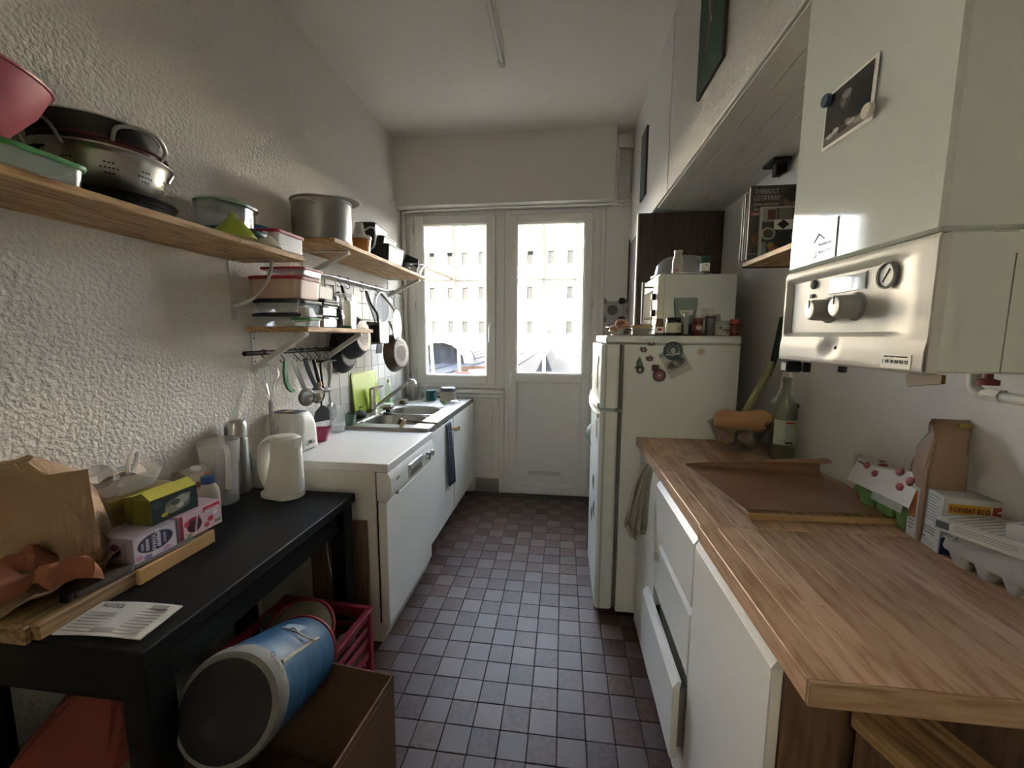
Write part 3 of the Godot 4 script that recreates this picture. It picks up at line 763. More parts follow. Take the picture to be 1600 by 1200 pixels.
func right_run() -> void:
	var slabs := [[-0.565, -1.0318, 0.345], [-1.0356, -1.952, 0.35]]
	for n in 2:
		var z0: float = slabs[n][1]; var z1: float = slabs[n][0]
		var t := thing("worktop", ["oiled oak block worktop nearest the camera with overhanging end", "oiled oak block worktop between the joint and the refrigerator"][n], "worktop", V(0.63, 0.882, (z0 + z1) / 2))
		if n == 0:
			part(t, "end_band", S().span(V(0.3455 - 0.63, 0.0, 0.2345), V(0.275, 0.038, 0.2395), 0.001), mats.end_band)
			part(t, "joint_strip", S().span(V(-0.27, 0.002, -0.2372), V(0.27, 0.012, -0.2334)), mats.gap)
		for k in 13:
			var x0: float = slabs[n][2] - 0.63 + 0.0432 * k
			var z := z0
			while z < z1 - 0.001:
				var ln := rng.randf_range(0.28, 0.62)
				var e := minf(z + ln, z1)
				if z1 - e < 0.12: e = z1
				var m := S().span(V(-0.02155, 0.0, -(e - z) / 2), V(0.02155, 0.038, (e - z) / 2), 0.0005 if k > 0 else 0.0012)
				var o := part(t, "stave", m, mats["stave_%d" % rng.randi_range(0, 3)])
				o.position = V(x0 + 0.0216, 0, (z + e) / 2 - (z0 + z1) / 2)
				z = e
	var cab := thing("base_cabinet", "white base cabinet with one tall door and brown veneer side nearest the camera", "cabinet", V(0.64, 0, -0.9))
	part(cab, "body", S().span(V(-0.25, 0.08, -0.205), V(0.27, 0.88, 0.2), 0.001), mats.off_white)
	part(cab, "side_panel", S().span(V(-0.255, 0, 0.196), V(0.272, 0.881, 0.214), 0.001), mats.dark_veneer)
	part(cab, "plinth", S().span(V(-0.21, 0, -0.205), V(0.26, 0.08, 0.19)), mats.off_white)
	var dr := S().span(V(-0.275, 0.075, -0.204), V(-0.255, 0.828, 0.208), 0.002)
	part(cab, "door", dr, mats.lacquer)
	part(cab, "grip_edge", S().prism([V2(-0.275, 0.828), V2(-0.255, 0.828), V2(-0.252, 0.85), V2(-0.262, 0.85)], 0.412, at(V(0, 0, 0.002))), mt("grip_white", "efeeea", 0.25))
	var dc := thing("drawer_cabinet", "white base cabinet with three drawers, the lowest not quite shut", "cabinet", V(0.64, 0, -1.3425))
	part(dc, "body", S().span(V(-0.25, 0.08, -0.23), V(0.27, 0.88, 0.23), 0.001), mats.off_white)
	part(dc, "plinth", S().span(V(-0.225, 0, -0.23), V(0.26, 0.08, 0.23)), mats.off_white)
	for q in [[0.642, 0.828, 0.0], [0.432, 0.616, 0.0], [0.165, 0.392, -0.035]]:
		var f := part(dc, "drawer", S().span(V(-0.275 + q[2], q[0], -0.227), V(-0.255 + q[2], q[1], 0.227), 0.002), mats.lacquer)
		part(f, "grip_edge", S().prism([V2(-0.275 + q[2], q[1]), V2(-0.255 + q[2], q[1]), V2(-0.252 + q[2], q[1] + 0.02), V2(-0.262 + q[2], q[1] + 0.02)], 0.454), mats.grip_white)
		if q[2] < 0:
			for zz in [-0.2, 0.19]: part(f, "drawer_side", S().span(V(-0.29, q[0] + 0.01, zz), V(0.2, q[1] - 0.03, zz + 0.01)), mats.grey)
	part(dc, "lower_front", S().span(V(-0.27, 0.03, -0.227), V(-0.252, 0.16, 0.227), 0.002), mats.lacquer)
	var fp := thing("filler_cabinet", "plain white cabinet front between drawers and refrigerator", "cabinet", V(0.64, 0, -1.76))
	part(fp, "front", S().span(V(-0.268, 0.0, -0.185), V(-0.25, 0.88, 0.183), 0.002), mats.lacquer)
	part(fp, "body", S().span(V(-0.25, 0.0, -0.185), V(0.27, 0.88, 0.183)), mats.off_white)
	# towel tucked under the worktop edge
	var tw := thing("dish_towel", "pale grey linen dish towel draped at the corner beside the drawers", "towel", V(0.358, 0.875, -1.66))
	part(tw, "cloth", S().sheet(func(u: float, v: float):
		return towel_point(u, v), 26, 40, 0.004), mt("linen", "a9a596", 0.95))
	var band := S()
	for k in 3:
		band.tube(range(25).map(func(i: int):
			var v := i / 24.0
			var u := 0.87 + 0.02 * k
			return towel_point(u, v) + V(-0.001, 0, 0.003)), 0.0016, 4)
	part(tw, "woven_band", band, mt("olive_thread", "70705a", 0.95))
	# lower board and grey box that jut out under the worktop end
	var lb := thing("lower_board", "wooden board lying lower than the worktop at its near end", "board", V(0.525, 0.772, -0.655), V(0, 17.5, 0))
	part(lb, "board", S().span(V(-0.057, 0.0, -0.015), V(0.058, 0.028, 0.62), 0.003), mats.oak)
	part(lb, "support", S().span(V(-0.05, -0.772, -0.01), V(-0.03, 0.0, 0.6), 0.002), mats.dark_veneer)
	part(lb, "support", S().span(V(0.03, -0.772, 0.01), V(0.05, 0.0, 0.6), 0.002), mats.dark_veneer)
	solo("storage_box", "dark grey box in the corner below the end of the worktop", "box", S().span(V(0.0, 0, -0.3), V(0.2, 0.66, 0.1), 0.006), mt("slate", "50524d", 0.7), V(0.705, 0, -0.37))

func towel_point(u: float, v: float) -> Vector3:
	var fan := 0.25 + 0.75 * pow(u, 0.8)
	return V(0.008 - (1.0 - v) * 0.095 * fan - 0.012 * sin(minf(u * 4.0, 1.57)), 0.004 - (0.25 + 0.065 * sin(PI * v)) * u, (v - 0.5) * 0.05 + 0.016 * sin(v * 22.0 + u * 1.5) * fan + 0.03 * (1.0 - v) * u)

func fridge_and_oven() -> void:
	var f := thing("refrigerator", "cream white refrigerator with freezer compartment between worktop and cupboard", "refrigerator", V(0.54, 0, -2.235))
	part(f, "body", S().span(V(-0.258, 0.02, -0.28), V(0.25, 1.355, 0.278), 0.004), mats.fridge_white)
	part(f, "lid", S().span(V(-0.345, 1.358, -0.284), V(0.253, 1.395, 0.284), 0.008), mats.fridge_white)
	part(f, "seal", S().span(V(-0.275, 0.04, -0.27), V(-0.256, 1.35, 0.27)), mats.rubber)
	for q in [[0.035, 1.035], [1.052, 1.353]]:
		var dr := part(f, "door", S().rings([[0.085, 0.56, 0.02, q[0]], [0.088, 0.563, 0.022, q[0] + 0.004], [0.088, 0.563, 0.022, q[1] - 0.004], [0.085, 0.56, 0.02, q[1]]], at(V(-0.319, 0, 0)), 6), mats.fridge_white)
		var hy: float = q[1] - 0.025 if q[0] < 0.5 else q[0] + 0.012
		var sg := 1.0 if q[0] < 0.5 else -1.0
		part(dr, "handle", S().sheet(func(u: float, v: float): return V(-0.366 - 0.022 * sin(PI * u) * v, hy - sg * 0.01 + sg * 0.02 * v + sg * 0.012 * (1.0 - absf(u * 2 - 1)), (u - 0.5) * 0.5), 20, 4, 0.012), mt("handle_cream", "e2e0d0", 0.35))
		part(dr, "hinge_side_trim", S().span(V(-0.345, q[0] + 0.002, 0.2815), V(-0.335, q[1] - 0.002, 0.2835)), mt("trim_grey", "b8b9b2", 0.4))
	part(f, "foot", S().span(V(-0.25, 0, -0.27), V(0.24, 0.022, 0.27)), mats.black_matt)
	part(f, "hinge", S().span(V(-0.29, 1.036, 0.262), V(-0.262, 1.051, 0.284), 0.002), mats.dull_steel)
	# compact oven on top
	var m := thing("countertop_oven", "white countertop oven standing on the refrigerator", "oven", V(0.62, 1.398, -2.28))
	part(m, "body", S().span(V(-0.14, 0.012, -0.23), V(0.19, 0.29, 0.185), 0.004), mats.fridge_white)
	part(m, "front_frame", S().span(V(-0.165, 0.005, -0.235), V(-0.138, 0.294, 0.19), 0.004), mt("oven_trim", "dcd9c9", 0.3))
	part(m, "glass_door", S().span(V(-0.172, 0.03, -0.225), V(-0.164, 0.23, 0.06), 0.003), mt("oven_glass", "2b2c2e", 0.1))
	part(m, "control_strip", S().span(V(-0.170, 0.03, 0.07), V(-0.164, 0.285, 0.18), 0.002), mats.oven_trim)
	for y in [0.11, 0.19]: part(m, "knob", S().lathe([[0.018, 0], [0.016, 0.018], [0.0, 0.019]], at(V(-0.17, y, 0.125), V(0, 0, 90)), 14), mats.black)
	var hb := S().tube([V(-0.215, 0.06, 0.05), V(-0.215, 0.27, 0.05)], 0.008, 8)
	hb.tube([V(-0.165, 0.245, 0.05), V(-0.215, 0.245, 0.05)], 0.006, 8); hb.tube([V(-0.165, 0.085, 0.05), V(-0.215, 0.085, 0.05)], 0.006, 8)
	part(m, "door_handle", hb, mats.dull_steel)
	for q in [[-0.12, 0.15], [0.16, 0.15], [-0.12, -0.2], [0.16, -0.2]]: part(m, "foot", S().lathe([[0.012, 0], [0.014, 0.013]], at(V(q[0], 0, q[1])), 10), mats.black)
	part(m, "rating_plate", S().span(V(0.035, 0.07, 0.185), V(0.09, 0.13, 0.1865)), mt("plate_grey", "b9bab2", 0.4))

func boiler() -> void:
	var b := thing("gas_boiler", "white wall hung gas boiler above the near worktop", "boiler", V(0.715, 1.337, -0.86))
	# casing, then a fascia with a shallow recess for the controls
	part(b, "casing", S().span(V(-0.195, 0.203, -0.198), V(0.199, 0.785, 0.198), 0.006), mats.boiler_white)
	part(b, "side_cheek", S().span(V(-0.182, 0.003, -0.196), V(0.199, 0.202, 0.1985), 0.003), mats.boiler_white)
	part(b, "fascia", S().span(V(-0.186, 0.001, -0.198), V(-0.178, 0.2, 0.199), 0.002), mats.silver_fascia)
	# moulded front: a shallow field for the controls that fades out to the right, a soft dimple below it
	part(b, "fascia_front", S().sheet(func(u: float, v: float):
		var yy := 0.0005 + 0.1995 * v
		var zz := 0.199 - 0.398 * u
		var top := 0.186
		var m := smoothstep(0.056, 0.062, yy) * (1.0 - smoothstep(top - 0.012, top, yy)) * smoothstep(-0.192, -0.184, zz) * (1.0 - smoothstep(0.10, 0.175, zz))
		var dd := Vector2((yy - 0.034) / 0.026, (zz + 0.017) / 0.040).length()
		var dm := (1.0 - smoothstep(0.0, 1.0, dd))
		var edge := smoothstep(0.0, 0.006, yy) * (1.0 - 0.35 * smoothstep(0.194, 0.2, yy))
		return V(-0.188 - 0.008 * edge + 0.010 * m + 0.009 * dm - 0.003 * smoothstep(0.055, 0.03, yy), yy, zz), 72, 48, 0.002), mats.silver_fascia)
	part(b, "fascia_edge", S().span(V(-0.1945, 0.002, 0.1965), V(-0.18, 0.1985, 0.1992), 0.0008), mats.silver_fascia)
	part(b, "side_seam", S().span(V(-0.1, 0.004, 0.1985), V(-0.0985, 0.17, 0.199)).span(V(-0.13, 0.199, 0.1985), V(-0.1, 0.2, 0.199)), mats.grey)
	for q in [[-0.046, 0.108], [0.03, 0.110]]:
		var k := part(b, "knob", S().lathe([[0.026, 0.0], [0.026, 0.003], [0.0215, 0.006], [0.02, 0.034], [0.017, 0.038], [0.0, 0.039]], at(V(-0.186, q[1], q[0]), V(0, 0, 90)), 24), mt("knob_grey", "8f8f8a", 0.45))
		part(k, "pointer", S().span(V(-0.2265, q[1] + 0.004, q[0] - 0.001), V(-0.2250, q[1] + 0.02, q[0] + 0.001)), mats.dark_grey)
		part(k, "cap", S().lathe([[0.0155, 0.0], [0.0, 0.0012]], at(V(-0.2248, q[1], q[0]), V(0, 0, 90)), 20), mt("knob_cap", "c4c3bd", 0.35))
	part(b, "display", S().span(V(-0.1885, 0.139, -0.052), V(-0.184, 0.171, 0.052), 0.001), mt("display_frame", "b5b4ae", 0.3))
	part(b, "display_glass", S().span(V(-0.1892, 0.141, -0.05), V(-0.188, 0.169, 0.05)), mt("display_glass", "8f938f", 0.05))
	part(b, "reset_button", S().ball(V(-0.188, 0.165, -0.103), V(0.007, 0.010, 0.010), 14, 8), mats.grey)
	part(b, "rocker_button", S().box(V(-0.187, 0.141, -0.106), V(0.008, 0.009, 0.013), 0.002), mats.grey)
	var gz := part(b, "pressure_gauge", S().lathe([[0.022, 0.0], [0.022, 0.004], [0.019, 0.005], [0.018, 0.002], [0.0, 0.0021]], at(V(-0.191, 0.155, 0.103), V(0, 0, 90)), 24), mats.knob_grey)
	part(gz, "needle", S().box(V(-0.1935, 0.155, 0.103), V(0.001, 0.024, 0.002), 0.0, Basis(Vector3.RIGHT, 0.6)), mats.ink)
	part(b, "indicator", S().ball(V(-0.192, 0.034, -0.006), V(0.004, 0.004, 0.006), 12, 8), mt("indicator_blue", "2b2d47", 0.3))
	var st := part(b, "phone_sticker", S().span(V(-0.2008, 0.006, 0.122), V(-0.1999, 0.028, 0.18)), mats.print_white)
	var ft := Basis(Vector3.UP, -PI / 2)
	words(st, "(  09 70 80 92 12", 0.0055, mats.ink, Transform3D(ft, V(-0.2010, 0.0165, 0.151)), "Droid Sans", true, 0.05)
	words(st, "Centre Service Consommateurs", 0.0024, mats.ink, Transform3D(ft, V(-0.2010, 0.0245, 0.151)), "Droid Sans", true, 0.046)
	var sk := part(b, "service_card", S().span(V(-0.1965, 0.21, -0.11), V(-0.1955, 0.268, -0.03)), clear("card_film", "ccd0cf", 0.75, 0.1))
	part(sk, "card_edge", S().span(V(-0.197, 0.21, -0.036), V(-0.1955, 0.285, -0.029)), mt("card_blue", "a9bcbf", 0.3))
	part(sk, "roof_mark", S().tube([V(-0.197, 0.25, -0.10), V(-0.197, 0.265, -0.085), V(-0.197, 0.252, -0.067)], 0.0012, 4), mats.grey)
	part(sk, "round_mark", S().lathe([[0.009, 0.0], [0.0, 0.0008]], at(V(-0.1965, 0.224, -0.096), V(0, 0, 90)), 16), mt("mark_blue", "596a86", 0.4))
	words(sk, "Plomberie", 0.007, mats.grey, Transform3D(ft, V(-0.1972, 0.242, -0.065)))
	words(sk, "06 35 37 55 10", 0.005, mats.grey, Transform3D(ft, V(-0.1972, 0.227, -0.06)))
	# black and white photo held by two magnets
	var p := thing("photo_print", "black and white photo held on the boiler front by two magnets", "photo", V(0.5185, 1.765, -0.891), V(1.5, 0, 0))
	part(p, "paper", S().span(V(-0.0012, 0, -0.07), V(0.0, 0.105, 0.07)), mats.print_white)
	var pic := S()
	pic.card(V(-0.0016, 0.006, -0.066), V(-0.0016, 0.006, 0.062), V(-0.0016, 0.1, 0.062), V(-0.0016, 0.1, -0.066))
	part(p, "print", pic, picture("bw_photo", 256, 200, "151514", [["oval", 0.36, 0.45, 0.16, 0.3, "2c2b29"], ["oval", 0.44, 0.3, 0.12, 0.17, "5b5955"], ["oval", 0.47, 0.22, 0.1, 0.08, "8d8a84"], ["oval", 0.42, 0.36, 0.06, 0.06, "777470"], ["oval", 0.5, 0.42, 0.05, 0.09, "4a4845"], ["rect", 0.0, 0.8, 1.0, 0.2, "6f6c67"], ["oval", 0.15, 0.84, 0.09, 0.05, "b8b4ad"], ["oval", 0.28, 0.8, 0.07, 0.05, "d0ccc4"], ["oval", 0.45, 0.86, 0.12, 0.05, "3b3937"], ["oval", 0.62, 0.82, 0.09, 0.05, "c2beb6"], ["oval", 0.78, 0.88, 0.1, 0.05, "a39f98"], ["oval", 0.9, 0.8, 0.06, 0.05, "45433f"], ["oval", 0.54, 0.76, 0.05, 0.04, "918d86"], ["rect", 0.7, 0.1, 0.02, 0.5, "23221f"]], 0.25))
	var mg := S().lathe([[0.0125, 0.0], [0.0125, 0.006], [0.011, 0.008], [0.0, 0.008]], at(Vector3.ZERO, V(0, 0, 90)), 18)
	solo("magnet", "dark blue round magnet at the upper corner of the photo", "magnet", mg, mt("magnet_blue", "2f3f52", 0.3), V(0.517, 1.862, -0.953))
	solo("magnet", "cream round magnet on the right edge of the photo", "magnet", mg, mt("magnet_cream", "d5d0c2", 0.3), V(0.516, 1.779, -0.826))
	# fittings under the boiler
	var uf := thing("boiler_valves", "black valve fittings under the far corner of the boiler", "valve", V(0.60, 1.28, -1.0))
	part(uf, "manifold", S().span(V(-0.085, 0.03, -0.05), V(-0.05, 0.055, -0.02), 0.004), mats.black)
	part(uf, "stub", S().lathe([[0.009, 0.03], [0.009, 0.055]], at(V(-0.035, 0, -0.035)), 12), mats.black)
	part(uf, "stub", S().lathe([[0.0, 0.036], [0.008, 0.037], [0.008, 0.055]], at(V(-0.01, 0, 0.05)), 12), mats.dark_grey)
	solo("valve_handle", "yellow gas valve lever under the boiler", "valve", S().prism([V2(-0.035, 0.0), V2(0.03, -0.012), V2(0.035, 0.008), V2(0.015, 0.016), V2(-0.035, 0.014)], 0.006, at(Vector3.ZERO, V(0, 90, 0))), mt("gas_yellow", "94741c", 0.4), V(0.60, 1.318, -0.762))
	var gp := thing("gas_pipe", "white painted pipe bending out under the right end of the boiler", "pipe", V(0.845, 1.28, -0.955))
	part(gp, "pipe", S().tube(curve([V(0.0, 0.05, 0.0), V(0.0, 0.015, 0.0), V(0.0, 0.0, 0.015), V(0.002, -0.003, 0.05), V(0.002, -0.008, 0.35)], 6), 0.0105, 12), mats.off_white)
	part(gp, "nut", S().lathe([[0.02, -0.012], [0.02, 0.012]], at(V(0.002, -0.002, 0.045), V(90, 0, 0), V(0.7, 1, 0.7)), 6), mats.off_white)
	part(gp, "tap_wheel", S().lathe([[0.02, 0.0], [0.02, 0.012], [0.008, 0.016], [0.008, 0.03]], at(V(-0.02, 0.02, 0.05), V(0, 0, 0), V(0.8, 0.8, 0.8)), 14), mt("valve_red", "7c2a22", 0.5), "red valve wheel")

func shelves() -> void:
	# long near shelf of two boards, a far shelf and a small one between them
	for q in [[0.4, -1.314, "long pine shelf board nearest the camera on the rough cast wall"], [-1.316, -1.675, "short pine shelf board that continues the long near shelf"]]:
		solo("shelf_board", q[2], "shelf", S().span(V(-0.147, 0, -absf(q[0] - q[1]) / 2), V(0.147, 0.021, absf(q[0] - q[1]) / 2), 0.0015), mats.pine, V(-1.243, 1.70, (q[0] + q[1]) / 2))
	solo("shelf_board", "pine shelf board with the stock pot, highest on the wall", "shelf", S().span(V(-0.147, 0, -0.665), V(0.152, 0.021, 0.665), 0.0015), mats.pine, V(-1.24, 1.831, -2.56))
	solo("shelf_board", "small low pine shelf board crowded with food boxes", "shelf", S().span(V(-0.148, 0, -0.305), V(0.15, 0.02, 0.305), 0.0015), mats.pine, V(-1.24, 1.405, -1.962))
	var strap := mt("bracket_grey", "c2beb5", 0.5)
	for q in [[1.405, -1.70, 0.165, "small low shelf by the whisk"], [1.405, -2.2, 0.165, "small low shelf by the black pans"], [1.831, -2.1, 0.125, "near end of the far shelf"], [1.831, -3.17, 0.125, "far end of the far shelf by the window"]]:
		var b := thing("shelf_bracket", "pale strut bracket under the " + q[3], "bracket", V(-1.389, q[0], q[1]))
		part(b, "wall_leg", S().span(V(0, -q[2] - 0.03, -0.013), V(0.004, 0, 0.013), 0.001), strap)
		part(b, "shelf_leg", S().span(V(0, -0.004, -0.013), V(0.26, 0, 0.013), 0.001), strap)
		part(b, "strut", S().prism([V2(0.004, -q[2] + 0.012), V2(0.004, -q[2] - 0.014), V2(0.262, -0.017), V2(0.262, -0.003), V2(0.24, -0.003)], 0.022), strap)
		for y in [-0.03, -q[2] + 0.03]: part(b, "screw", S().lathe([[0.004, 0], [0.003, 0.002], [0.0, 0.0022]], at(V(0.004, y, 0), V(0, 0, -90)), 8), mats.iron)
	var cb := thing("shelf_bracket", "pale curved bracket under the far end of the near shelf", "bracket", V(-1.389, 1.70, -1.60))
	part(cb, "wall_leg", S().span(V(0, -0.25, -0.014), V(0.004, 0, 0.014), 0.001), strap)
	part(cb, "shelf_leg", S().span(V(0, -0.004, -0.014), V(0.25, 0, 0.014), 0.001), strap)
	part(cb, "curved_arm", S().tube(curve([V(0.19, -0.004, 0), V(0.182, -0.05, 0), V(0.155, -0.105, 0), V(0.11, -0.15, 0), V(0.05, -0.178, 0), V(0.0, -0.19, 0)], 5), 0.007, 8), strap)
	solo("utensil_rod", "dark iron rod for utensils under the small low shelf", "rod", S().lathe([[0.0, 0.0], [0.0105, 0.0005], [0.0105, 0.745], [0.0, 0.7455]], at(Vector3.ZERO, V(-90, 0, 0)), 14), mats.iron, V(-1.34, 1.31, -1.585))
	solo("pan_rail", "chrome rail for pans under the far shelf", "rail", S().lathe([[0.0, 0.0], [0.009, 0.0005], [0.009, 1.31], [0.0, 1.3105]], at(Vector3.ZERO, V(-90, 0, 0)), 14), mats.chrome, V(-1.35, 1.732, -2.04))

# a food box: clear body and a lid with a rim; w runs along x, d along z
func food_box(label: String, p: Vector3, yaw: float, w: float, d: float, h: float, r: float, body: Material, lid: Material, group := "", lid_h := 0.012, taper := 0.9) -> Node3D:
	var t := thing("food_container", label, "food container", p, V(0, yaw, 0), group)
	part(t, "body", S().rings([[w * taper, d * taper, r * 0.8, 0.001], [w * taper + 0.004, d * taper + 0.004, r * 0.8, 0.004], [w, d, r, h], [w - 0.004, d - 0.004, r, h], [w * taper, d * taper, r * 0.8, 0.004]], Transform3D(), 5), body)
	if lid: part(t, "lid", S().rings([[w + 0.008, d + 0.008, r + 0.004, h - 0.006], [w + 0.012, d + 0.012, r + 0.005, h - 0.002], [w + 0.012, d + 0.012, r + 0.005, h + lid_h * 0.5], [w, d, r, h + lid_h * 0.75], [w - 0.02, d - 0.02, r, h + lid_h]], Transform3D(), 5), lid)
	return t

func on_long_shelf() -> void:
	var y := 1.7215
	var lid_red := mt("lid_red", "9e1f35", 0.4); var lid_green := mt("lid_green", "4c8f4a", 0.4); var lid_teal := mt("lid_teal", "14504f", 0.35); var lid_blue := mt("lid_blue", "31587c", 0.35)
	var pb := thing("salad_bowl", "big pink plastic bowl tilted at the near end of the shelf", "bowl", V(-1.215, y + 0.045, -0.66), V(-6, 0, -10))
	part(pb, "bowl", S().lathe([[0.075, 0.0], [0.08, 0.0], [0.115, 0.04], [0.155, 0.11], [0.168, 0.155], [0.172, 0.157], [0.172, 0.161], [0.165, 0.158], [0.15, 0.11], [0.11, 0.044], [0.0, 0.01]], Transform3D(), 32), mt("bowl_pink", "a6505f", 0.45))
	var gl := thing("pan_cover", "steel rimmed glass pan lid lying in the pink bowl", "lid", V(-1.225, y + 0.20, -0.675), V(-8, 0, -14))
	part(gl, "glass", S().lathe([[0.15, 0.0], [0.12, 0.022], [0.06, 0.036], [0.0, 0.04]], Transform3D(), 28), mt("smoked_glass", "2c2a2b", 0.08))
	part(gl, "rim", S().lathe([[0.15, -0.004], [0.156, -0.004], [0.157, 0.003], [0.15, 0.004]], Transform3D(), 28), mats.chrome)
	part(gl, "knob", S().lathe([[0.01, 0.04], [0.01, 0.05], [0.02, 0.06], [0.016, 0.072], [0.0, 0.074]], Transform3D(), 14), mats.black)
	food_box("glass box with a bright green lid in front of the colander", V(-1.155, y, -0.79), 3, 0.12, 0.165, 0.045, 0.03, clear("glass_box", "e4efe6", 0.25, 0.05), mats.lid_green, "", 0.008)
	# colander with a red bowl and a black pan stacked inside, over dark plates
	var dp := thing("baking_tin", "dark round baking tins stacked under the colander", "tin", V(-1.235, y, -1.015))
	for k in 3: part(dp, "tin", S().lathe([[0.13, 0.0], [0.136, 0.0], [0.142 + k * 0.003, 0.009], [0.145 + k * 0.003, 0.01], [0.14, 0.008], [0.0, 0.004]], at(V(0.004 * k, 0.0075 * k, 0.003 * k)), 32), mats.black if k < 2 else mats.iron)
	var co := thing("colander", "stainless steel colander with two wire handles on the near shelf", "colander", V(-1.232, y + 0.032, -1.018))
	part(co, "bowl", S().lathe([[0.06, 0.0], [0.085, 0.004], [0.105, 0.02], [0.12, 0.05], [0.128, 0.085], [0.14, 0.098], [0.143, 0.096], [0.143, 0.1], [0.136, 0.102], [0.125, 0.088], [0.115, 0.05], [0.1, 0.024], [0.08, 0.008], [0.0, 0.005]], Transform3D(), 40), mats.steel)
	var hole := S().lathe([[0.0026, 0.0], [0.0, 0.0008]], Transform3D(), 8)
	var hs := S()
	for g in 10:
		for q in [[0, 0], [1, 0], [-1, 0], [0, 1], [0, -1], [1, 1], [-1, 1], [1, -1], [-1, -1], [2, 0], [-2, 0]]:
			var a: float = g * TAU / 10 + q[0] * 0.065
			var hy: float = 0.05 + q[1] * 0.012
			var rr: float = 0.1205 + (hy - 0.05) * 0.23
			hs.add(hole, Transform3D(Basis(Vector3.UP, -a) * Basis(V(0, 0, 1), -PI / 2 + 0.2), V(rr * cos(a), hy, rr * sin(a))))
	part(co, "punched_hole", hs, mats.gap).set_meta("kind", "stuff")
	for s in [-1.0, 1.0]:
		part(co, "handle", S().tube(curve([V(-0.05, 0.085, s * 0.132), V(-0.045, 0.125, s * 0.155), V(0, 0.14, s * 0.165), V(0.045, 0.125, s * 0.155), V(0.05, 0.085, s * 0.132)], 5), 0.004, 8), mats.steel)
	var rb := thing("mixing_bowl", "dark red bowl whose rim shows inside the colander", "bowl", V(-1.232, y + 0.053, -1.018))
	part(rb, "bowl", S().lathe([[0.05, 0.0], [0.1, 0.03], [0.126, 0.095], [0.134, 0.096], [0.134, 0.1], [0.124, 0.1], [0.097, 0.035], [0.0, 0.006]], Transform3D(), 32), mt("bowl_red", "571822", 0.4))
	var bp := thing("saute_pan", "black pan with a steel rim resting in the red bowl", "pan", V(-1.24, y + 0.088, -1.01))
	part(bp, "pan", S().lathe([[0.08, 0.0], [0.11, 0.006], [0.123, 0.035], [0.128, 0.11], [0.13, 0.112], [0.128, 0.114], [0.125, 0.112], [0.12, 0.04], [0.105, 0.012], [0.0, 0.008]], Transform3D(), 32), mats.black_matt)
	part(bp, "rim", S().lathe([[0.1275, 0.111], [0.1305, 0.111], [0.1305, 0.1145], [0.1275, 0.1145]], Transform3D(), 32), mats.steel)
	part(bp, "handle", S().tube(curve([V(0.118, 0.06, 0.06), V(0.14, 0.085, 0.065), V(0.155, 0.1, 0.03), V(0.16, 0.1, -0.02), V(0.14, 0.08, -0.06), V(0.122, 0.055, -0.06)], 5), 0.005, 8), mats.steel)
	# boxes and funnels further along
	var gc := food_box("clear round box with clips and a pale green sealing ring, on top of the pile", V(-1.285, y + 0.055, -1.485), 8, 0.17, 0.2, 0.09, 0.08, mats.clear_plastic, null)
	part(gc, "seal_ring", S().rings([[0.184, 0.214, 0.085, 0.092], [0.188, 0.218, 0.085, 0.1], [0.18, 0.21, 0.085, 0.104]], Transform3D(), 8), clear("seal_green", "7fa87e", 0.65, 0.2))
	part(gc, "lid_plate", S().rings([[0.176, 0.206, 0.08, 0.104], [0.17, 0.2, 0.08, 0.112], [0.15, 0.18, 0.07, 0.113]], Transform3D(), 8), mats.clear_plastic)
	for s in [-1.0, 1.0]: part(gc, "clip", S().box(V(0.0, 0.085, s * 0.115), V(0.06, 0.035, 0.006), 0.002, Basis(Vector3.RIGHT, s * 0.35)), mats.clear_plastic)
	var tb := thing("food_container", "low round glass dish with a dark teal lid behind the green funnel", "food container", V(-1.21, y, -1.43))
	part(tb, "body", S().lathe([[0.08, 0.0], [0.09, 0.0], [0.1, 0.03], [0.097, 0.03], [0.085, 0.005], [0.0, 0.004]], Transform3D(), 28), mats.clear_plastic)
	part(tb, "lid", S().lathe([[0.103, 0.026], [0.108, 0.028], [0.108, 0.038], [0.1, 0.046], [0.085, 0.046], [0.08, 0.043], [0.0, 0.043]], Transform3D(), 28), lid_teal)
	for q in [["lime green plastic funnel standing on its mouth", "lime_plastic", "99a82c", V(-1.125, y, -1.325), 0.066, 0.078], ["white plastic funnel standing on its mouth", "funnel_white", "cfcabd", V(-1.125, y, -1.475), 0.055, 0.056]]:
		var r: float = q[4]; var h: float = q[5]
		solo("funnel", q[0], "funnel", S().lathe([[r - 0.002, 0.0], [r, 0.0], [r, 0.004], [r * 0.78, h * 0.32], [r * 0.36, h * 0.72], [r * 0.17, h * 0.76], [r * 0.13, h], [r * 0.1, h], [r * 0.12, h * 0.74], [r * 0.7, h * 0.3]], Transform3D(), 24), mt(q[1], q[2], 0.45), q[3])
	var bl := thing("food_container", "round clear box with a blue lid in front of the stock pot", "food container", V(-1.30, y, -1.60))
	part(bl, "body", S().lathe([[0.075, 0.0], [0.08, 0.0], [0.09, 0.09], [0.087, 0.09], [0.077, 0.004], [0.0, 0.003]], Transform3D(), 28), mats.clear_plastic)
	part(bl, "lid", S().lathe([[0.094, 0.082], [0.098, 0.084], [0.098, 0.096], [0.092, 0.106], [0.06, 0.11], [0.0, 0.11]], Transform3D(), 28), lid_blue)
	food_box("clear box with a raspberry red lid at the far end of the near shelf", V(-1.165, y, -1.585), 0, 0.135, 0.165, 0.068, 0.015, mats.milky, lid_red, "", 0.010, 0.95)

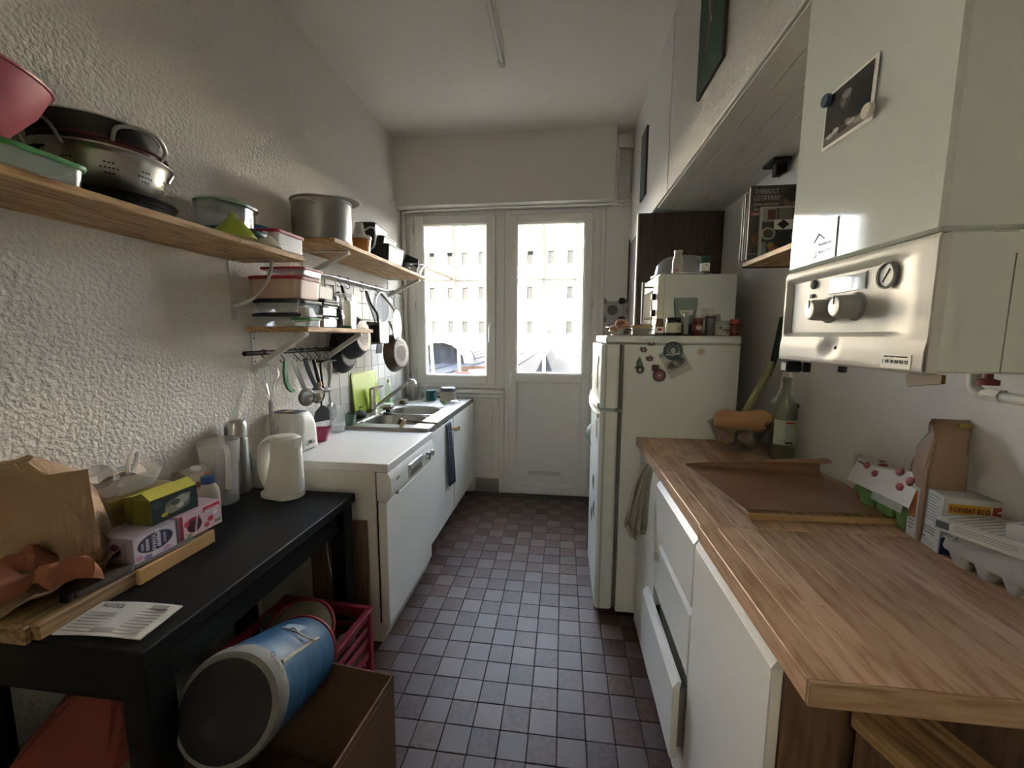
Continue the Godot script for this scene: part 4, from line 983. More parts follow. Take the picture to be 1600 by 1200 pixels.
func on_far_shelf() -> void:
	var y := 1.8525
	var p := thing("stock_pot", "tall stainless steel stock pot with its lid on edge", "pot", V(-1.235, y, -2.04))
	part(p, "pot", S().lathe([[0.0, 0.0], [0.135, 0.0], [0.14, 0.006], [0.14, 0.195], [0.146, 0.2], [0.146, 0.204], [0.138, 0.204], [0.136, 0.196], [0.136, 0.01], [0.0, 0.008]].slice(1), Transform3D(), 44), mats.dull_steel)
	for s in [-1.0, 1.0]:
		part(p, "handle", S().tube(curve([V(0.05, 0.165, s * 0.133), V(0.035, 0.172, s * 0.165), V(0, 0.175, s * 0.172), V(-0.035, 0.172, s * 0.165), V(-0.05, 0.165, s * 0.133)], 5), 0.005, 8), mats.steel)
	var ld := thing("pot_cover", "flat steel lid laid loosely over the stock pot", "lid", V(-1.215, y + 0.208, -2.065), V(5, 0, 2))
	part(ld, "disc", S().lathe([[0.15, 0.0], [0.155, 0.002], [0.155, 0.006], [0.12, 0.014], [0.0, 0.018]], Transform3D(), 40), mats.dull_steel)
	part(ld, "knob", S().lathe([[0.008, 0.017], [0.008, 0.024], [0.016, 0.03], [0.0, 0.036]], Transform3D(), 14), mats.black)
	# orange tub and wire handled spoons
	var o := thing("tub", "small orange tub with a white lid beside the stock pot", "tub", V(-1.135, y, -2.255))
	part(o, "tub", S().lathe([[0.0, 0.0], [0.045, 0.0], [0.05, 0.075], [0.0, 0.075]].slice(1, 3), Transform3D(), 28), mt("tub_orange", "c97f2f", 0.4))
	part(o, "lid", S().lathe([[0.05, 0.07], [0.055, 0.072], [0.055, 0.084], [0.05, 0.09], [0.0, 0.09]], Transform3D(), 28), mt("tub_lid", "cfcac0", 0.4))
	var j := thing("plastic_jug", "small white jug with a loop handle behind the orange tub", "jug", V(-1.20, y, -2.36))
	part(j, "jug", S().lathe([[0.035, 0.0], [0.04, 0.002], [0.036, 0.12], [0.026, 0.17], [0.022, 0.19], [0.018, 0.19], [0.03, 0.12], [0.035, 0.004]], Transform3D(), 20), mats.milky)
	part(j, "handle", S().tube(curve([V(0.03, 0.15, -0.005), V(0.06, 0.17, -0.02), V(0.085, 0.15, -0.03), V(0.075, 0.06, -0.025), V(0.036, 0.04, -0.005)], 5), 0.005, 8), mats.milky)
	# black tins stacked, then loaf tins and a steel dish
	var names := [["black deep tin at the bottom of the stack beside the orange tub", 0.0, 0.2, 0.27, 0.10, V(-1.185, 0, -2.63)], ["black tin with a steel rim in the middle of the stack", 0.102, 0.17, 0.25, 0.042, V(-1.20, 0, -2.60)], ["black loaf tin topmost in the stack beside the orange tub", 0.146, 0.12, 0.235, 0.068, V(-1.215, 0, -2.56)]]
	for q in names:
		var t := thing("cake_tin", q[0], "tin", q[5] + V(0, y + q[1], 0), V(0, 4 if q[1] > 0 else 0, 0))
		part(t, "tin", S().rings([[q[2] * 0.9, q[3] * 0.92, 0.02, 0.0], [q[2], q[3], 0.025, q[4]], [q[2] + 0.012, q[3] + 0.012, 0.028, q[4]], [q[2] + 0.012, q[3] + 0.012, 0.028, q[4] + 0.003], [q[2] - 0.004, q[3] - 0.004, 0.025, q[4] + 0.002], [q[2] * 0.88, q[3] * 0.9, 0.02, 0.004]], Transform3D(), 6), mats.black)
	var sp := thing("cake_tin", "shallow dark tart tin lying at the shelf edge under the black stack", "tin", V(-1.165, y, -2.83), V(0, 0, 3))
	part(sp, "tin", S().lathe([[0.08, 0.0], [0.085, 0.0], [0.1, 0.028], [0.104, 0.028], [0.104, 0.031], [0.098, 0.03], [0.08, 0.005], [0.0, 0.004]], Transform3D(), 28), mats.iron)
	var st := thing("steel_dish", "round steel dish at the far end of the far shelf", "dish", V(-1.175, y, -3.08))
	part(st, "dish", S().lathe([[0.06, 0.0], [0.085, 0.006], [0.1, 0.045], [0.112, 0.066], [0.116, 0.066], [0.116, 0.069], [0.108, 0.069], [0.096, 0.046], [0.08, 0.01], [0.0, 0.006]], Transform3D(), 30), mats.steel)
	for s in [-1.0, 1.0]: part(st, "handle", S().tube(curve([V(0.1, 0.05, s * 0.03), V(0.135, 0.056, s * 0.025), V(0.142, 0.058, 0), V(0.135, 0.056, -s * 0.025), V(0.1, 0.05, -s * 0.03)], 4) if s > 0 else curve([V(-0.1, 0.05, 0.03), V(-0.135, 0.056, 0.02), V(-0.135, 0.056, -0.02), V(-0.1, 0.05, -0.03)], 4), 0.004, 8), mats.steel)
	var lf := thing("cake_tin", "black loaf tin tipped over on the round steel dish", "tin", V(-1.18, y + 0.071, -3.06), V(10, 35, -18))
	part(lf, "tin", S().rings([[0.12, 0.19, 0.012, 0.0], [0.12, 0.19, 0.012, 0.003], [0.1, 0.165, 0.012, 0.06], [0.096, 0.161, 0.012, 0.06], [0.114, 0.184, 0.012, 0.0]], Transform3D(), 5, false, true), mats.black)
	var wr := thing("roasting_rack", "thin folded wire rack lying on the tart tin", "rack", V(-1.155, y + 0.035, -2.86), V(8, 20, -14))
	part(wr, "frame", S().tube([V(-0.07, 0, -0.1), V(0.07, 0, -0.1), V(0.08, 0.01, 0.1), V(-0.06, 0.0, 0.1)], 0.0025, 6, true), mats.chrome)
	for k in 4: part(wr, "wire", S().tube([V(-0.068 + 0.002 * k, 0, -0.06 + 0.04 * k), V(0.072 + 0.002 * k, 0.004, -0.06 + 0.04 * k)], 0.0015, 5), mats.chrome)

func on_small_shelf() -> void:
	var y := 1.4255
	var dark_lid := mt("lid_dark", "2f3a3c", 0.35)
	var glass := clear("food_glass", "c9d4d0", 0.22, 0.04)
	food_box("lower of two dark lidded glass boxes at the near end of the small shelf", V(-1.25, y, -1.755), 0, 0.24, 0.17, 0.05, 0.03, glass, dark_lid, "", 0.012)
	var g2 := food_box("upper of two dark lidded glass boxes at the near end of the small shelf", V(-1.245, y + 0.063, -1.755), 0, 0.235, 0.165, 0.046, 0.03, glass, dark_lid, "", 0.012)
	part(g2, "clip", S().box(V(0.085, 0.046, 0.09), V(0.06, 0.024, 0.008), 0.003), mats.clear_plastic, "clear snap clip")
	food_box("milky box of pinkish food with a red lid above the dark lidded boxes", V(-1.25, y + 0.122, -1.75), 0, 0.24, 0.175, 0.088, 0.03, clear("pinkish", "d8b9a4", 0.8, 0.35), mats.lid_red, "", 0.012, 0.93)
	food_box("clear box with a red lid, topmost under the near shelf end", V(-1.235, y + 0.225, -1.78), 0, 0.2, 0.16, 0.032, 0.02, mats.clear_plastic, mats.lid_red, "", 0.007, 0.95)
	food_box("clear tub with green rims at the front edge of the small shelf", V(-1.13, y, -1.71), 0, 0.075, 0.11, 0.034, 0.02, clear("tub_clear", "e6ecd8", 0.35, 0.1), mats.lid_green, "", 0.006)
	solo("plastic_pot", "small white plastic pot upside down on the green rimmed tub", "pot", S().rings([[0.06, 0.07, 0.012, 0.0], [0.062, 0.072, 0.012, 0.003], [0.042, 0.052, 0.012, 0.04], [0.038, 0.048, 0.01, 0.042]]), mats.milky, V(-1.13, y + 0.0425, -1.71))
	var gs := food_box("grey clear clip box, lower of the pair behind the green rimmed tub", V(-1.17, y, -1.89), 0, 0.09, 0.13, 0.048, 0.012, clear("grey_clear", "a9acb2", 0.45, 0.15), mt("lid_smoke", "5d6066", 0.35), "", 0.006, 0.95)
	part(gs, "clip", S().box(V(0.052, 0.04, 0), V(0.006, 0.022, 0.05), 0.002), mats.clear_plastic)
	var gs2 := food_box("grey clear clip box, upper of the pair behind the green rimmed tub", V(-1.17, y + 0.056, -1.89), 0, 0.09, 0.13, 0.044, 0.012, mats.grey_clear, mats.lid_smoke, "", 0.006, 0.95)
	part(gs2, "clip", S().box(V(0.052, 0.036, 0), V(0.006, 0.022, 0.05), 0.002), mats.clear_plastic)
	food_box("flat black lidded box on the grey clip boxes", V(-1.175, y + 0.108, -1.895), 0, 0.11, 0.14, 0.018, 0.012, mats.black, mats.black, "", 0.008, 0.97)
	food_box("white box without markings on the flat black box", V(-1.19, y + 0.137, -1.90), 0, 0.085, 0.125, 0.058, 0.01, mt("box_white", "c9c6bc", 0.45), null, "", 0.01, 0.93)
	# glass coffee pot
	var c := thing("coffee_pot", "round smoked glass coffee pot with a steel collar and square handle", "coffee pot", V(-1.245, y, -2.09))
	part(c, "globe", S().lathe([[0.035, 0.0], [0.05, 0.004], [0.07, 0.03], [0.076, 0.06], [0.07, 0.09], [0.05, 0.117], [0.04, 0.125], [0.0, 0.126]], Transform3D(), 30), mt("smoked_globe", "1e1c18", 0.06))
	part(c, "collar", S().lathe([[0.041, 0.122], [0.046, 0.126], [0.048, 0.165], [0.044, 0.172], [0.0, 0.174]], Transform3D(), 24), mats.chrome)
	part(c, "handle", S().prism([V2(-0.03, 0.0), V2(0.03, 0.0), V2(0.03, 0.006), V2(-0.024, 0.006), V2(-0.024, 0.054), V2(0.024, 0.054), V2(0.024, 0.006), V2(0.03, 0.006), V2(0.03, 0.06), V2(-0.03, 0.06)], 0.022, at(V(-0.005, 0.172, 0), V(0, 70, 0))), mats.chrome)
	part(c, "spigot", S().ball(V(0.03, 0.145, 0.035), V(0.015, 0.015, 0.015), 12, 8), mats.black)
	# tall clear jug
	var j := thing("storage_jug", "tall clear plastic jug at the far end of the small shelf", "jug", V(-1.225, y, -2.205), V(0, 8, 0))
	part(j, "jug", S().rings([[0.10, 0.10, 0.03, 0.0], [0.102, 0.102, 0.03, 0.003], [0.122, 0.122, 0.03, 0.185], [0.118, 0.118, 0.03, 0.185], [0.097, 0.097, 0.03, 0.004]]), mats.clear_plastic)
	part(j, "rim", S().rings([[0.124, 0.124, 0.03, 0.184], [0.128, 0.128, 0.03, 0.187], [0.124, 0.124, 0.03, 0.192], [0.118, 0.118, 0.03, 0.19]], Transform3D(), 5, false, false), mats.milky)
	var tb := thing("storage_tube", "slim clear tube with a dark green foot in front of the tall jug", "tube", V(-1.125, y, -2.05))
	part(tb, "tube", S().lathe([[0.02, 0.012], [0.022, 0.014], [0.022, 0.13], [0.016, 0.142], [0.0, 0.144]], Transform3D(), 18), clear("tube_clear", "e6e4cf", 0.4, 0.1))
	part(tb, "foot", S().lathe([[0.024, 0.0], [0.024, 0.014], [0.0, 0.015]], Transform3D(), 18), mt("foot_green", "1f5a36", 0.4))

func hook_shape() -> Shape:
	return S().tube(curve([V(-0.004, -0.005, 0.012), V(-0.003, 0.006, 0.0125), V(0, 0.0135, 0.004), V(0, 0.0125, -0.008), V(0, 0.0, -0.0145), V(0, -0.014, -0.010), V(0, -0.026, 0.005), V(0, -0.037, 0.014), V(0, -0.047, 0.012), V(0, -0.052, 0.0), V(0, -0.047, -0.012), V(0, -0.036, -0.014)], 3), 0.0022, 6)

# a pan hung by its handle: its base looks into the room along +x
func hung_pan(called: String, label: String, p: Vector3, turn: Vector3, r: float, depth: float, side: Material, base: Material, handle: Material, hl := 0.16, rb := 0.0) -> Node3D:
	var t := thing(called, label, "pan", p, turn)
	if rb == 0.0: rb = r * 0.78
	var xf := at(Vector3.ZERO, V(0, 0, 90))   # lathe axis along -x: rim towards the wall
	part(t, "pan", S().lathe([[rb, 0.0], [rb + 0.006, 0.003], [r * 0.94, depth * 0.55], [r, depth], [r + 0.003, depth], [r, depth + 0.003], [r - 0.003, depth], [rb, 0.006], [0.0, 0.005]], xf, 40), side)
	part(t, "base", S().lathe([[0.0, -0.0015], [rb * 0.93, -0.0015], [rb, 0.0005]].slice(1), xf, 36), base)
	var b := part(t, "base_ring", S().lathe([[rb * 0.55, -0.0018], [rb * 0.58, -0.003], [rb * 0.62, -0.0018]], xf, 30), base)
	if handle: part(t, "handle", S().tube(curve([V(-depth * 0.8, r * 0.97, 0), V(-depth * 0.85, r + hl * 0.3, 0), V(-depth * 1.0 - 0.01, r + hl * 0.75, 0), V(-depth - 0.015, r + hl, 0)], 5), 0.0085, 8), handle)
	return t

func hanging() -> void:
	var hk := hook_shape()
	var rod := ["hook that holds the wire whisk", "hook that holds the green peeler", "hook that holds the steel ladle", "hook that holds the skimmer", "hook that holds the black turner", "hook that holds the small sieve", "hook that holds the potato masher"]
	var zs := [-1.70, -1.82, -1.92, -1.97, -2.03, -2.10, -2.19]
	for i in 7: solo("s_hook", "bent wire " + rod[i], "hook", hk, mats.iron, V(-1.34, 1.3095, zs[i]), V(0, 90 if i % 3 == 0 else 75, 0), "hooks on the utensil rod")
	var rail := ["black pan nearest the small shelf", "second black pan", "long black turner and square saucepan", "grey round lid", "hanging wire skewers"]
	var zr := [-2.38, -2.48, -2.66, -2.88, -3.17]
	for i in 5: solo("s_hook", "bent wire hook on the chrome rail above the " + rail[i], "hook", hk, mats.iron, V(-1.35, 1.7325, zr[i]), V(0, 80, 0), "hooks on the pan rail")
	# whisk
	var w := thing("whisk", "long wire balloon whisk hanging head up", "whisk", V(-1.315, 0.93, -1.69))
	for k in 6:
		var a := PI * k / 6.0
		var pts := []
		for i in 29:
			var t := absf(i - 14.0) / 14.0          # 1 at the grip, 0 at the crown
			var h := 1.0 - t
			var wd := 0.044 * (pow(h / 0.68, 1.25) if h < 0.68 else sqrt(maxf(0.0, 1.0 - pow((h - 0.68) / 0.32, 2.0)))) + 0.004 * t
			var sx := wd * (1.0 if i < 14 else -1.0)
			pts.append(V(cos(a) * sx, 0.165 + 0.165 * h, sin(a) * sx))
		part(w, "wire", S().tube(pts, 0.0013, 5), mats.chrome)
	part(w, "grip", S().lathe([[0.0, 0.0], [0.009, 0.004], [0.0095, 0.15], [0.006, 0.165]].slice(1), Transform3D(), 14), mats.dull_steel)
	# green peeler
	var g := thing("peeler", "green plastic handled peeler hanging behind the ladle", "peeler", V(-1.32, 1.265, -1.815))
	part(g, "handle", S().prism([V2(-0.008, 0.0), V2(0.01, 0.0), V2(0.02, -0.05), V2(0.016, -0.1), V2(-0.002, -0.135), V2(-0.03, -0.155), V2(-0.05, -0.152), V2(-0.048, -0.142), V2(-0.024, -0.132), V2(-0.006, -0.1), V2(-0.002, -0.05)], 0.012, at(Vector3.ZERO, V(0, 90, 0), V(-1, 1, 1))), mt("peeler_green", "2c7a34", 0.35))
	# ladle and skimmer with flat steel handles
	for q in [["ladle", "steel ladle with a flat handle hanging beside the green peeler", -1.835, 0.0], ["skimmer", "steel slotted skimmer with a black edged handle", -1.925, 1.0]]:
		var l := thing(q[0], q[1], q[0], V(-1.285, 1.268, q[2]), V(0, -20, 0))
		part(l, "handle", S().sheet(func(u: float, v: float): return V(-0.02 + 0.035 * u * u, 0.004 - 0.14 * u - 0.02 * u * u, -0.005 + (v - 0.5) * (0.018 + 0.006 * sin(PI * u)) - 0.035 * u), 12, 2, 0.006), mats.black if q[3] > 0 else mats.steel)
		part(l, "bowl", S().lathe([[0.0, 0.022], [0.024, 0.017], [0.036, 0.006], [0.041, -0.003], [0.043, -0.002], [0.038, 0.010], [0.026, 0.022], [0.0, 0.027]], at(V(0.006, -0.185, -0.045), V(0, 0, 78)), 26), mats.steel)
		part(l, "bowl_edge", S().tube(range(24).map(func(k: int): return V(0.009 + 0.001, -0.185 + 0.042 * sin(TAU * k / 24), -0.045 + 0.042 * cos(TAU * k / 24))), 0.003, 6, true), mats.black)
		if q[3] > 0:
			for k in 5: part(l, "slot", S().box(V(-0.016, -0.2 + k * 0.008, -0.045), V(0.003, 0.003, 0.03)), mats.gap)
	# black turner with a wooden ring
	var b := thing("turner", "long black plastic turner hanging above the red bowl", "turner", V(-1.29, 1.265, -1.99))
	part(b, "handle", S().tube([V(0, 0, 0), V(0.0, -0.11, -0.035), V(0.0, -0.125, -0.04)], [0.009, 0.011, 0.008], 10), mats.black)
	part(b, "ring", S().lathe([[0.012, -0.012], [0.014, -0.006], [0.013, 0.01], [0.01, 0.014]], at(V(0, -0.135, -0.042), V(12, 0, 0)), 14), mt("ring_wood", "a7825f", 0.5), "wooden ring")
	part(b, "stem", S().tube([V(0, -0.145, -0.045), V(0, -0.26, -0.052)], 0.005, 8), mats.black)
	part(b, "blade", S().prism([V2(-0.012, 0.0), V2(0.012, 0.0), V2(0.045, -0.03), V2(0.055, -0.09), V2(-0.05, -0.09), V2(-0.04, -0.03)], 0.004, at(V(0.0, -0.255, -0.06), V(12, 70, 0))), mats.black)
	# sieve on a string
	var v := thing("sieve", "small wire sieve hanging from a pale string by the tiles", "sieve", V(-1.31, 1.255, -2.105))
	part(v, "string", S().tube([V(0, 0.0, 0), V(0, -0.09, -0.02), V(0, -0.245, -0.07)], 0.0018, 5), mt("string", "c9bfa9", 0.9))
	part(v, "rim", S().tube(range(24).map(func(k: int): return V(0.02 * cos(TAU * k / 24) + 0.0, -0.30 + 0.055 * sin(TAU * k / 24), -0.075 + 0.045 * cos(TAU * k / 24))), 0.003, 6, true), mats.chrome)
	part(v, "mesh_bowl", S().lathe([[0.052, 0.0], [0.045, 0.02], [0.028, 0.035], [0.0, 0.04]], at(V(0, -0.30, -0.075), V(0, 0, 90), V(1, 1, 0.85)), 20), clear("sieve_mesh", "8f8d88", 0.55, 0.4))
	# masher
	var m := thing("potato_masher", "steel potato masher with a grey grip hanging by the tiles", "masher", V(-1.30, 1.25, -2.08))
	part(m, "mash_plate", S().span(V(-0.03, -0.006, -0.10), V(0.03, 0.004, 0.03), 0.003), mats.iron)
	part(m, "arm", S().tube(curve([V(0, 0, 0.01), V(0, -0.05, 0.012), V(0, -0.145, 0.0)], 5), 0.006, 8), mats.iron)
	part(m, "arm", S().tube(curve([V(0, 0, -0.085), V(0, -0.08, -0.082), V(0, -0.145, -0.06)], 5), 0.006, 8), mats.dull_steel)
	part(m, "grip", S().lathe([[0.008, -0.045], [0.014, -0.035], [0.016, 0.0], [0.013, 0.03], [0.008, 0.04]], at(V(0, -0.16, -0.03), V(90, 0, 0)), 14), mats.grey)
	# pans on the rail
	var worn := mt("worn_base", "857769", 0.55, 0.15)
	worn.albedo_texture = noise(FastNoiseLite.TYPE_SIMPLEX, 0.04, 4, 71, [[0.25, "5f554b"], [0.5, "ffffff"], [0.8, "b8a792"]], 256, 256)
	tri_map(worn, V(6, 6, 6))
	hung_pan("frying_pan", "wide flat black frying pan hanging hindmost behind the deep pan", V(-1.315, 1.305, -2.41), V(0, 0, 0), 0.15, 0.045, mats.black, worn, mats.black, 0.2, 0.105)
	hung_pan("frying_pan", "deep black pan with a worn base hanging over the end of the small shelf", V(-1.185, 1.385, -2.34), V(0, 0, 4), 0.135, 0.09, mats.black, worn, mats.black, 0.17, 0.088)
	var sp := thing("spatula", "long black spatula hanging beside the square saucepan", "spatula", V(-1.30, 1.68, -2.62))
	part(sp, "handle", S().tube(curve([V(0, 0, 0), V(0.03, -0.09, -0.01), V(0.055, -0.15, -0.04), V(0.06, -0.22, -0.03)], 5), 0.008, 8), mats.black)
	part(sp, "blade", S().sheet(func(u: float, q: float): return V(0.06 + 0.01 * sin(PI * u), -0.2 - 0.21 * u, -0.03 + (q - 0.5) * (0.05 + 0.03 * u)), 8, 3, 0.006), mats.black)
	var sq := thing("saucepan", "small square steel saucepan with a wire handle", "saucepan", V(-1.18, 1.405, -2.615))
	part(sq, "pan", S().rings([[0.13, 0.13, 0.015, 0.0], [0.14, 0.14, 0.018, 0.004], [0.145, 0.145, 0.018, 0.085], [0.15, 0.15, 0.02, 0.088], [0.14, 0.14, 0.018, 0.088], [0.13, 0.13, 0.015, 0.006]], at(Vector3.ZERO, V(0, 0, 90))), mt("dark_steel", "6d6860", 0.22, 1.0))
	part(sq, "handle", S().tube(curve([V(-0.06, 0.07, 0.0), V(-0.075, 0.15, 0.02), V(-0.1, 0.22, 0.02), V(-0.13, 0.278, -0.02)], 5), 0.006, 8), mats.steel)
	var ld := thing("saucepan_cover", "round dark grey lid with a bright rim hanging behind the brown pan", "lid", V(-1.205, 1.46, -2.895), V(0, 8, 0))
	part(ld, "disc", S().lathe([[0.0, 0.0], [0.105, 0.001], [0.112, 0.006]].slice(1), at(Vector3.ZERO, V(0, 0, 90)), 32), mt("lid_grey", "57534e", 0.5, 0.2))
	part(ld, "rim", S().tube(range(32).map(func(k: int): return V(-0.004, 0.112 * sin(TAU * k / 32), 0.112 * cos(TAU * k / 32))), 0.004, 6, true), mats.chrome)
	part(ld, "handle", S().tube(curve([V(-0.01, 0.10, 0.02), V(-0.05, 0.16, 0.015), V(-0.11, 0.225, 0.01)], 5), 0.008, 8), mats.steel)
	hung_pan("frying_pan", "brown sided frying pan with a worn base hanging nearest the window", V(-1.175, 1.262, -2.885), V(0, -8, 3), 0.135, 0.065, mt("pan_brown", "4f4034", 0.4, 0.3), worn, mats.steel, 0.1, 0.1)
	var sk := thing("skewers", "thin wire skewers on the last hook of the chrome rail", "skewer", V(-1.345, 1.685, -3.17))
	for k in 2: part(sk, "wire", S().tube([V(0, 0, 0), V(0.01 * k, -0.09, 0.015 - 0.02 * k), V(0.01, -0.19, 0.0 - 0.03 * k)], 0.002, 5), mats.iron)
	var dh := thing("splash_guard", "pale mesh splash guard leaning on the tiles behind the pans", "splash guard", V(-1.372, 1.60, -3.02))
	part(dh, "mesh_disc", S().lathe([[0.0, 0.0], [0.115, 0.0], [0.115, 0.002]].slice(1), at(Vector3.ZERO, V(0, 0, 90)), 30), clear("guard_mesh", "7a7872", 0.35, 0.5))
	part(dh, "rim", S().tube(range(28).map(func(k: int): return V(0, 0.115 * sin(TAU * k / 28), 0.115 * cos(TAU * k / 28))), 0.003, 6, true), mats.steel)

# a printed carton: the box, then raised print panels on its faces; local origin at its base centre, x across (towards the room), z along
func carton(label: String, p: Vector3, yaw: float, s: Vector3, body: Material, group := "") -> Node3D:
	var t := thing("carton", label, "carton", p, V(0, yaw, 0), group)
	part(t, "box", S().span(V(-s.x / 2, 0, -s.z / 2), V(s.x / 2, s.y, s.z / 2), 0.0012), body)
	return t
func face_x(t: Node3D, called: String, x: float, y0: float, y1: float, z0: float, z1: float, m: Material) -> MeshInstance3D:   # print on the +x side
	var s := S()
	var e := 0.0006 * signf(x)
	if x > 0: s.card(V(x + e, y0, z1), V(x + e, y0, z0), V(x + e, y1, z0), V(x + e, y1, z1))
	else: s.card(V(x + e, y0, z0), V(x + e, y0, z1), V(x + e, y1, z1), V(x + e, y1, z0))
	return part(t, called, s, m)
func face_z(t: Node3D, called: String, z: float, y0: float, y1: float, x0: float, x1: float, m: Material) -> MeshInstance3D:   # print on the +z side
	var s := S()
	s.card(V(x0, y0, z + 0.0006), V(x1, y0, z + 0.0006), V(x1, y1, z + 0.0006), V(x0, y1, z + 0.0006))
	return part(t, called, s, m)
const FX := Vector3(0, 90, 0)

# crumpled paper: loft of jittered rings
func crumple(list: Array, xf: Transform3D, j: float, n := 6, seed_ := 3, cap0 := true, cap1 := true) -> Shape:
	var r := RandomNumberGenerator.new()
	r.seed = seed_
	var s := S()
	s.crease = 24.0
	var rr := []
	var a := S()
	for l in list:
		var t := S().rings([l, l], Transform3D(), n, false, false)
		var ring := PackedVector3Array()
		for k in 4 * n: ring.append(t.v[k * 6])
		rr.append(ring)
	for i in rr.size():
		for k in rr[i].size():
			var jj: float = j * (0.3 if i == 0 else 1.0)
			rr[i][k] = xf * (rr[i][k] + V(r.randf_range(-jj, jj), r.randf_range(-jj, jj) * (0.0 if i == 0 else 1.0), r.randf_range(-jj, jj)))
	return s.loft(rr, true, cap0, cap1)

func on_table() -> void:
	var y := 0.7405
	var cb := thing("chopping_board", "thick wooden chopping board along the wall with groceries on it", "chopping board", V(-1.225, y, -0.89))
	part(cb, "board", S().span(V(-0.145, 0, -0.215), V(0.134, 0.038, 0.22), 0.004), mats.board_wood)
	part(cb, "edge_strip", S().span(V(0.1345, 0, -0.215), V(0.146, 0.041, 0.02), 0.002), mt("edge_wood", "b58f58", 0.55))
	part(cb, "end_strip", S().span(V(-0.145, 0, 0.2205), V(0.12, 0.039, 0.235), 0.003), mats.board_wood)
	var by := y + 0.0415
	var kn := thing("bread_knife", "bread knife with a dark grey wooden handle on the chopping board edge", "knife", V(-1.115, by - 0.003, -0.80), V(0, -7, 0))
	part(kn, "handle", S().rings([[0.026, 0.125, 0.01, 0.0], [0.028, 0.128, 0.012, 0.006], [0.026, 0.125, 0.01, 0.015]], at(V(0, 0.002, -0.015))), mt("knife_wood", "57504a", 0.6))
	part(kn, "blade", S().span(V(-0.014, 0.006, -0.24), V(0.012, 0.008, -0.075), 0.0005), mats.dull_steel)
	part(kn, "end_cap", S().rings([[0.027, 0.016, 0.007, 0.0], [0.027, 0.016, 0.007, 0.018]], at(V(0, 0.001, 0.055))), mats.black)
	part(kn, "rivet", S().lathe([[0.004, 0], [0.0, 0.0015]], at(V(0, 0.017, -0.05)), 10), mats.dull_steel)
	# teas and tin
	var c := carton("lilac tea carton under the green one, nearest the paper bags", V(-1.165, by, -0.945), -4, V(0.125, 0.076, 0.115), mt("tea_lilac", "a399a2", 0.5))
	face_x(c, "side_print", 0.0625, 0.004, 0.074, -0.055, 0.055, picture("lilac_print", 192, 128, "cfc4cc", [["oval", 0.5, 0.42, 0.42, 0.36, "3e3a4b"], ["rect", 0.16, 0.3, 0.07, 0.3, "9a92ae"], ["rect", 0.27, 0.2, 0.08, 0.48, "b5aec2"], ["rect", 0.41, 0.13, 0.08, 0.58, "8f86a8"], ["rect", 0.55, 0.13, 0.08, 0.58, "bdb6c6"], ["rect", 0.69, 0.22, 0.07, 0.42, "8f86a8"], ["oval", 0.1, 0.82, 0.08, 0.1, "c98ea6"], ["oval", 0.3, 0.9, 0.1, 0.08, "8d7fae"], ["oval", 0.75, 0.88, 0.12, 0.08, "b993b4"]], 0.45))
	face_z(c, "end_print", 0.0575, 0.002, 0.072, -0.06, 0.06, picture("lilac_end", 96, 64, "a89ca4", [["oval", 0.55, 0.45, 0.13, 0.25, "6f3b55"], ["oval", 0.2, 0.6, 0.12, 0.25, "7d6a92"], ["rect", 0.8, 0.1, 0.05, 0.8, "8d8290"]], 0.45))
	words(c, "INFUSION", 0.012, mats.print_white, at(V(0.0635, 0.04, 0.0), V(0, 90, 78)))
	c = carton("pink and red fruit tea carton at the far end of the chopping board", V(-1.165, by, -1.085), -2, V(0.13, 0.078, 0.145), mt("tea_pink", "c7a3ae", 0.5))
	face_x(c, "side_print", 0.065, 0.002, 0.076, -0.07, 0.071, picture("pink_print", 256, 128, "d3b3bb", [["rect", 0.0, 0.0, 0.08, 1.0, "8d2438"], ["rect", 0.55, 0.02, 0.43, 0.22, "b3243f"], ["oval", 0.33, 0.55, 0.17, 0.3, "4a1624"], ["oval", 0.33, 0.3, 0.14, 0.08, "8d2034"], ["oval", 0.16, 0.4, 0.06, 0.12, "b8364c"], ["oval", 0.2, 0.9, 0.06, 0.08, "7fa06a"], ["oval", 0.72, 0.6, 0.07, 0.12, "c0303c"], ["oval", 0.85, 0.4, 0.05, 0.1, "e9dfe0"], ["oval", 0.62, 0.8, 0.06, 0.1, "bf3b45"], ["rect", 0.82, 0.75, 0.07, 0.14, "5d8a4c"], ["rect", 0.9, 0.75, 0.07, 0.14, "5d8a4c"]], 0.45))
	words(c, "INFUSION", 0.011, mats.print_white, at(V(0.066, 0.06, -0.036), V(0, 90, 0)), "Droid Sans", true, 0.052)
	words(c, "FRUITS ROUGES", 0.006, mats.print_white, at(V(0.066, 0.036, 0.018), V(0, 90, 80)), "Droid Sans", true)
	c = thing("carton", "opened dark green and lime tea carton lying on the lilac carton", "carton", V(-1.165, by + 0.078, -1.025), V(0, -3, 0))
	part(c, "box", S().span(V(-0.045, 0, -0.07), V(0.045, 0.072, 0.07), 0.001), mt("tea_olive", "6f6a20", 0.5))
	face_x(c, "side_print", 0.045, 0.001, 0.071, -0.069, 0.069, picture("green_print", 256, 128, "1d2b25", [["oval", 0.55, 0.5, 0.28, 0.3, "6d6b5c"], ["oval", 0.45, 0.62, 0.18, 0.18, "8d8876"], ["oval", 0.66, 0.36, 0.16, 0.2, "a39d8b"], ["oval", 0.5, 0.4, 0.1, 0.12, "504f44"], ["oval", 0.6, 0.6, 0.08, 0.1, "bab39f"], ["oval", 0.12, 0.25, 0.12, 0.15, "36463c"], ["oval", 0.26, 0.75, 0.07, 0.09, "b3ac2c"], ["oval", 0.8, 0.25, 0.05, 0.07, "8f8b78"]], 0.45))
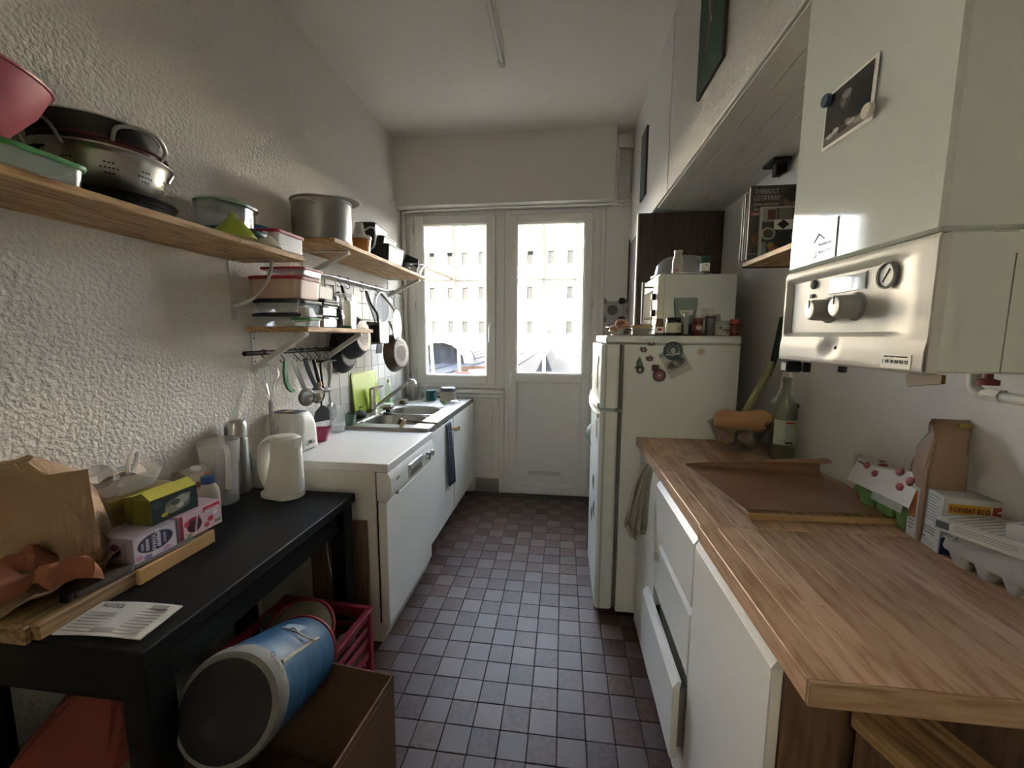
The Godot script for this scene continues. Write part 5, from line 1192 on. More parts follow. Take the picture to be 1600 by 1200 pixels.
	part(c, "flap", S().sheet(func(u: float, v: float): return V(0.045 - 0.03 * u, 0.072 + 0.022 * u, (v - 0.5) * 0.138), 3, 3, 0.001), mt("tea_lime", "b5ad35", 0.5))
	part(c, "flap", S().sheet(func(u: float, v: float): return V(-0.045 + 0.034 * u, 0.073 + 0.008 * u, (v - 0.5) * 0.138), 3, 3, 0.001), mats.tea_lime)
	words(c, "INFUSION", 0.012, mt("olive_dark", "4b4712", 0.6), at(V(-0.018, 0.036, 0.0706), V(0, 0, 78)))
	var t := thing("biscuit_tin", "yellowish metal tin under the clear lidded tub", "tin", V(-1.295, by + 0.035, -1.02), V(0, -6, 0))
	part(t, "base", S().rings([[0.125, 0.20, 0.02, 0.0], [0.13, 0.205, 0.022, 0.004], [0.13, 0.205, 0.022, 0.085]]), mt("tin_yellow", "8f7a36", 0.35, 0.5))
	part(t, "lid", S().rings([[0.134, 0.209, 0.024, 0.085], [0.136, 0.211, 0.024, 0.09], [0.136, 0.211, 0.024, 0.108], [0.13, 0.205, 0.022, 0.112]]), mats.tin_yellow)
	words(t, "BISCUITS", 0.014, mt("tin_brown", "4d3b1c", 0.6), at(V(0.0655, 0.05, -0.04), FX))
	solo("tray", "flat dark blue and white tray under the yellow tin", "tray", S().rings([[0.13, 0.20, 0.02, 0.0], [0.14, 0.215, 0.02, 0.034]]), mt("tray_blue", "2b3550", 0.4), V(-1.29, by, -1.02), V(0, -6, 0))
	var ty := by + 0.148
	t = thing("plastic_tub", "oval clear tub with scraps inside on the yellow tin", "tub", V(-1.285, ty, -1.02), V(0, -4, 0))
	part(t, "tub", S().rings([[0.075, 0.15, 0.037, 0.0], [0.085, 0.165, 0.042, 0.008], [0.115, 0.20, 0.057, 0.05], [0.124, 0.21, 0.061, 0.052], [0.125, 0.211, 0.062, 0.056], [0.115, 0.2, 0.057, 0.055], [0.083, 0.162, 0.041, 0.01], [0.07, 0.14, 0.035, 0.004]], Transform3D(), 8), clear("tub_milky", "e3dfda", 0.3, 0.2))
	solo("paper_scrap", "crumpled paper scrap with red print in the oval tub", "paper", S().sheet(func(u: float, v: float): return V((u - 0.5) * 0.09, 0.02 * sin(u * 5.0) * cos(v * 4.0) + 0.012 * v, (v - 0.5) * 0.12), 8, 8, 0.0015), mt("scrap", "cdbfb2", 0.8), V(-1.285, ty + 0.042, -1.02))
	solo("jar_ring", "translucent rubber jar ring standing in the oval tub", "ring", S().tube(range(28).map(func(k: int): return V(0.0, 0.036 + 0.036 * sin(TAU * k / 28), 0.036 * cos(TAU * k / 28))), 0.006, 6, true), clear("rubber_ring", "e6e2dd", 0.7, 0.4), V(-1.27, ty + 0.05, -1.035), V(18, 30, -12))
	solo("plastic_cup", "clear plastic cup lying on its side in the oval tub", "cup", S().lathe([[0.024, 0.0], [0.026, 0.002], [0.033, 0.055], [0.031, 0.055], [0.024, 0.004]], at(Vector3.ZERO, V(70, 30, 0)), 20), mats.tub_milky, V(-1.285, ty + 0.052, -0.985))
	# carton of almond drink, supplement jar
	var a := thing("drink_carton", "brown and white drink carton with a white screw cap behind the teas", "carton", V(-1.33, y, -1.285), V(0, -8, 0))
	part(a, "box", S().span(V(-0.038, 0, -0.045), V(0.038, 0.155, 0.045), 0.002), mt("drink_white", "b9b0a0", 0.5))
	part(a, "gable", S().prism([V2(-0.038, 0.155), V2(0.038, 0.155), V2(0.0, 0.172)], 0.09), mats.drink_white)
	part(a, "cap", S().lathe([[0.017, 0.0], [0.017, 0.012], [0.0, 0.014]], at(V(0.018, 0.16, 0.0), V(0, 0, -20)), 18), mats.print_white)
	face_x(a, "almond_print", 0.038, 0.01, 0.15, -0.044, 0.044, picture("almond_print", 64, 96, "bba98c", [["oval", 0.35, 0.25, 0.16, 0.08, "6b3f26"], ["oval", 0.6, 0.4, 0.2, 0.1, "75472b"], ["rect", 0.7, 0.0, 0.3, 0.4, "b5773a"], ["oval", 0.4, 0.6, 0.18, 0.08, "6b3f26"]]))
	var s := thing("supplement_jar", "white jar with a bright blue cap behind the pink carton", "jar", V(-1.235, y, -1.255))
	part(s, "jar", S().lathe([[0.026, 0.0], [0.03, 0.003], [0.031, 0.09], [0.028, 0.11], [0.02, 0.125], [0.019, 0.132], [0.0, 0.132]], Transform3D(), 24), mt("jar_white", "c9c6bd", 0.4))
	part(s, "cap", S().lathe([[0.022, 0.13], [0.0225, 0.15], [0.02, 0.154], [0.0, 0.155]], Transform3D(), 24), mt("cap_blue", "2b5a9a", 0.4))
	# measuring jug, flask, kettle
	var j := thing("measuring_jug", "tall frosted plastic jug with a handle beside the steel flask", "jug", V(-1.305, y, -1.385), V(0, -35, 0))
	part(j, "jug", S().lathe([[0.05, 0.0], [0.053, 0.004], [0.058, 0.16], [0.062, 0.163], [0.068, 0.245], [0.072, 0.25], [0.069, 0.25], [0.06, 0.168], [0.055, 0.16], [0.05, 0.006], [0.0, 0.004]], Transform3D(), 32), clear("jug_frost", "dcdad4", 0.3, 0.3))
	part(j, "handle", S().tube(curve([V(0.065, 0.235, 0), V(0.10, 0.235, 0), V(0.112, 0.20, 0), V(0.1, 0.11, 0), V(0.088, 0.08, 0)], 5), 0.009, 8), mats.milky)
	part(j, "spout", S().prism([V2(-0.066, 0.205), V2(-0.066, 0.25), V2(-0.088, 0.252)], 0.03), mats.jug_frost)
	var fl := thing("thermos_flask", "brushed steel vacuum flask with a domed cup lid by the wall", "flask", V(-1.325, y, -1.495))
	part(fl, "body", S().lathe([[0.039, 0.0], [0.041, 0.004], [0.041, 0.225], [0.038, 0.23], [0.0, 0.231]], Transform3D(), 30), mats.dull_steel)
	part(fl, "cup_lid", S().lathe([[0.041, 0.233], [0.042, 0.236], [0.041, 0.28], [0.034, 0.297], [0.022, 0.303], [0.0, 0.304]], Transform3D(), 30), mats.steel)
	part(fl, "strip", S().lathe([[0.0395, 0.229], [0.0395, 0.234]], Transform3D(), 30), mats.black)
	var k := thing("kettle", "white plastic electric kettle standing on the far end of the table", "kettle", V(-1.125, y, -1.485), V(0, -12, 0))
	part(k, "base_plate", S().rings([[0.175, 0.115, 0.056, 0.0], [0.18, 0.12, 0.058, 0.004], [0.178, 0.118, 0.057, 0.016], [0.165, 0.105, 0.05, 0.018]], Transform3D(), 8), mats.kettle_white)
	part(k, "body", S().rings([[0.155, 0.108, 0.052, 0.019, 0.01, 0.0], [0.16, 0.112, 0.054, 0.03, 0.01, 0.0], [0.138, 0.108, 0.052, 0.10, 0.022, 0.0], [0.122, 0.102, 0.05, 0.16, 0.03, 0.0], [0.115, 0.1, 0.048, 0.238, 0.033, 0.0], [0.108, 0.094, 0.046, 0.244, 0.033, 0.0]], Transform3D(), 8), mats.kettle_white)
	part(k, "lid", S().rings([[0.1, 0.088, 0.042, 0.244, 0.033, 0.0], [0.085, 0.075, 0.036, 0.251, 0.03, 0.0], [0.05, 0.045, 0.02, 0.253, 0.03, 0.0]], Transform3D(), 8), mats.kettle_white)
	part(k, "handle", S().add(S().tube(curve([V(0.0, 0.236, 0), V(-0.045, 0.23, 0), V(-0.078, 0.20, 0), V(-0.092, 0.145, 0), V(-0.09, 0.085, 0), V(-0.072, 0.045, 0), V(-0.05, 0.03, 0)], 6), 0.0145, 12), at(Vector3.ZERO, Vector3.ZERO, V(1, 1, 2.2))), mats.kettle_white)
	part(k, "switch", S().box(V(-0.088, 0.04, 0.0), V(0.02, 0.012, 0.016), 0.004, Basis(V(0, 0, 1), 0.7)), mats.grey)
	part(k, "spout", S().prism([V2(0.086, 0.19), V2(0.086, 0.243), V2(0.098, 0.247)], 0.035), mats.kettle_white)
	# leaflet
	var lf := thing("leaflet", "folded white printed leaflet at the near corner of the table", "leaflet", V(-0.985, y, -0.745), V(0, 3, 0))
	part(lf, "sheet", S().sheet(func(u: float, v: float): return V((u - 0.5) * 0.205, 0.005 + 0.004 * sin(u * 3.0) + 0.003 * v, (0.5 - v) * 0.105), 8, 4, 0.003), mt("leaflet_white", "c9c7c4", 0.55))
	var pr := S()
	for i in 9:
		var z := -0.032 + i * 0.0095
		var x0 := -0.09 if i > 1 else -0.02
		pr.box(V((x0 + 0.085) / 2, 0.0128 - 0.003 * (z + 0.05) * 9, z), V(0.085 - x0, 0.0006, 0.0022))
	pr.box(V(0.06, 0.0135, -0.038), V(0.04, 0.0006, 0.012)); pr.box(V(0.0, 0.0115, 0.038), V(0.05, 0.0006, 0.012))
	part(lf, "printed_lines", pr, mt("print_grey", "8b8988", 0.6)).set_meta("kind", "stuff")
	words(lf, "NOTICE", 0.012, mats.dark_grey, at(V(-0.055, 0.0125, -0.036), V(-90, 0, 0)))
	# paper bags and the orange cloth
	var b := thing("paper_bag", "tall crumpled brown paper bag slumped against the rough wall", "bag", V(-1.27, by, -0.85), V(0, 35, 0))
	part(b, "bag", crumple([[0.17, 0.11, 0.004, 0.0], [0.175, 0.12, 0.01, 0.05], [0.175, 0.125, 0.01, 0.13, -0.01, 0.01], [0.17, 0.125, 0.02, 0.2, -0.02, 0.02], [0.16, 0.115, 0.03, 0.255, -0.035, 0.035], [0.14, 0.11, 0.04, 0.29, -0.05, 0.05], [0.10, 0.08, 0.03, 0.31, -0.06, 0.06], [0.05, 0.04, 0.015, 0.305, -0.06, 0.06]], Transform3D(), 0.007, 5, 5), mats.kraft)
	part(b, "folded_flap", S().sheet(func(u: float, v: float): return V(-0.06 - 0.13 * u + 0.01 * sin(v * 9.0), 0.285 - 0.10 * u * u + 0.012 * sin(u * 7.0 + v * 5.0), -0.01 + (v - 0.5) * 0.15 + 0.06), 9, 9, 0.0015), mt("kraft_inside", "b08f5c", 0.8))
	var cr := S()
	cr.crease = 20.0
	cr.sheet(func(u: float, v: float): return V(0.02 + 0.07 * u, 0.03 + 0.25 * v, 0.066 + 0.012 * absf(sin(u * 5.0 + v * 4.0)) * (1.0 - 0.6 * v) + 0.028 * v - 0.02 * u), 7, 9, 0.0012)
	part(b, "torn_fold", cr, mats.kraft)
	var b2 := thing("paper_bag", "open brown paper bag lying flat around the orange cloth", "bag", V(-1.195, by + 0.002, -0.765), V(0, 10, 0))
	var s2 := S()
	s2.crease = 22.0
	s2.sheet(func(u: float, v: float): return V(-0.13 + 0.20 * u, 0.004 + 0.045 * pow(absf(2 * u - 1), 2.0) * (1.0 - 0.3 * v) + 0.03 * v * sin(u * 6.0 + 0.5) * sin(u * 6.0 + 0.5) + 0.008 * sin(v * 14.0 + u * 9.0), 0.095 - 0.25 * v), 14, 14, 0.0015)
	part(b2, "lower_side", s2, mats.kraft)
	var s3 := S()
	s3.crease = 22.0
	s3.sheet(func(u: float, v: float): return V(-0.14 + 0.18 * u, 0.05 + 0.05 * sin(PI * v) + 0.01 * sin(u * 9.0), -0.08 - 0.06 * v + 0.02 * u), 12, 8, 0.0015)
	part(b2, "upper_side", s3, mats.kraft)
	var cl := S()
	cl.crease = 50.0
	cl.sheet(func(u: float, v: float):
		var a1 := TAU * u
		var rr := 0.062 + 0.022 * sin(a1 * 3.0 + v * 2.0) + 0.012 * sin(a1 * 7.0 + v * 3.0)
		return V(rr * cos(a1) * (0.35 + 0.65 * v) * 1.25, 0.03 + 0.06 * sin(PI * v * 0.9) * (0.65 + 0.35 * sin(a1 * 2.0 + 1.0)) - 0.025 * v + 0.010 * sin(a1 * 7.0 + 1.0) * v, rr * sin(a1) * (0.35 + 0.65 * v) * 1.3), 40, 12, 0.003)
	solo("orange_cloth", "crumpled orange felt cloth lying in the open paper bag", "cloth", cl, mt("orange_felt", "8c573d", 0.95), V(-1.20, by + 0.03, -0.745), V(-8, 20, -14))

func under_table() -> void:
	var box := thing("cardboard_box", "open brown cardboard box on the floor in front of the table", "box", V(-0.76, 0, -0.84), V(0, -6, 0))
	for q in [[V(0.24, 0, -0.26), V(0.246, 0.375, 0.30)], [V(-0.246, 0, -0.26), V(-0.24, 0.375, 0.30)], [V(-0.24, 0, -0.26), V(0.24, 0.375, -0.254)], [V(-0.24, 0, 0.294), V(0.24, 0.375, 0.30)], [V(-0.24, 0.0, -0.254), V(0.24, 0.006, 0.294)]]:
		part(box, "panel", S().span(q[0], q[1], 0.001), mats.cardboard)
	part(box, "fold_line", S().span(V(0.2462, 0.352, -0.258), V(0.2472, 0.356, 0.298)), mt("fold_brown", "6b523b", 0.9))
	# sleeping bag stuffed in its sack
	var p0 := V(-0.765, 0.52, -0.775); var p1 := V(-0.81, 0.385, -1.08)
	var ax := (p1 - p0).normalized()
	var sx := ax.cross(Vector3.UP).normalized()
	var xf := Transform3D(Basis(sx, ax, sx.cross(ax)), p0)
	var ln := (p1 - p0).length()
	var sb := thing("sleeping_bag", "blue rolled sleeping bag with a dark end leaning in the cardboard box", "sleeping bag")
	var prof := []
	for i in 19:
		var v := i / 18.0
		prof.append([0.121 - 0.006 * v + 0.0022 * sin(i * 2.4) + 0.001 * cos(i * 5.0), 0.02 + v * ln])
	part(sb, "blue_sack", S().lathe([[0.112, 0.0]] + prof + [[0.108, ln + 0.006], [0.06, ln + 0.012], [0.0, ln + 0.012]], xf, 36), mt("sack_blue", "1c4c6c", 0.5))
	part(sb, "grey_collar", S().lathe([[0.109, -0.006], [0.119, 0.0], [0.124, 0.016], [0.1235, 0.04], [0.121, 0.042]], xf, 36), mt("collar_grey", "75726d", 0.7))
	part(sb, "dark_end", S().lathe([[0.0, -0.030], [0.05, -0.027], [0.085, -0.018], [0.11, -0.004], [0.111, 0.004]], xf, 36), mt("end_black", "1a191d", 0.75))
	part(sb, "end_panel", S().sheet(func(u: float, v: float): return xf * V((0.005 + 0.10 * v) * cos(3.6 + 1.3 * u), -0.0315 + 0.026 * v * v, (0.005 + 0.10 * v) * sin(3.6 + 1.3 * u)), 10, 6, 0.001), mt("end_plum", "2b272f", 0.8))
	part(sb, "red_piping", S().lathe([[0.113, ln + 0.012], [0.118, ln + 0.016], [0.119, ln + 0.022], [0.115, ln + 0.027], [0.111, ln + 0.022]], xf, 36), mt("piping_red", "8d1f2b", 0.5))
	var onto := func(ang: float, along: float, r: float) -> Vector3: return xf * V(r * cos(ang), along, r * sin(ang))
	var best := -10.0; var a_up := 0.0
	for k in 64:
		var pt: Vector3 = onto.call(TAU * k / 64, 0.15, 0.12)
		if pt.y > best:
			best = pt.y; a_up = TAU * k / 64
	var dirr := 1.0 if onto.call(a_up + 0.5, 0.15, 0.12).x > onto.call(a_up - 0.5, 0.15, 0.12).x else -1.0
	var za := a_up + dirr * 0.85
	part(sb, "zip", S().tube(range(12).map(func(i: int): return onto.call(za, 0.05 + i * 0.02, 0.119 - i * 0.0004)), 0.006, 6), mt("zip_cream", "b0a993", 0.6))
	part(sb, "pull_cord", S().tube(curve([onto.call(za, 0.23, 0.122), onto.call(za - dirr * 0.08, 0.2, 0.128), onto.call(za - dirr * 0.3, 0.185, 0.127), onto.call(za - dirr * 0.5, 0.2, 0.126), onto.call(za - dirr * 0.6, 0.185, 0.124)], 5), 0.0025, 6), mats.zip_cream)
	var patch := S()
	patch.sheet(func(u: float, v: float): return onto.call(a_up + dirr * (0.05 + 0.42 * u), 0.20 + 0.04 * v + 0.02 * u * v, 0.1195), 8, 3, 0.001)
	part(sb, "logo_patch", patch, mt("patch_grey", "8fa3ad", 0.6), "pale grey printed patch")
	var e0: Vector3 = onto.call(a_up + dirr * 0.9, 0.022, 0.1262)
	var nrm := (e0 - xf * V(0, 0.022, 0)).normalized()
	var tng := ax.cross(nrm).normalized() * dirr * -1.0
	words(sb, "Quechua", 0.015, mats.ink, Transform3D(Basis(tng, nrm.cross(tng) * 1.0, nrm), e0))
	# padded lid of the crate bag
	var lid := thing("insulated_cover", "round silvery quilted lid with dark red piping standing behind the sleeping bag", "lid", V(-0.885, 0.37, -1.20), V(-58, 12, 6))
	part(lid, "pad", S().lathe([[0.0, -0.012], [0.1, -0.01], [0.112, 0.0], [0.1, 0.01], [0.05, 0.017], [0.0, 0.014]], at(Vector3.ZERO, V(90, 0, 0)), 32), mt("silver_lining", "8f8a72", 0.4, 0.3))
	part(lid, "piping", S().tube(range(36).map(func(k: int): return V(0.114 * cos(TAU * k / 36), 0.114 * sin(TAU * k / 36), 0.0)), 0.006, 8, true), mats.piping_red)
	# red crate
	var c := thing("crate", "dark red plastic crate with jars on the floor under the table", "crate", V(-0.955, 0, -1.305), V(0, -4, 0))
	var red := mt("crate_red", "8a1f33", 0.45)
	for sgn in [-1.0, 1.0]:
		for yy in [[0.0, 0.05], [0.10, 0.13], [0.165, 0.19], [0.215, 0.235], [0.262, 0.305]]:
			part(c, "long_rail", S().span(V(sgn * 0.19 - 0.006, yy[0], -0.15), V(sgn * 0.19 + 0.006, yy[1], 0.15), 0.003), red)
			part(c, "end_rail", S().span(V(-0.19, yy[0], sgn * 0.15 - 0.006), V(0.19, yy[1], sgn * 0.15 + 0.006), 0.003), red)
		for z in [-0.15, 0.15]: part(c, "corner_post", S().box(V(sgn * 0.19, 0.152, z), V(0.026, 0.306, 0.026), 0.004), red)
	part(c, "bottom", S().span(V(-0.185, 0.004, -0.145), V(0.185, 0.012, 0.145)), red)
	part(c, "rim", S().span(V(0.182, 0.296, -0.165), V(0.208, 0.306, 0.165), 0.003), red)
	part(c, "rim", S().span(V(-0.2, 0.296, -0.168), V(0.2, 0.306, -0.145), 0.003), red)
	var jars := [["lidded preserving jar standing in the crate by the wall", V(-1.08, 0.013, -1.33), 0.048, 0.30], ["empty glass jar in the middle of the crate", V(-0.93, 0.013, -1.38), 0.045, 0.22], ["empty glass jar at the front corner of the crate", V(-0.82, 0.013, -1.385), 0.04, 0.2]]
	for q in jars:
		var j := thing("glass_jar", q[0], "jar", q[1])
		var r: float = q[2]; var h: float = q[3]
		part(j, "jar", S().lathe([[r * 0.9, 0.0], [r, 0.004], [r, h * 0.78], [r * 0.82, h * 0.88], [r * 0.82, h * 0.96], [r * 0.78, h * 0.96], [r * 0.78, h * 0.88], [r * 0.94, h * 0.77], [r * 0.94, 0.008], [0.0, 0.006]], Transform3D(), 22), clear("dusty_glass", "c9d2cb", 0.22, 0.06))
		part(j, "lid", S().lathe([[r * 0.85, h * 0.94], [r * 0.87, h], [0.0, h + 0.002]], Transform3D(), 22), mt("jar_lid_grey", "8d918b", 0.4, 0.4))
	# orange bag near the camera, boards against the dishwasher, cables
	var ob := thing("shopping_bag", "orange fabric shopping bag on the floor under the near end of the table", "bag", V(-1.195, 0, -0.80), V(0, 20, 0))
	part(ob, "bag", crumple([[0.30, 0.2, 0.03, 0.0], [0.34, 0.24, 0.05, 0.12], [0.33, 0.23, 0.06, 0.27], [0.27, 0.18, 0.06, 0.39, 0.02, 0.0], [0.16, 0.09, 0.03, 0.47, 0.03, 0.0], [0.07, 0.04, 0.015, 0.5, 0.03, 0.0]], Transform3D(), 0.012, 6, 9), mt("bag_orange", "6e2d18", 0.8))
	part(ob, "print", S().tube(curve([V(0.16, 0.14, 0.115), V(0.1, 0.2, 0.127), V(0.12, 0.26, 0.12), V(0.05, 0.24, 0.13), V(0.07, 0.32, 0.11)], 5), 0.003, 5), mt("print_brown", "5a2a1c", 0.8))
	for q in [["bare brown board standing between table leg and dishwasher side", V(-0.868, 0, -1.617), 0.062, 0.585], ["wide brown board standing behind the far table leg", V(-1.06, 0, -1.617), 0.085, 0.56]]:
		solo("loose_board", q[0], "board", S().span(V(-q[2] / 2, 0, -0.009), V(q[2] / 2, q[3], 0.009), 0.001), mats.dark_veneer, q[1])
	solo("power_cable", "white power cable hanging down behind the far table leg", "cable", S().tube(curve([V(0, 0.0, 0), V(0.01, -0.15, 0.01), V(0.03, -0.35, 0.0), V(0.05, -0.52, 0.02)], 6), 0.003, 6), mats.off_white, V(-1.0, 0.60, -1.57))
	solo("power_cable", "thin white cable against the wall behind the crate", "cable", S().tube(curve([V(0, 0.0, 0), V(0.015, -0.2, 0.0), V(0.03, -0.45, 0.01)], 6), 0.0025, 6), mats.off_white, V(-1.2, 0.45, -1.58))

func on_worktop_left() -> void:
	var y := 0.8405
	var t := thing("toaster", "rounded white two slot toaster behind the kettle", "toaster", V(-1.305, y, -1.80), V(0, -4, 0))
	part(t, "body", S().rings([[0.21, 0.15, 0.03, 0.008], [0.215, 0.155, 0.04, 0.02], [0.215, 0.155, 0.05, 0.11], [0.205, 0.148, 0.055, 0.145], [0.18, 0.13, 0.05, 0.17], [0.155, 0.115, 0.04, 0.181]], Transform3D(), 8), mats.kettle_white)
	part(t, "top_plate", S().rings([[0.15, 0.09, 0.03, 0.1805], [0.146, 0.086, 0.028, 0.184]], Transform3D(), 6), mats.dark_grey)
	for z in [-0.02, 0.02]:
		part(t, "slot", S().span(V(-0.06, 0.18, z - 0.012), V(0.06, 0.1848, z + 0.012), 0.002), mats.black)
	part(t, "cage_wire", S().span(V(-0.02, 0.182, -0.03), V(0.015, 0.1856, 0.03), 0.001), mt("brass", "b0985e", 0.3, 0.8))
	part(t, "lever", S().span(V(0.106, 0.035, -0.015), V(0.124, 0.05, 0.015), 0.004), mats.grey)
	part(t, "seam", S().tube([V(0.0, 0.176, 0.064), V(0.0, 0.12, 0.079), V(0.0, 0.06, 0.0795)], 0.0008, 5), mats.grey)
	part(t, "badge", S().ball(V(0.0, 0.118, 0.0785), V(0.009, 0.005, 0.002), 12, 6), mats.chrome)
	part(t, "foot", S().rings([[0.19, 0.13, 0.03, 0.0], [0.19, 0.13, 0.03, 0.009]]), mats.grey)
	solo("bowl", "small raspberry red plastic bowl beside the toaster", "bowl", S().lathe([[0.028, 0.0], [0.032, 0.001], [0.04, 0.03], [0.052, 0.06], [0.054, 0.066], [0.051, 0.066], [0.038, 0.03], [0.028, 0.005], [0.0, 0.004]], Transform3D(), 28), mt("raspberry", "8d1d45", 0.35), V(-1.25, y, -1.955))
	var g := thing("water_glass", "tall drinking glass with a little water behind the red bowl", "glass", V(-1.275, y, -2.17))
	part(g, "glass", S().lathe([[0.032, 0.0], [0.035, 0.001], [0.0415, 0.135], [0.0395, 0.135], [0.033, 0.007], [0.0, 0.006]], Transform3D(), 28), mats.glass)
	part(g, "water", S().lathe([[0.0325, 0.0075], [0.0345, 0.04], [0.0, 0.0401]], Transform3D(), 28), clear("water", "dfe8ea", 0.15, 0.0))

func on_sink() -> void:
	var y := 0.8585
	var p := thing("cutting_board", "lime green plastic cutting board leaning on the tiles behind the tap", "cutting board", V(-1.355, y - 0.003, -2.70), V(0, 0, 5))
	part(p, "board", S().rings([[0.36, 0.285, 0.02, -0.005], [0.36, 0.285, 0.02, 0.005]], at(V(0, 0.1425, 0), V(90, 90, 0))), mt("lime_board", "a3b52a", 0.45))
	part(p, "groove", frame_z(0.33, 0.255, 0.006), mt("lime_light", "c3d152", 0.45))
	part(p, "grip_hole", S().span(V(0.0052, 0.09, -0.162), V(0.0062, 0.19, -0.152), 0.0004), mats.gap)
	var pot := thing("potted_herb", "small green plastic pot with a dried herb at the sink corner", "plant pot", V(-1.262, y + 0.0, -2.285))
	part(pot, "pot", S().lathe([[0.024, 0.0], [0.026, 0.001], [0.034, 0.055], [0.036, 0.056], [0.036, 0.062], [0.032, 0.062], [0.03, 0.05], [0.0, 0.05]], Transform3D(), 22), mt("pot_green", "5d7a6c", 0.5))
	for k in 9:
		var a := k * 0.75
		part(pot, "leaf", S().sheet(func(u: float, v: float): return V(cos(a) * (0.01 + 0.03 * u) + (v - 0.5) * 0.014 * sin(PI * u), 0.055 + 0.025 * u - 0.02 * u * u + 0.004 * (k % 3), sin(a) * (0.01 + 0.03 * u)), 5, 2, 0.001), mt("dry_leaf", "43433a", 0.8))
	var pl := thing("potted_herb", "small young basil plant in a dark clump before the green board", "plant", V(-1.315, y, -2.50))
	part(pl, "clump", S().ball(V(0, 0.015, 0), V(0.04, 0.028, 0.055), 14, 8), mt("soil_dark", "2c2b28", 0.9))
	for k in 7:
		var a := k * 0.9
		part(pl, "leaf", S().sheet(func(u: float, v: float): return V(cos(a) * (0.004 + 0.03 * u) + (v - 0.5) * 0.02 * sin(PI * u) * sin(a), 0.05 + 0.022 * u + 0.006 * (k % 4) - 0.018 * u * u, sin(a) * (0.004 + 0.03 * u) + (v - 0.5) * 0.02 * sin(PI * u) * cos(a)), 6, 3, 0.001), mt("basil", "7aa03a", 0.5))
	part(pl, "stem", S().tube([V(0, 0.03, 0), V(0.002, 0.07, 0)], 0.002, 5), mats.basil)
	var so := thing("soap_bottle", "clear bottle of green washing up liquid behind the tap", "bottle", V(-1.325, y, -2.98))
	part(so, "bottle", S().rings([[0.04, 0.07, 0.018, 0.0], [0.046, 0.076, 0.02, 0.01], [0.046, 0.076, 0.02, 0.13], [0.03, 0.04, 0.014, 0.165], [0.022, 0.022, 0.011, 0.175]]), clear("soap_clear", "cfdcb8", 0.3, 0.08))
	part(so, "liquid", S().rings([[0.038, 0.068, 0.018, 0.004], [0.042, 0.072, 0.019, 0.012], [0.042, 0.072, 0.019, 0.06]]), mt("soap_green", "5faa35", 0.2))
	part(so, "cap", S().lathe([[0.012, 0.172], [0.012, 0.19], [0.006, 0.2], [0.0, 0.2]], Transform3D(), 14), mt("soap_cap", "c3cf8f", 0.4))
	solo("nail_brush", "brown wooden scrubbing brush lying by the soap bottle", "brush", S().rings([[0.05, 0.09, 0.02, 0.0], [0.055, 0.095, 0.024, 0.012], [0.045, 0.085, 0.02, 0.03]]), mt("brush_brown", "5a4a3c", 0.7), V(-1.24, y, -3.06))
	var sp := thing("sponge", "pale sponge on a small wooden dish behind the bowls", "sponge", V(-1.275, y, -2.86), V(0, 10, 0))
	part(sp, "dish", S().rings([[0.07, 0.1, 0.01, 0.0], [0.075, 0.105, 0.012, 0.012]]), mats.dark_veneer)
	part(sp, "pad", S().rings([[0.055, 0.085, 0.01, 0.013], [0.058, 0.088, 0.01, 0.02], [0.055, 0.085, 0.01, 0.032]]), mt("sponge_pale", "a9b2a0", 0.9))
	var pg := thing("sink_plug", "black rubber sink plug with a knob lying between the bowls", "plug", V(-1.19, y, -2.655))
	part(pg, "disc", S().lathe([[0.03, 0.0], [0.032, 0.004], [0.026, 0.008], [0.0, 0.009]], Transform3D(), 20), mats.black)
	part(pg, "knob", S().box(V(0, 0.018, 0), V(0.03, 0.02, 0.01), 0.003), mats.black)
	var br := thing("dish_brush", "wooden dish brush lying across the front rim of the sink", "brush", V(-0.86, y + 0.012, -2.30), V(0, 8, 0))
	part(br, "handle", S().tube([V(-0.06, 0.018, 0.0), V(0.0, 0.012, 0.0), V(0.08, 0.006, 0.005), V(0.13, 0.004, 0.008)], [0.005, 0.007, 0.006, 0.005], 8), mats.dark_veneer)
	part(br, "head", S().lathe([[0.02, 0.0], [0.022, 0.01], [0.016, 0.018], [0.0, 0.02]], at(V(-0.085, 0.01, 0.0), V(0, 0, 60)), 18), mats.dark_veneer)
	part(br, "bristles", S().lathe([[0.026, -0.022], [0.024, -0.004], [0.018, 0.0]], at(V(-0.085, 0.01, 0.0), V(0, 0, 60)), 18), mt("bristle", "c2a883", 0.9))
	var ch := thing("cutlery_drainer", "perforated steel cutlery drainer by the window with a black handled tool in it", "cutlery holder", V(-1.235, y, -3.33))
	part(ch, "cylinder", S().lathe([[0.044, 0.0], [0.045, 0.001], [0.045, 0.118], [0.047, 0.12], [0.043, 0.12], [0.042, 0.004], [0.0, 0.003]], Transform3D(), 28), mats.dull_steel)
	var hs := S()
	for i in 14:
		for j in 7: hs.add(S().lathe([[0.003, 0.0], [0.0, 0.0006]], Transform3D(), 6), Transform3D(Basis(Vector3.UP, -(i * TAU / 14)) * Basis(V(0, 0, 1), -PI / 2), V(0.0452 * cos(i * TAU / 14), 0.02 + j * 0.014, 0.0452 * sin(i * TAU / 14))))
	part(ch, "hole", hs, mats.gap).set_meta("kind", "stuff")
	solo("kitchen_tool", "black looped handle sticking out of the cutlery drainer", "utensil", S().tube(curve([V(0, 0, 0), V(-0.025, 0.07, 0.0), V(-0.05, 0.13, 0.0), V(-0.06, 0.145, 0.0), V(-0.05, 0.15, 0.004), V(-0.035, 0.13, 0.004), V(-0.015, 0.07, 0.002)], 4), 0.0055, 8), mats.black, V(-1.225, y + 0.05, -3.33))
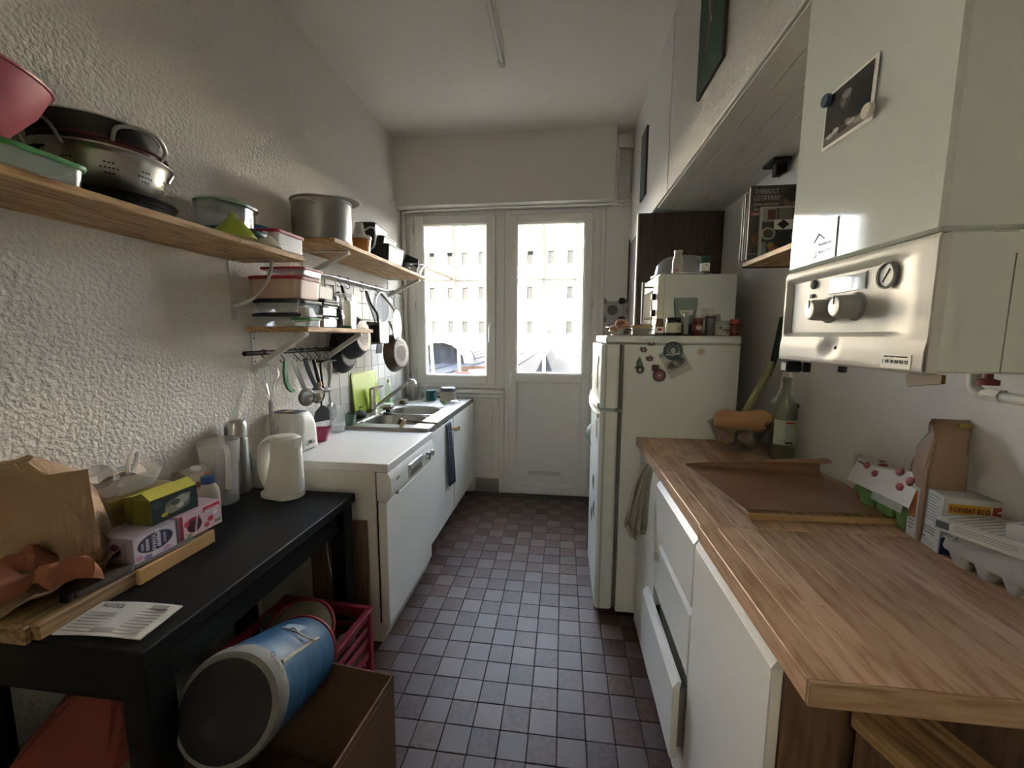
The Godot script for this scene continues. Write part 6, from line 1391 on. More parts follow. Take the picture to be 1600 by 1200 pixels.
	solo("table_knife", "white handled utensil upright at the right of the cutlery drainer", "utensil", S().span(V(-0.012, 0, -0.004), V(0.012, 0.12, 0.004), 0.003), mats.print_white, V(-1.165, y, -3.36))
	var m := thing("mug", "dark teal mug upside down on the drainer by the window", "mug", V(-1.085, y, -3.27))
	part(m, "body", S().lathe([[0.041, 0.0], [0.043, 0.001], [0.043, 0.075], [0.04, 0.082], [0.03, 0.083], [0.029, 0.08], [0.0, 0.08]], Transform3D(), 26), mt("teal_mug", "22555c", 0.3))
	part(m, "handle", S().tube(curve([V(0.0, 0.065, -0.042), V(0.0, 0.065, -0.065), V(0.0, 0.04, -0.072), V(0.0, 0.018, -0.06), V(0.0, 0.016, -0.042)], 5), 0.005, 8), mats.teal_mug)
	var bl := thing("blender_cup", "clear ribbed blender cup upside down on its dark blue grey cap side", "cup", V(-0.93, y, -3.24))
	part(bl, "cup", S().lathe([[0.068, 0.0], [0.07, 0.001], [0.06, 0.085], [0.057, 0.085], [0.066, 0.002]], Transform3D(), 28), clear("cup_clear", "cfcabc", 0.35, 0.08))
	part(bl, "ribs", S().lathe([[0.061, 0.004], [0.055, 0.08], [0.0, 0.081]], Transform3D(), 18), mt("cup_inside", "a9a496", 0.3, 0.4))
	part(bl, "cap", S().lathe([[0.062, 0.083], [0.063, 0.1], [0.054, 0.112], [0.04, 0.114], [0.0, 0.113]], Transform3D(), 28), mt("cap_slate", "3a4452", 0.4))
	var gb := thing("vegetable_brush", "green plastic brush lying on the ribbed drainer", "brush", V(-0.905, y + 0.008, -3.06), V(0, -62, 14))
	part(gb, "handle", S().tube([V(-0.07, 0.0, 0), V(0, 0.006, 0), V(0.09, 0.01, 0)], [0.006, 0.007, 0.005], 8), mt("brush_green", "2f9a4d", 0.4))
	part(gb, "head", S().box(V(-0.08, 0.002, 0), V(0.05, 0.016, 0.022), 0.005), mats.brush_green)
	solo("glass_cover", "clear shallow glass lid beside the blender cup", "bowl", S().lathe([[0.05, 0.0], [0.052, 0.001], [0.045, 0.022], [0.02, 0.03], [0.0, 0.031]], Transform3D(), 24), mats.glass, V(-0.85, y, -3.12))

func frame_z(w: float, h: float, t: float) -> Shape:
	var s := S()
	var c := 0.1425
	s.span(V(0.005, c - h / 2, -w / 2), V(0.0062, c - h / 2 + t, w / 2)); s.span(V(0.005, c + h / 2 - t, -w / 2), V(0.0062, c + h / 2, w / 2))
	s.span(V(0.005, c - h / 2, -w / 2), V(0.0062, c + h / 2, -w / 2 + t)); s.span(V(0.005, c - h / 2, w / 2 - t), V(0.0062, c + h / 2, w / 2))
	return s

func wrap_point(u: float, v: float) -> Vector3:   # front panel up to v = 0.65, then the top folds back
	var t := minf(v / 0.65, 1.0)
	var k := maxf(0.0, (v - 0.65) / 0.35)
	return V(-0.052 + 0.022 * t + 0.075 * k + 0.004 * sin(u * 9.0) * t, 0.002 + 0.078 * t - 0.012 * k * k - 0.016 * u * t + 0.006 * sin(u * 6.0 + 1.0) * t, 0.098 - 0.196 * u)

func jar(label: String, p: Vector3, r: float, h: float, glass: Material, lid: Material, lid_h: float, neck := 0.85) -> Node3D:
	var j := thing("spice_jar", label, "jar", p)
	part(j, "jar", S().lathe([[r * 0.92, 0.0], [r, 0.004], [r, h * 0.74], [r * neck, h * 0.86], [r * neck, h - lid_h], [0.0, h - lid_h + 0.0005]], Transform3D(), 22), glass)
	part(j, "lid", S().lathe([[r * neck * 1.06, h - lid_h], [r * neck * 1.08, h - 0.003], [r * neck, h], [0.0, h + 0.0005]], Transform3D(), 22), lid)
	return j
func label_band(j: Node3D, r: float, y0: float, y1: float, m: Material) -> MeshInstance3D:
	return part(j, "paper_label", S().lathe([[r + 0.0004, y0], [r + 0.0006, y0 + 0.0004], [r + 0.0006, y1 - 0.0004], [r + 0.0004, y1]], Transform3D(), 22), m)

func on_fridge() -> void:
	var y := 1.3955
	var z := -1.985
	var spice := mt("spice_brown", "5d4431", 0.5)
	# left to right along the edge nearest the camera
	var e := thing("wire_basket", "round wire basket with eggs at the left corner of the refrigerator top", "basket", V(0.275, y, -2.05))
	for k in 3: part(e, "ring", S().tube(range(24).map(func(i: int): return V((0.045 + 0.012 * k) * cos(TAU * i / 24), 0.004 + 0.018 * k, (0.06 + 0.015 * k) * sin(TAU * i / 24))), 0.0018, 5, true), mt("wire_copper", "9c8a72", 0.35, 0.9))
	for k in 8: part(e, "wire", S().tube([V(0.045 * cos(TAU * k / 8), 0.004, 0.06 * sin(TAU * k / 8)), V(0.07 * cos(TAU * k / 8), 0.042, 0.09 * sin(TAU * k / 8))], 0.0015, 5), mats.wire_copper)
	for q in [["brown egg on top at the front of the wire basket", V(0.268, y + 0.055, -2.025), "a8765a"], ["paler brown egg behind the others in the wire basket", V(0.29, y + 0.05, -2.085), "b08a6c"], ["brown egg lying at the left in the wire basket", V(0.245, y + 0.032, -2.06), "9c6c52"]]:
		solo("egg", q[0], "egg", S().lathe([[0.0, -0.026], [0.012, -0.023], [0.021, -0.012], [0.022, 0.0], [0.017, 0.017], [0.008, 0.028], [0.0, 0.03]], at(Vector3.ZERO, V(70, 40, 0)), 18), mt("egg_" + q[2], q[2], 0.5), q[1])
	solo("dish", "flat black dish behind the wire basket on the refrigerator", "dish", S().lathe([[0.05, 0.0], [0.055, 0.001], [0.085, 0.03], [0.088, 0.033], [0.083, 0.032], [0.05, 0.005], [0.0, 0.004]], Transform3D(), 26), mats.black, V(0.36, y, -2.15))
	var bd := thing("butter_dish", "rectangular glass dish with a wooden lid beside the wire basket", "dish", V(0.365, y, -2.02))
	part(bd, "dish", S().rings([[0.085, 0.06, 0.012, 0.0], [0.088, 0.063, 0.012, 0.003], [0.09, 0.065, 0.012, 0.034], [0.0, 0.0, 0.0, 0.034]].slice(0, 3)), clear("dish_glass", "b9b4ac", 0.5, 0.08))
	part(bd, "lid", S().rings([[0.096, 0.07, 0.012, 0.0345], [0.096, 0.07, 0.012, 0.046], [0.09, 0.064, 0.01, 0.049]]), mt("lid_bamboo", "a98f68", 0.5))
	var j := jar("small brown lidded glass jar with a red and white label, leftmost of the jars", V(0.438, y, z), 0.0185, 0.078, mt("jar_spice_dark", "6d4f3a", 0.15), mt("lid_rust", "4c3a2f", 0.4), 0.008)
	label_band(j, 0.0185, 0.012, 0.04, mats.print_white)
	part(j, "red_mark", S().ball(V(0.0, 0.028, 0.0192), V(0.01, 0.006, 0.0006), 12, 6), mats.print_red)
	j = jar("wide dark glass jar with a black lid and a white flowered label", V(0.502, y, z - 0.005), 0.0335, 0.083, mt("jar_dark", "2a302c", 0.1), mats.black, 0.012, 0.92)
	var lb := label_band(j, 0.0335, 0.014, 0.058, mt("label_cream", "cbc6b2", 0.6))
	part(lb, "flower_mark", S().ball(V(0.012, 0.034, 0.0305), V(0.009, 0.014, 0.001), 12, 6), mt("flower_yellow", "b5a14c", 0.6))
	# upright tasting spatula shaped bag of garlic
	var gb := thing("spice_pouch", "grey green foil pouch reading garlic, leaning on the oven side", "pouch", V(0.578, y + 0.055, -2.085), V(0, 0, 0))
	part(gb, "pouch", S().rings([[0.075, 0.03, 0.006, 0.0], [0.09, 0.034, 0.01, 0.03], [0.105, 0.026, 0.008, 0.09], [0.11, 0.006, 0.002, 0.118], [0.108, 0.003, 0.001, 0.126]]), mt("pouch_green", "7f8f83", 0.35))
	part(gb, "paper_label", S().prism([V2(-0.032, 0.066), V2(0.032, 0.066), V2(0.025, 0.046), V2(0.012, 0.036), V2(-0.012, 0.036), V2(-0.025, 0.046)], 0.001, at(V(0.0, 0.0, 0.0180))), mats.print_white)
	words(gb, "GARLIC", 0.0075, mats.ink, at(V(0.0, 0.056, 0.0188)), "Droid Sans", true, 0.04)
	solo("pouch_stand", "small dark box that the foil pouch stands on behind the jars", "box", S().span(V(-0.05, 0, -0.02), V(0.05, 0.0545, 0.02), 0.002), mats.dark_grey, V(0.578, y, -2.072))
	var tt := thing("test_tube", "slim clear tube with white powder standing on a green foot before the pouch", "tube", V(0.556, y, z + 0.005))
	part(tt, "tube", S().lathe([[0.010, 0.006], [0.011, 0.008], [0.011, 0.1], [0.0, 0.101]], Transform3D(), 16), clear("tube_pale", "cfd2cc", 0.55, 0.1))
	part(tt, "foot", S().lathe([[0.027, 0.0], [0.027, 0.004], [0.01, 0.007]], Transform3D(), 22), mt("foot_dark_green", "2b3f38", 0.4))
	j = jar("jar of red spice with a red brown lid and a round label", V(0.608, y, z), 0.022, 0.08, mt("jar_paprika", "5b2c22", 0.15), mt("lid_brick", "74382e", 0.5), 0.014, 0.95)
	lb = label_band(j, 0.022, 0.02, 0.052, mt("label_red", "7d3a33", 0.6))
	part(lb, "round_mark", S().ball(V(0.0, 0.036, 0.0226), V(0.014, 0.010, 0.0008), 14, 6), mats.label_cream)
	j = jar("tall clear grinder jar of dark pepper with a black lid", V(0.662, y, z), 0.021, 0.088, clear("jar_pepper", "6b645c", 0.75, 0.1), mats.black, 0.010, 0.98)
	j = jar("squat white labelled jar with a pale green lid", V(0.715, y, z), 0.032, 0.067, mt("jar_pale", "b9b9a4", 0.25), mt("lid_pale_green", "a9b39f", 0.4), 0.010, 0.94)
	lb = label_band(j, 0.032, 0.006, 0.048, mt("label_pale", "c6c6b0", 0.6))
	part(lb, "green_mark", S().ball(V(-0.012, 0.036, 0.029), V(0.012, 0.008, 0.001), 12, 6), mt("mark_green", "5d7a52", 0.6))
	part(lb, "orange_mark", S().ball(V(0.008, 0.016, 0.031), V(0.012, 0.006, 0.001), 12, 6), mt("mark_tan", "9a8a62", 0.6))
	words(lb, "Mayo", 0.01, mats.ink, at(V(0.008, 0.027, 0.0332)), "Droid Sans", true)
	j = jar("slim spice jar with an orange red cap, rightmost of the row", V(0.768, y, z), 0.0185, 0.075, mt("jar_chili", "6f3b2a", 0.15), mt("lid_orange", "b5452b", 0.45), 0.02, 0.98)
	label_band(j, 0.0185, 0.012, 0.046, mats.label_red)
	var pk := thing("spice_packet", "white packet standing behind the dark pepper jar", "packet", V(0.70, y, -2.05))
	part(pk, "packet", S().rings([[0.05, 0.025, 0.004, 0.0], [0.055, 0.028, 0.006, 0.04], [0.055, 0.006, 0.002, 0.098], [0.055, 0.002, 0.001, 0.102]]), mt("packet_white", "b4b4ac", 0.4))
	words(pk, "A", 0.008, mats.ink, at(V(0.005, 0.075, 0.011), V(-12, 0, 0)), "Droid Sans", true)
	# on the oven
	var oy := 1.6935
	var mb := thing("mixing_bowl", "clear plastic bowl upside down on the countertop oven", "bowl", V(0.60, oy, -2.27))
	part(mb, "bowl", S().lathe([[0.145, 0.0], [0.15, 0.002], [0.15, 0.006], [0.135, 0.01], [0.128, 0.06], [0.10, 0.095], [0.06, 0.107], [0.0, 0.108], [0.0, 0.1055], [0.06, 0.104], [0.098, 0.092], [0.125, 0.059], [0.133, 0.008]].slice(0, 8), Transform3D(), 34), clear("bowl_smoke", "c6c9cc", 0.3, 0.06))
	part(mb, "rim", S().lathe([[0.148, 0.0], [0.153, 0.002], [0.153, 0.008], [0.148, 0.01]], Transform3D(), 34), clear("bowl_rim", "d5d8da", 0.6, 0.1))
	var mk := thing("spice_bottle", "glass bottle of pale brown grains with a metal cap on the oven", "bottle", V(0.548, oy, -2.145))
	part(mk, "bottle", S().lathe([[0.024, 0.0], [0.026, 0.003], [0.026, 0.062], [0.018, 0.09], [0.0175, 0.105], [0.0, 0.1055]], Transform3D(), 22), clear("bottle_glass", "cfc9bd", 0.55, 0.06))
	part(mk, "grains", S().lathe([[0.022, 0.003], [0.0245, 0.005], [0.0245, 0.052], [0.0, 0.053]], Transform3D(), 22), mt("grains", "7d6a4e", 0.8))
	part(mk, "cap", S().lathe([[0.0195, 0.103], [0.02, 0.114], [0.0, 0.1145]], Transform3D(), 22), mt("cap_pale", "b5a68f", 0.4, 0.3))
	part(mk, "red_mark", S().ball(V(-0.008, 0.018, 0.0245), V(0.009, 0.004, 0.0012), 12, 6), mats.print_red)
	var gj := jar("spice shaker with a green cap and a white label on the oven", V(0.677, oy, -2.15), 0.0215, 0.085, mt("jar_herb", "5b6152", 0.2), mt("lid_herb", "1f5a3c", 0.45), 0.03, 0.98)
	lb = label_band(gj, 0.0215, 0.014, 0.052, mats.print_white)
	part(lb, "dark_mark", S().ball(V(0.0, 0.042, 0.0222), V(0.003, 0.004, 0.0006), 10, 6), mats.ink)
	# magnets and cards on the side of the refrigerator
	var fz := -1.9565
	var cd := thing("photo_card", "tilted white card with a grey picture held on the refrigerator side", "card", V(0.508, 1.275, fz + 0.001), V(0, 0, 28))
	part(cd, "card", S().span(V(-0.05, -0.065, 0.0), V(0.055, 0.065, 0.001)), mt("card_white", "bfc0b6", 0.5))
	face_z(cd, "print", 0.0011, -0.035, 0.02, -0.045, 0.05, picture("card_print", 96, 64, "a9aaa2", [["oval", 0.5, 0.5, 0.45, 0.35, "5d5f5c"], ["oval", 0.3, 0.45, 0.14, 0.2, "3c3d3b"], ["oval", 0.55, 0.6, 0.12, 0.18, "85867f"], ["oval", 0.72, 0.42, 0.12, 0.2, "454644"], ["oval", 0.45, 0.4, 0.08, 0.12, "9a9b93"]]))
	face_z(cd, "corner_print", 0.0011, 0.045, 0.064, -0.05, -0.025, mt("corner_green", "7f9a86", 0.6))
	var rm := thing("magnet", "large round dark teal magnet with a white emblem", "magnet", V(0.497, 1.326, fz + 0.003))
	part(rm, "disc", S().lathe([[0.043, 0.0], [0.043, 0.003], [0.041, 0.004], [0.0, 0.004]], at(Vector3.ZERO, V(90, 0, 0)), 32), mt("magnet_teal", "2f4b4c", 0.4))
	part(rm, "emblem", S().tube(range(20).map(func(k: int): return V((0.024 + 0.006 * (k % 2)) * cos(TAU * k / 20), 0.004 + (0.02 + 0.006 * (k % 2)) * sin(TAU * k / 20), 0.0045)), 0.0022, 4, true), mats.card_white)
	part(rm, "emblem_head", S().ball(V(0, 0.002, 0.0044), V(0.011, 0.014, 0.0015), 14, 6), mats.card_white)
	part(rm, "emblem_band", S().prism([V2(-0.033, -0.018), V2(0.033, -0.012), V2(0.03, -0.004), V2(-0.03, -0.01)], 0.001, at(V(0, -0.004, 0.0045))), mats.card_white)
	for q in [["small dark pink ragged magnet, topmost at the left", V(0.402, 1.362, 0), 14.0], ["small dark pink house magnet below the ragged one", V(0.368, 1.332, 0), -10.0], ["small dark pink star magnet left of the card", V(0.397, 1.291, 0), 5.0]]:
		var m := thing("magnet", q[0], "magnet", V(q[1].x, q[1].y, fz + 0.001), V(0, 0, q[2]))
		part(m, "shape", S().prism([V2(-0.016, -0.008), V2(-0.004, -0.013), V2(0.012, -0.012), V2(0.016, 0.004), V2(0.008, 0.006), V2(0.004, 0.014), V2(-0.006, 0.007), V2(-0.016, 0.009)], 0.003), mt("magnet_plum", "6a4145", 0.5))
		part(m, "mark", S().ball(V(0.0, -0.002, 0.0016), V(0.006, 0.004, 0.0008), 10, 6), mats.card_white)
	var tm := thing("magnet", "small fir tree magnet with a round badge at the left", "magnet", V(0.352, 1.255, fz + 0.001))
	part(tm, "tree", S().prism([V2(-0.026, -0.012), V2(0.026, -0.012), V2(0.012, 0.006), V2(0.018, 0.006), V2(0.006, 0.024), V2(0.01, 0.024), V2(0.0, 0.045), V2(-0.01, 0.024), V2(-0.006, 0.024), V2(-0.018, 0.006), V2(-0.012, 0.006)], 0.002), mt("magnet_sage", "7c857a", 0.5))
	part(tm, "badge", S().lathe([[0.018, 0.0], [0.018, 0.002], [0.0, 0.0022]], at(V(0.003, -0.018, 0.0), V(90, 0, 0)), 20), mt("magnet_slate", "4f5752", 0.5))
	part(tm, "badge_mark", S().ball(V(0.003, -0.018, 0.0024), V(0.008, 0.009, 0.0008), 10, 6), mats.card_white)
	var pm := thing("magnet", "dark pink square magnet with a fig like round one below it", "magnet", V(0.424, 1.235, fz + 0.001))
	part(pm, "square", S().span(V(-0.016, -0.002, 0), V(0.014, 0.026, 0.003), 0.001), mats.magnet_plum)
	part(pm, "round", S().lathe([[0.029, 0.0], [0.029, 0.003], [0.0, 0.0035]], at(V(0.018, -0.022, 0.001), V(90, 0, 0)), 24), mt("fig_dark", "4a2b33", 0.4))
	part(pm, "round_inside", S().lathe([[0.022, 0.0], [0.0, 0.001]], at(V(0.018, -0.022, 0.0047), V(90, 0, 0)), 24), mt("fig_pink", "9a5a66", 0.45))
	part(pm, "round_core", S().ball(V(0.018, -0.022, 0.0056), V(0.008, 0.006, 0.0006), 12, 6), mats.card_white)
	var n3 := thing("magnet", "small round cream magnet with a red three at the right", "magnet", V(0.62, 1.323, fz + 0.001))
	part(n3, "disc", S().lathe([[0.0175, 0.0], [0.0175, 0.002], [0.0, 0.0023]], at(Vector3.ZERO, V(90, 0, 0)), 20), mt("magnet_ivory", "c9bda6", 0.5))
	words(n3, "3", 0.014, mt("three_red", "8a3a30", 0.5), at(V(0, 0, 0.0026)), "Droid Sans", true)
	# papers and magnets on the doors, seen edge on
	for q in [["white papers overlapping on the freezer door", 1.21, -2.15, 0.11, 0.16, "card_white"], ["dark magnet disc on the freezer door edge", 1.16, -2.42, 0.03, 0.03, "black"], ["white framed card high on the lower door", 0.93, -2.08, 0.05, 0.09, "card_white"], ["grey green leaflet curling off the lower door", 0.82, -2.40, 0.05, 0.12, "magnet_sage"], ["round dark sticker halfway down the lower door", 0.62, -2.15, 0.05, 0.07, "magnet_slate"], ["narrow dark card low on the lower door", 0.50, -2.08, 0.03, 0.08, "dark_grey"], ["small dark tag lowest on the lower door", 0.42, -2.2, 0.03, 0.07, "dark_grey"], ["second white slip on the freezer door", 1.28, -2.08, 0.04, 0.06, "card_white"]]:
		var curl: float = 0.035 if q[5] == "magnet_sage" else 0.004
		solo("door_card", q[0], "card", S().sheet(func(u: float, v: float): return V(-0.002 - curl * sin(PI * v) * (0.3 + 0.7 * u), (v - 0.5) * q[4] * 1.0, (0.5 - u) * q[3]), 4, 6, 0.0015), mats[q[5]], V(0.175, q[1], q[2]))
	solo("bottle", "small dark bottle with a pale cap on the floor beyond the refrigerator", "bottle", S().lathe([[0.035, 0.0], [0.037, 0.004], [0.037, 0.09], [0.03, 0.12], [0.024, 0.19], [0.0, 0.2]], Transform3D(), 18), mt("bottle_brown", "3d2f2a", 0.25), V(0.215, 0.0, -2.59))

func on_counter() -> void:
	var y := 0.9215
	# glass bowl of vegetables, squash, leek, bottle
	var b := thing("glass_bowl", "clear glass bowl on the worktop corner by the refrigerator", "bowl", V(0.735, y, -1.80))
	part(b, "bowl", S().lathe([[0.05, 0.0], [0.055, 0.0], [0.075, 0.02], [0.1, 0.07], [0.115, 0.105], [0.117, 0.107], [0.114, 0.107], [0.097, 0.071], [0.072, 0.023], [0.0, 0.006]], Transform3D(), 34), clear("bowl_glass", "b9b2a8", 0.16, 0.04))
	solo("onion", "purple brown onion at the right inside the glass bowl", "onion", S().lathe([[0.0, -0.032], [0.02, -0.028], [0.036, -0.008], [0.034, 0.01], [0.014, 0.028], [0.005, 0.04], [0.0, 0.041]], Transform3D(), 20), mt("onion_skin", "6d4a42", 0.4), V(0.772, y + 0.042, -1.79), V(15, 0, -20))
	solo("onion", "yellowish brown onion at the left inside the glass bowl", "onion", S().lathe([[0.0, -0.03], [0.02, -0.026], [0.034, -0.006], [0.032, 0.01], [0.013, 0.026], [0.004, 0.036], [0.0, 0.037]], Transform3D(), 20), mt("onion_gold", "8a6a48", 0.4), V(0.695, y + 0.043, -1.81), V(-20, 0, 25))
	var sq := thing("squash", "pale orange butternut squash lying across the glass bowl", "squash", V(0.745, y + 0.122, -1.79), V(0, -8, 0))
	part(sq, "flesh", S().lathe([[0.0, -0.105], [0.03, -0.1], [0.044, -0.08], [0.047, -0.055], [0.041, -0.025], [0.037, 0.0], [0.041, 0.03], [0.048, 0.058], [0.046, 0.085], [0.032, 0.103], [0.012, 0.108], [0.0, 0.106]], at(Vector3.ZERO, V(0, 0, -88), V(1, 1, 1)), 28), mt("squash_skin", "b98a63", 0.5))
	part(sq, "stem", S().lathe([[0.014, 0.0], [0.011, 0.006], [0.009, 0.014], [0.0, 0.015]], at(V(0.085, -0.002, 0.046), V(80, 20, 0)), 10), mt("stem_brown", "6d5640", 0.8))
	var lk := thing("leek", "leek leaning on the wall with its dark leaves upward", "leek", V(0.84, y, -1.90))
	part(lk, "shank", S().tube(curve([V(-0.03, 0.13, -0.02), V(-0.008, 0.20, 0.0), V(0.01, 0.27, 0.03), V(0.022, 0.32, 0.05), V(0.03, 0.37, 0.065)], 5), 0.016, 14), mt("leek_white", "a9a878", 0.5))
	for k in 5:
		var w := 0.03 - 0.002 * k
		var dx := -0.012 + 0.006 * k
		part(lk, "leaf", S().sheet(func(u: float, v: float): return V(0.022 + 0.022 * u + dx * u * 1.2 + 0.010 * absf(v - 0.5), 0.31 + (0.3 - 0.03 * absf(k - 2)) * u, 0.05 + 0.075 * u + (v - 0.5) * w * (1.0 - 0.5 * u) + 0.014 * (k - 2) * u), 8, 4, 0.003), mt("leek_leaf_%d" % (k % 3), ["2c3b30", "36493a", "5b6f45"][k % 3], 0.6))
	part(lk, "foot", S().tube([V(-0.03, 0.13, -0.02), V(-0.05, 0.03, -0.03), V(-0.055, 0.0, -0.035)], 0.014, 12), mats.leek_white)
	var bt := thing("oil_bottle", "swing top glass bottle a fifth full of yellow oil", "bottle", V(0.845, y, -1.66))
	part(bt, "bottle", S().lathe([[0.038, 0.0], [0.042, 0.004], [0.042, 0.185], [0.036, 0.215], [0.02, 0.25], [0.015, 0.262], [0.0145, 0.30], [0.0175, 0.303], [0.0175, 0.318], [0.012, 0.32], [0.012, 0.26], [0.034, 0.21], [0.039, 0.185], [0.039, 0.006], [0.0, 0.006]], Transform3D(), 28), clear("bottle_green", "7c8a6a", 0.38, 0.03))
	part(bt, "oil", S().lathe([[0.037, 0.0065], [0.0385, 0.01], [0.0385, 0.055], [0.0, 0.0552]], Transform3D(), 28), mt("oil", "8a7a22", 0.15))
	var lb := part(bt, "paper_label", S().sheet(func(u: float, v: float):
		var a := 1.1 + (u - 0.5) * 2.4
		return V(0.0424 * cos(a + 0.55), 0.065 + 0.095 * v, 0.0424 * sin(a + 0.55)), 14, 2, 0.0006), mt("label_mint", "a5b09a", 0.6))
	for k in 9: part(lb, "text_line", S().box(V(0.0, 0.075 + 0.008 * k, 0.0435), V(0.034 if k > 0 else 0.026, 0.002 if k > 0 else 0.007, 0.0012), 0.0, Basis(Vector3.UP, 0.0)), mats.print_grey if k > 0 else mats.ink)
	part(lb, "red_band", S().box(V(0.0, 0.151, 0.0432), V(0.03, 0.008, 0.0015)), mats.print_red)
	part(bt, "stopper", S().lathe([[0.01, 0.318], [0.012, 0.325], [0.009, 0.338], [0.0, 0.34]], Transform3D(), 16), mats.print_white)
	part(bt, "swing_wire", S().tube(curve([V(0.019, 0.285, 0.0), V(0.022, 0.32, 0.0), V(0.008, 0.35, 0.0), V(-0.012, 0.345, 0.0), V(-0.022, 0.31, 0.0), V(-0.03, 0.27, 0.01), V(-0.05, 0.235, 0.02)], 4), 0.0015, 6), mats.chrome)
	part(bt, "loose_seal", S().lathe([[0.012, 0.0], [0.012, 0.006], [0.0, 0.007]], at(V(-0.05, 0.232, 0.02), V(0, 0, 60)), 14), mats.print_white)
	solo("corked_bottle", "slim dark green bottle neck leaning behind the oil bottle", "bottle", S().lathe([[0.012, 0.0], [0.014, 0.15], [0.012, 0.19], [0.014, 0.2], [0.0, 0.205]], Transform3D(), 14), mt("deep_green", "2f4a36", 0.2), V(0.862, y + 0.02, -1.755), V(14, 0, -14))
	# pastry board with baking paper
	var pb := thing("pastry_board", "thin wooden board lying on the worktop under baking paper", "board", V(0.64, y, -1.29), V(0, 3, 0))
	part(pb, "board", S().span(V(-0.165, 0, -0.19), V(0.21, 0.015, 0.196), 0.002), mats.board_wood)
	part(pb, "front_edge", S().span(V(-0.165, 0.0002, 0.1965), V(0.21, 0.0165, 0.203), 0.001), mt("edge_pale", "b3946a", 0.5))
	solo("baking_paper", "sheet of brown baking paper on the pastry board, its far edge curled over", "paper", S().sheet(func(u: float, v: float):
		var x := -0.165 + 0.375 * u - 0.03 * v * (1.0 - u)
		var zz := 0.19 - 0.36 * minf(v / 0.72, 1.0)
		var vf := 0.80 - 0.22 * u
		zz = 0.19 - 0.37 * minf(v / 0.8, vf / 0.8)
		var q := maxf(0.0, (v - vf) / (1.0 - vf))
		var r := 0.004 + 0.03 * u
		var a := q * (3.4 + 0.5 * u)
		return V(x, 0.0175 + 0.0015 * sin(u * 13.0 + v * 6.0) + r * (1.0 - cos(a)), zz - r * sin(a)), 24, 44, 0.001), mt("paper_brown", "8d6a4f", 0.35), V(0.64, y, -1.30), V(0, 3, 0))
	# green egg carton with a printed sleeve
	var ge := thing("egg_carton", "green pulp egg carton with a printed tomato wrapper on top", "egg carton", V(0.868, y, -1.135), V(0, 3, 0))
	var n := 3
	for i in n:
		for k in 2:
			part(ge, "cup", S().rings([[0.026, 0.036, 0.010, 0.0], [0.030, 0.042, 0.012, 0.004], [0.040, 0.052, 0.014, 0.046]], at(V(-0.021 + 0.042 * k, 0, -0.06 + 0.06 * i))), mats.pulp_green)
	part(ge, "tray_rim", S().rings([[0.092, 0.19, 0.012, 0.045], [0.094, 0.192, 0.012, 0.05], [0.086, 0.184, 0.012, 0.062]]), mats.pulp_green)
	var fw := thing("food_wrapper", "torn clear and white tomato wrapper in the green egg carton", "wrapper", V(0.862, y + 0.068, -1.135), V(0, 3, 0))
	var pw := S().sheet(func(u: float, v: float): return wrap_point(u, v), 14, 8, 0.0015)
	part(fw, "sleeve", pw, mt("sleeve_white", "bdb6ac", 0.4))
	var spots := S()
	for q in [[0.12, 0.45, 0.013], [0.22, 0.3, 0.011], [0.3, 0.6, 0.012], [0.7, 0.75, 0.012], [0.82, 0.55, 0.011], [0.62, 0.45, 0.010], [0.9, 0.85, 0.010], [0.5, 0.85, 0.011]]:
		var u: float = q[0]; var v: float = q[1]
		var c := wrap_point(u, v)
		spots.add(S().ball(Vector3.ZERO, V(q[2] * 0.25, q[2] * 0.9, q[2]), 12, 6), Transform3D(Basis(V(0, 0, 1), -0.25 - 1.2 * smoothstep(0.55, 0.8, v)), c + V(-0.001, 0.0008, 0)))
	part(fw, "tomato_print", spots, mt("tomato_red", "8d2a25", 0.4)).set_meta("kind", "stuff")
	part(fw, "clear_film", S().sheet(func(u: float, v: float): return V(-0.054 - 0.003 * v, 0.004 - 0.02 * v, 0.085 - 0.09 * u), 6, 3, 0.001), clear("film", "d8d6d0", 0.4, 0.08))
	words(fw, "aurá", 0.013, mats.ink, at(wrap_point(0.9, 0.55) + V(-0.002, 0, 0), V(0, -90, 0)), "Droid Serif", true)
	part(fw, "side_flap", S().sheet(func(u: float, v: float): return V(-0.04 + 0.03 * u, 0.03 + 0.045 * v, -0.098 - 0.012 * u), 3, 3, 0.0012), mats.sleeve_white)
	# kraft coffee bag
	var kb := thing("coffee_bag", "brown kraft coffee bag with a folded top at the wall", "bag", V(0.868, y, -1.035), V(0, -12, 0))
	part(kb, "bag", crumple([[0.07, 0.06, 0.004, 0.0], [0.075, 0.066, 0.006, 0.04], [0.074, 0.066, 0.008, 0.17], [0.066, 0.06, 0.01, 0.215, 0.003, 0.0], [0.06, 0.035, 0.006, 0.25, 0.01, -0.004], [0.064, 0.008, 0.002, 0.272, 0.012, -0.006], [0.066, 0.005, 0.001, 0.282, 0.014, -0.006]], Transform3D(), 0.0038, 5, 21), mt("kraft_dull", "8f735a", 0.5))
	part(kb, "tin_tie", S().span(V(0.024, 0.268, -0.004), V(0.05, 0.276, 0.003), 0.001), mt("tie_gold", "a8923f", 0.3, 0.7))
	# medicine cartons
	var vb := thing("carton", "white carton marked FORMAT ECO with a blue and red front, standing", "carton", V(0.862, y, -0.985), V(0, -10, 0))
	part(vb, "box", S().span(V(-0.035, 0, -0.035), V(0.075, 0.13, 0.035), 0.0012), mt("carton_pale", "bcbab4", 0.5))
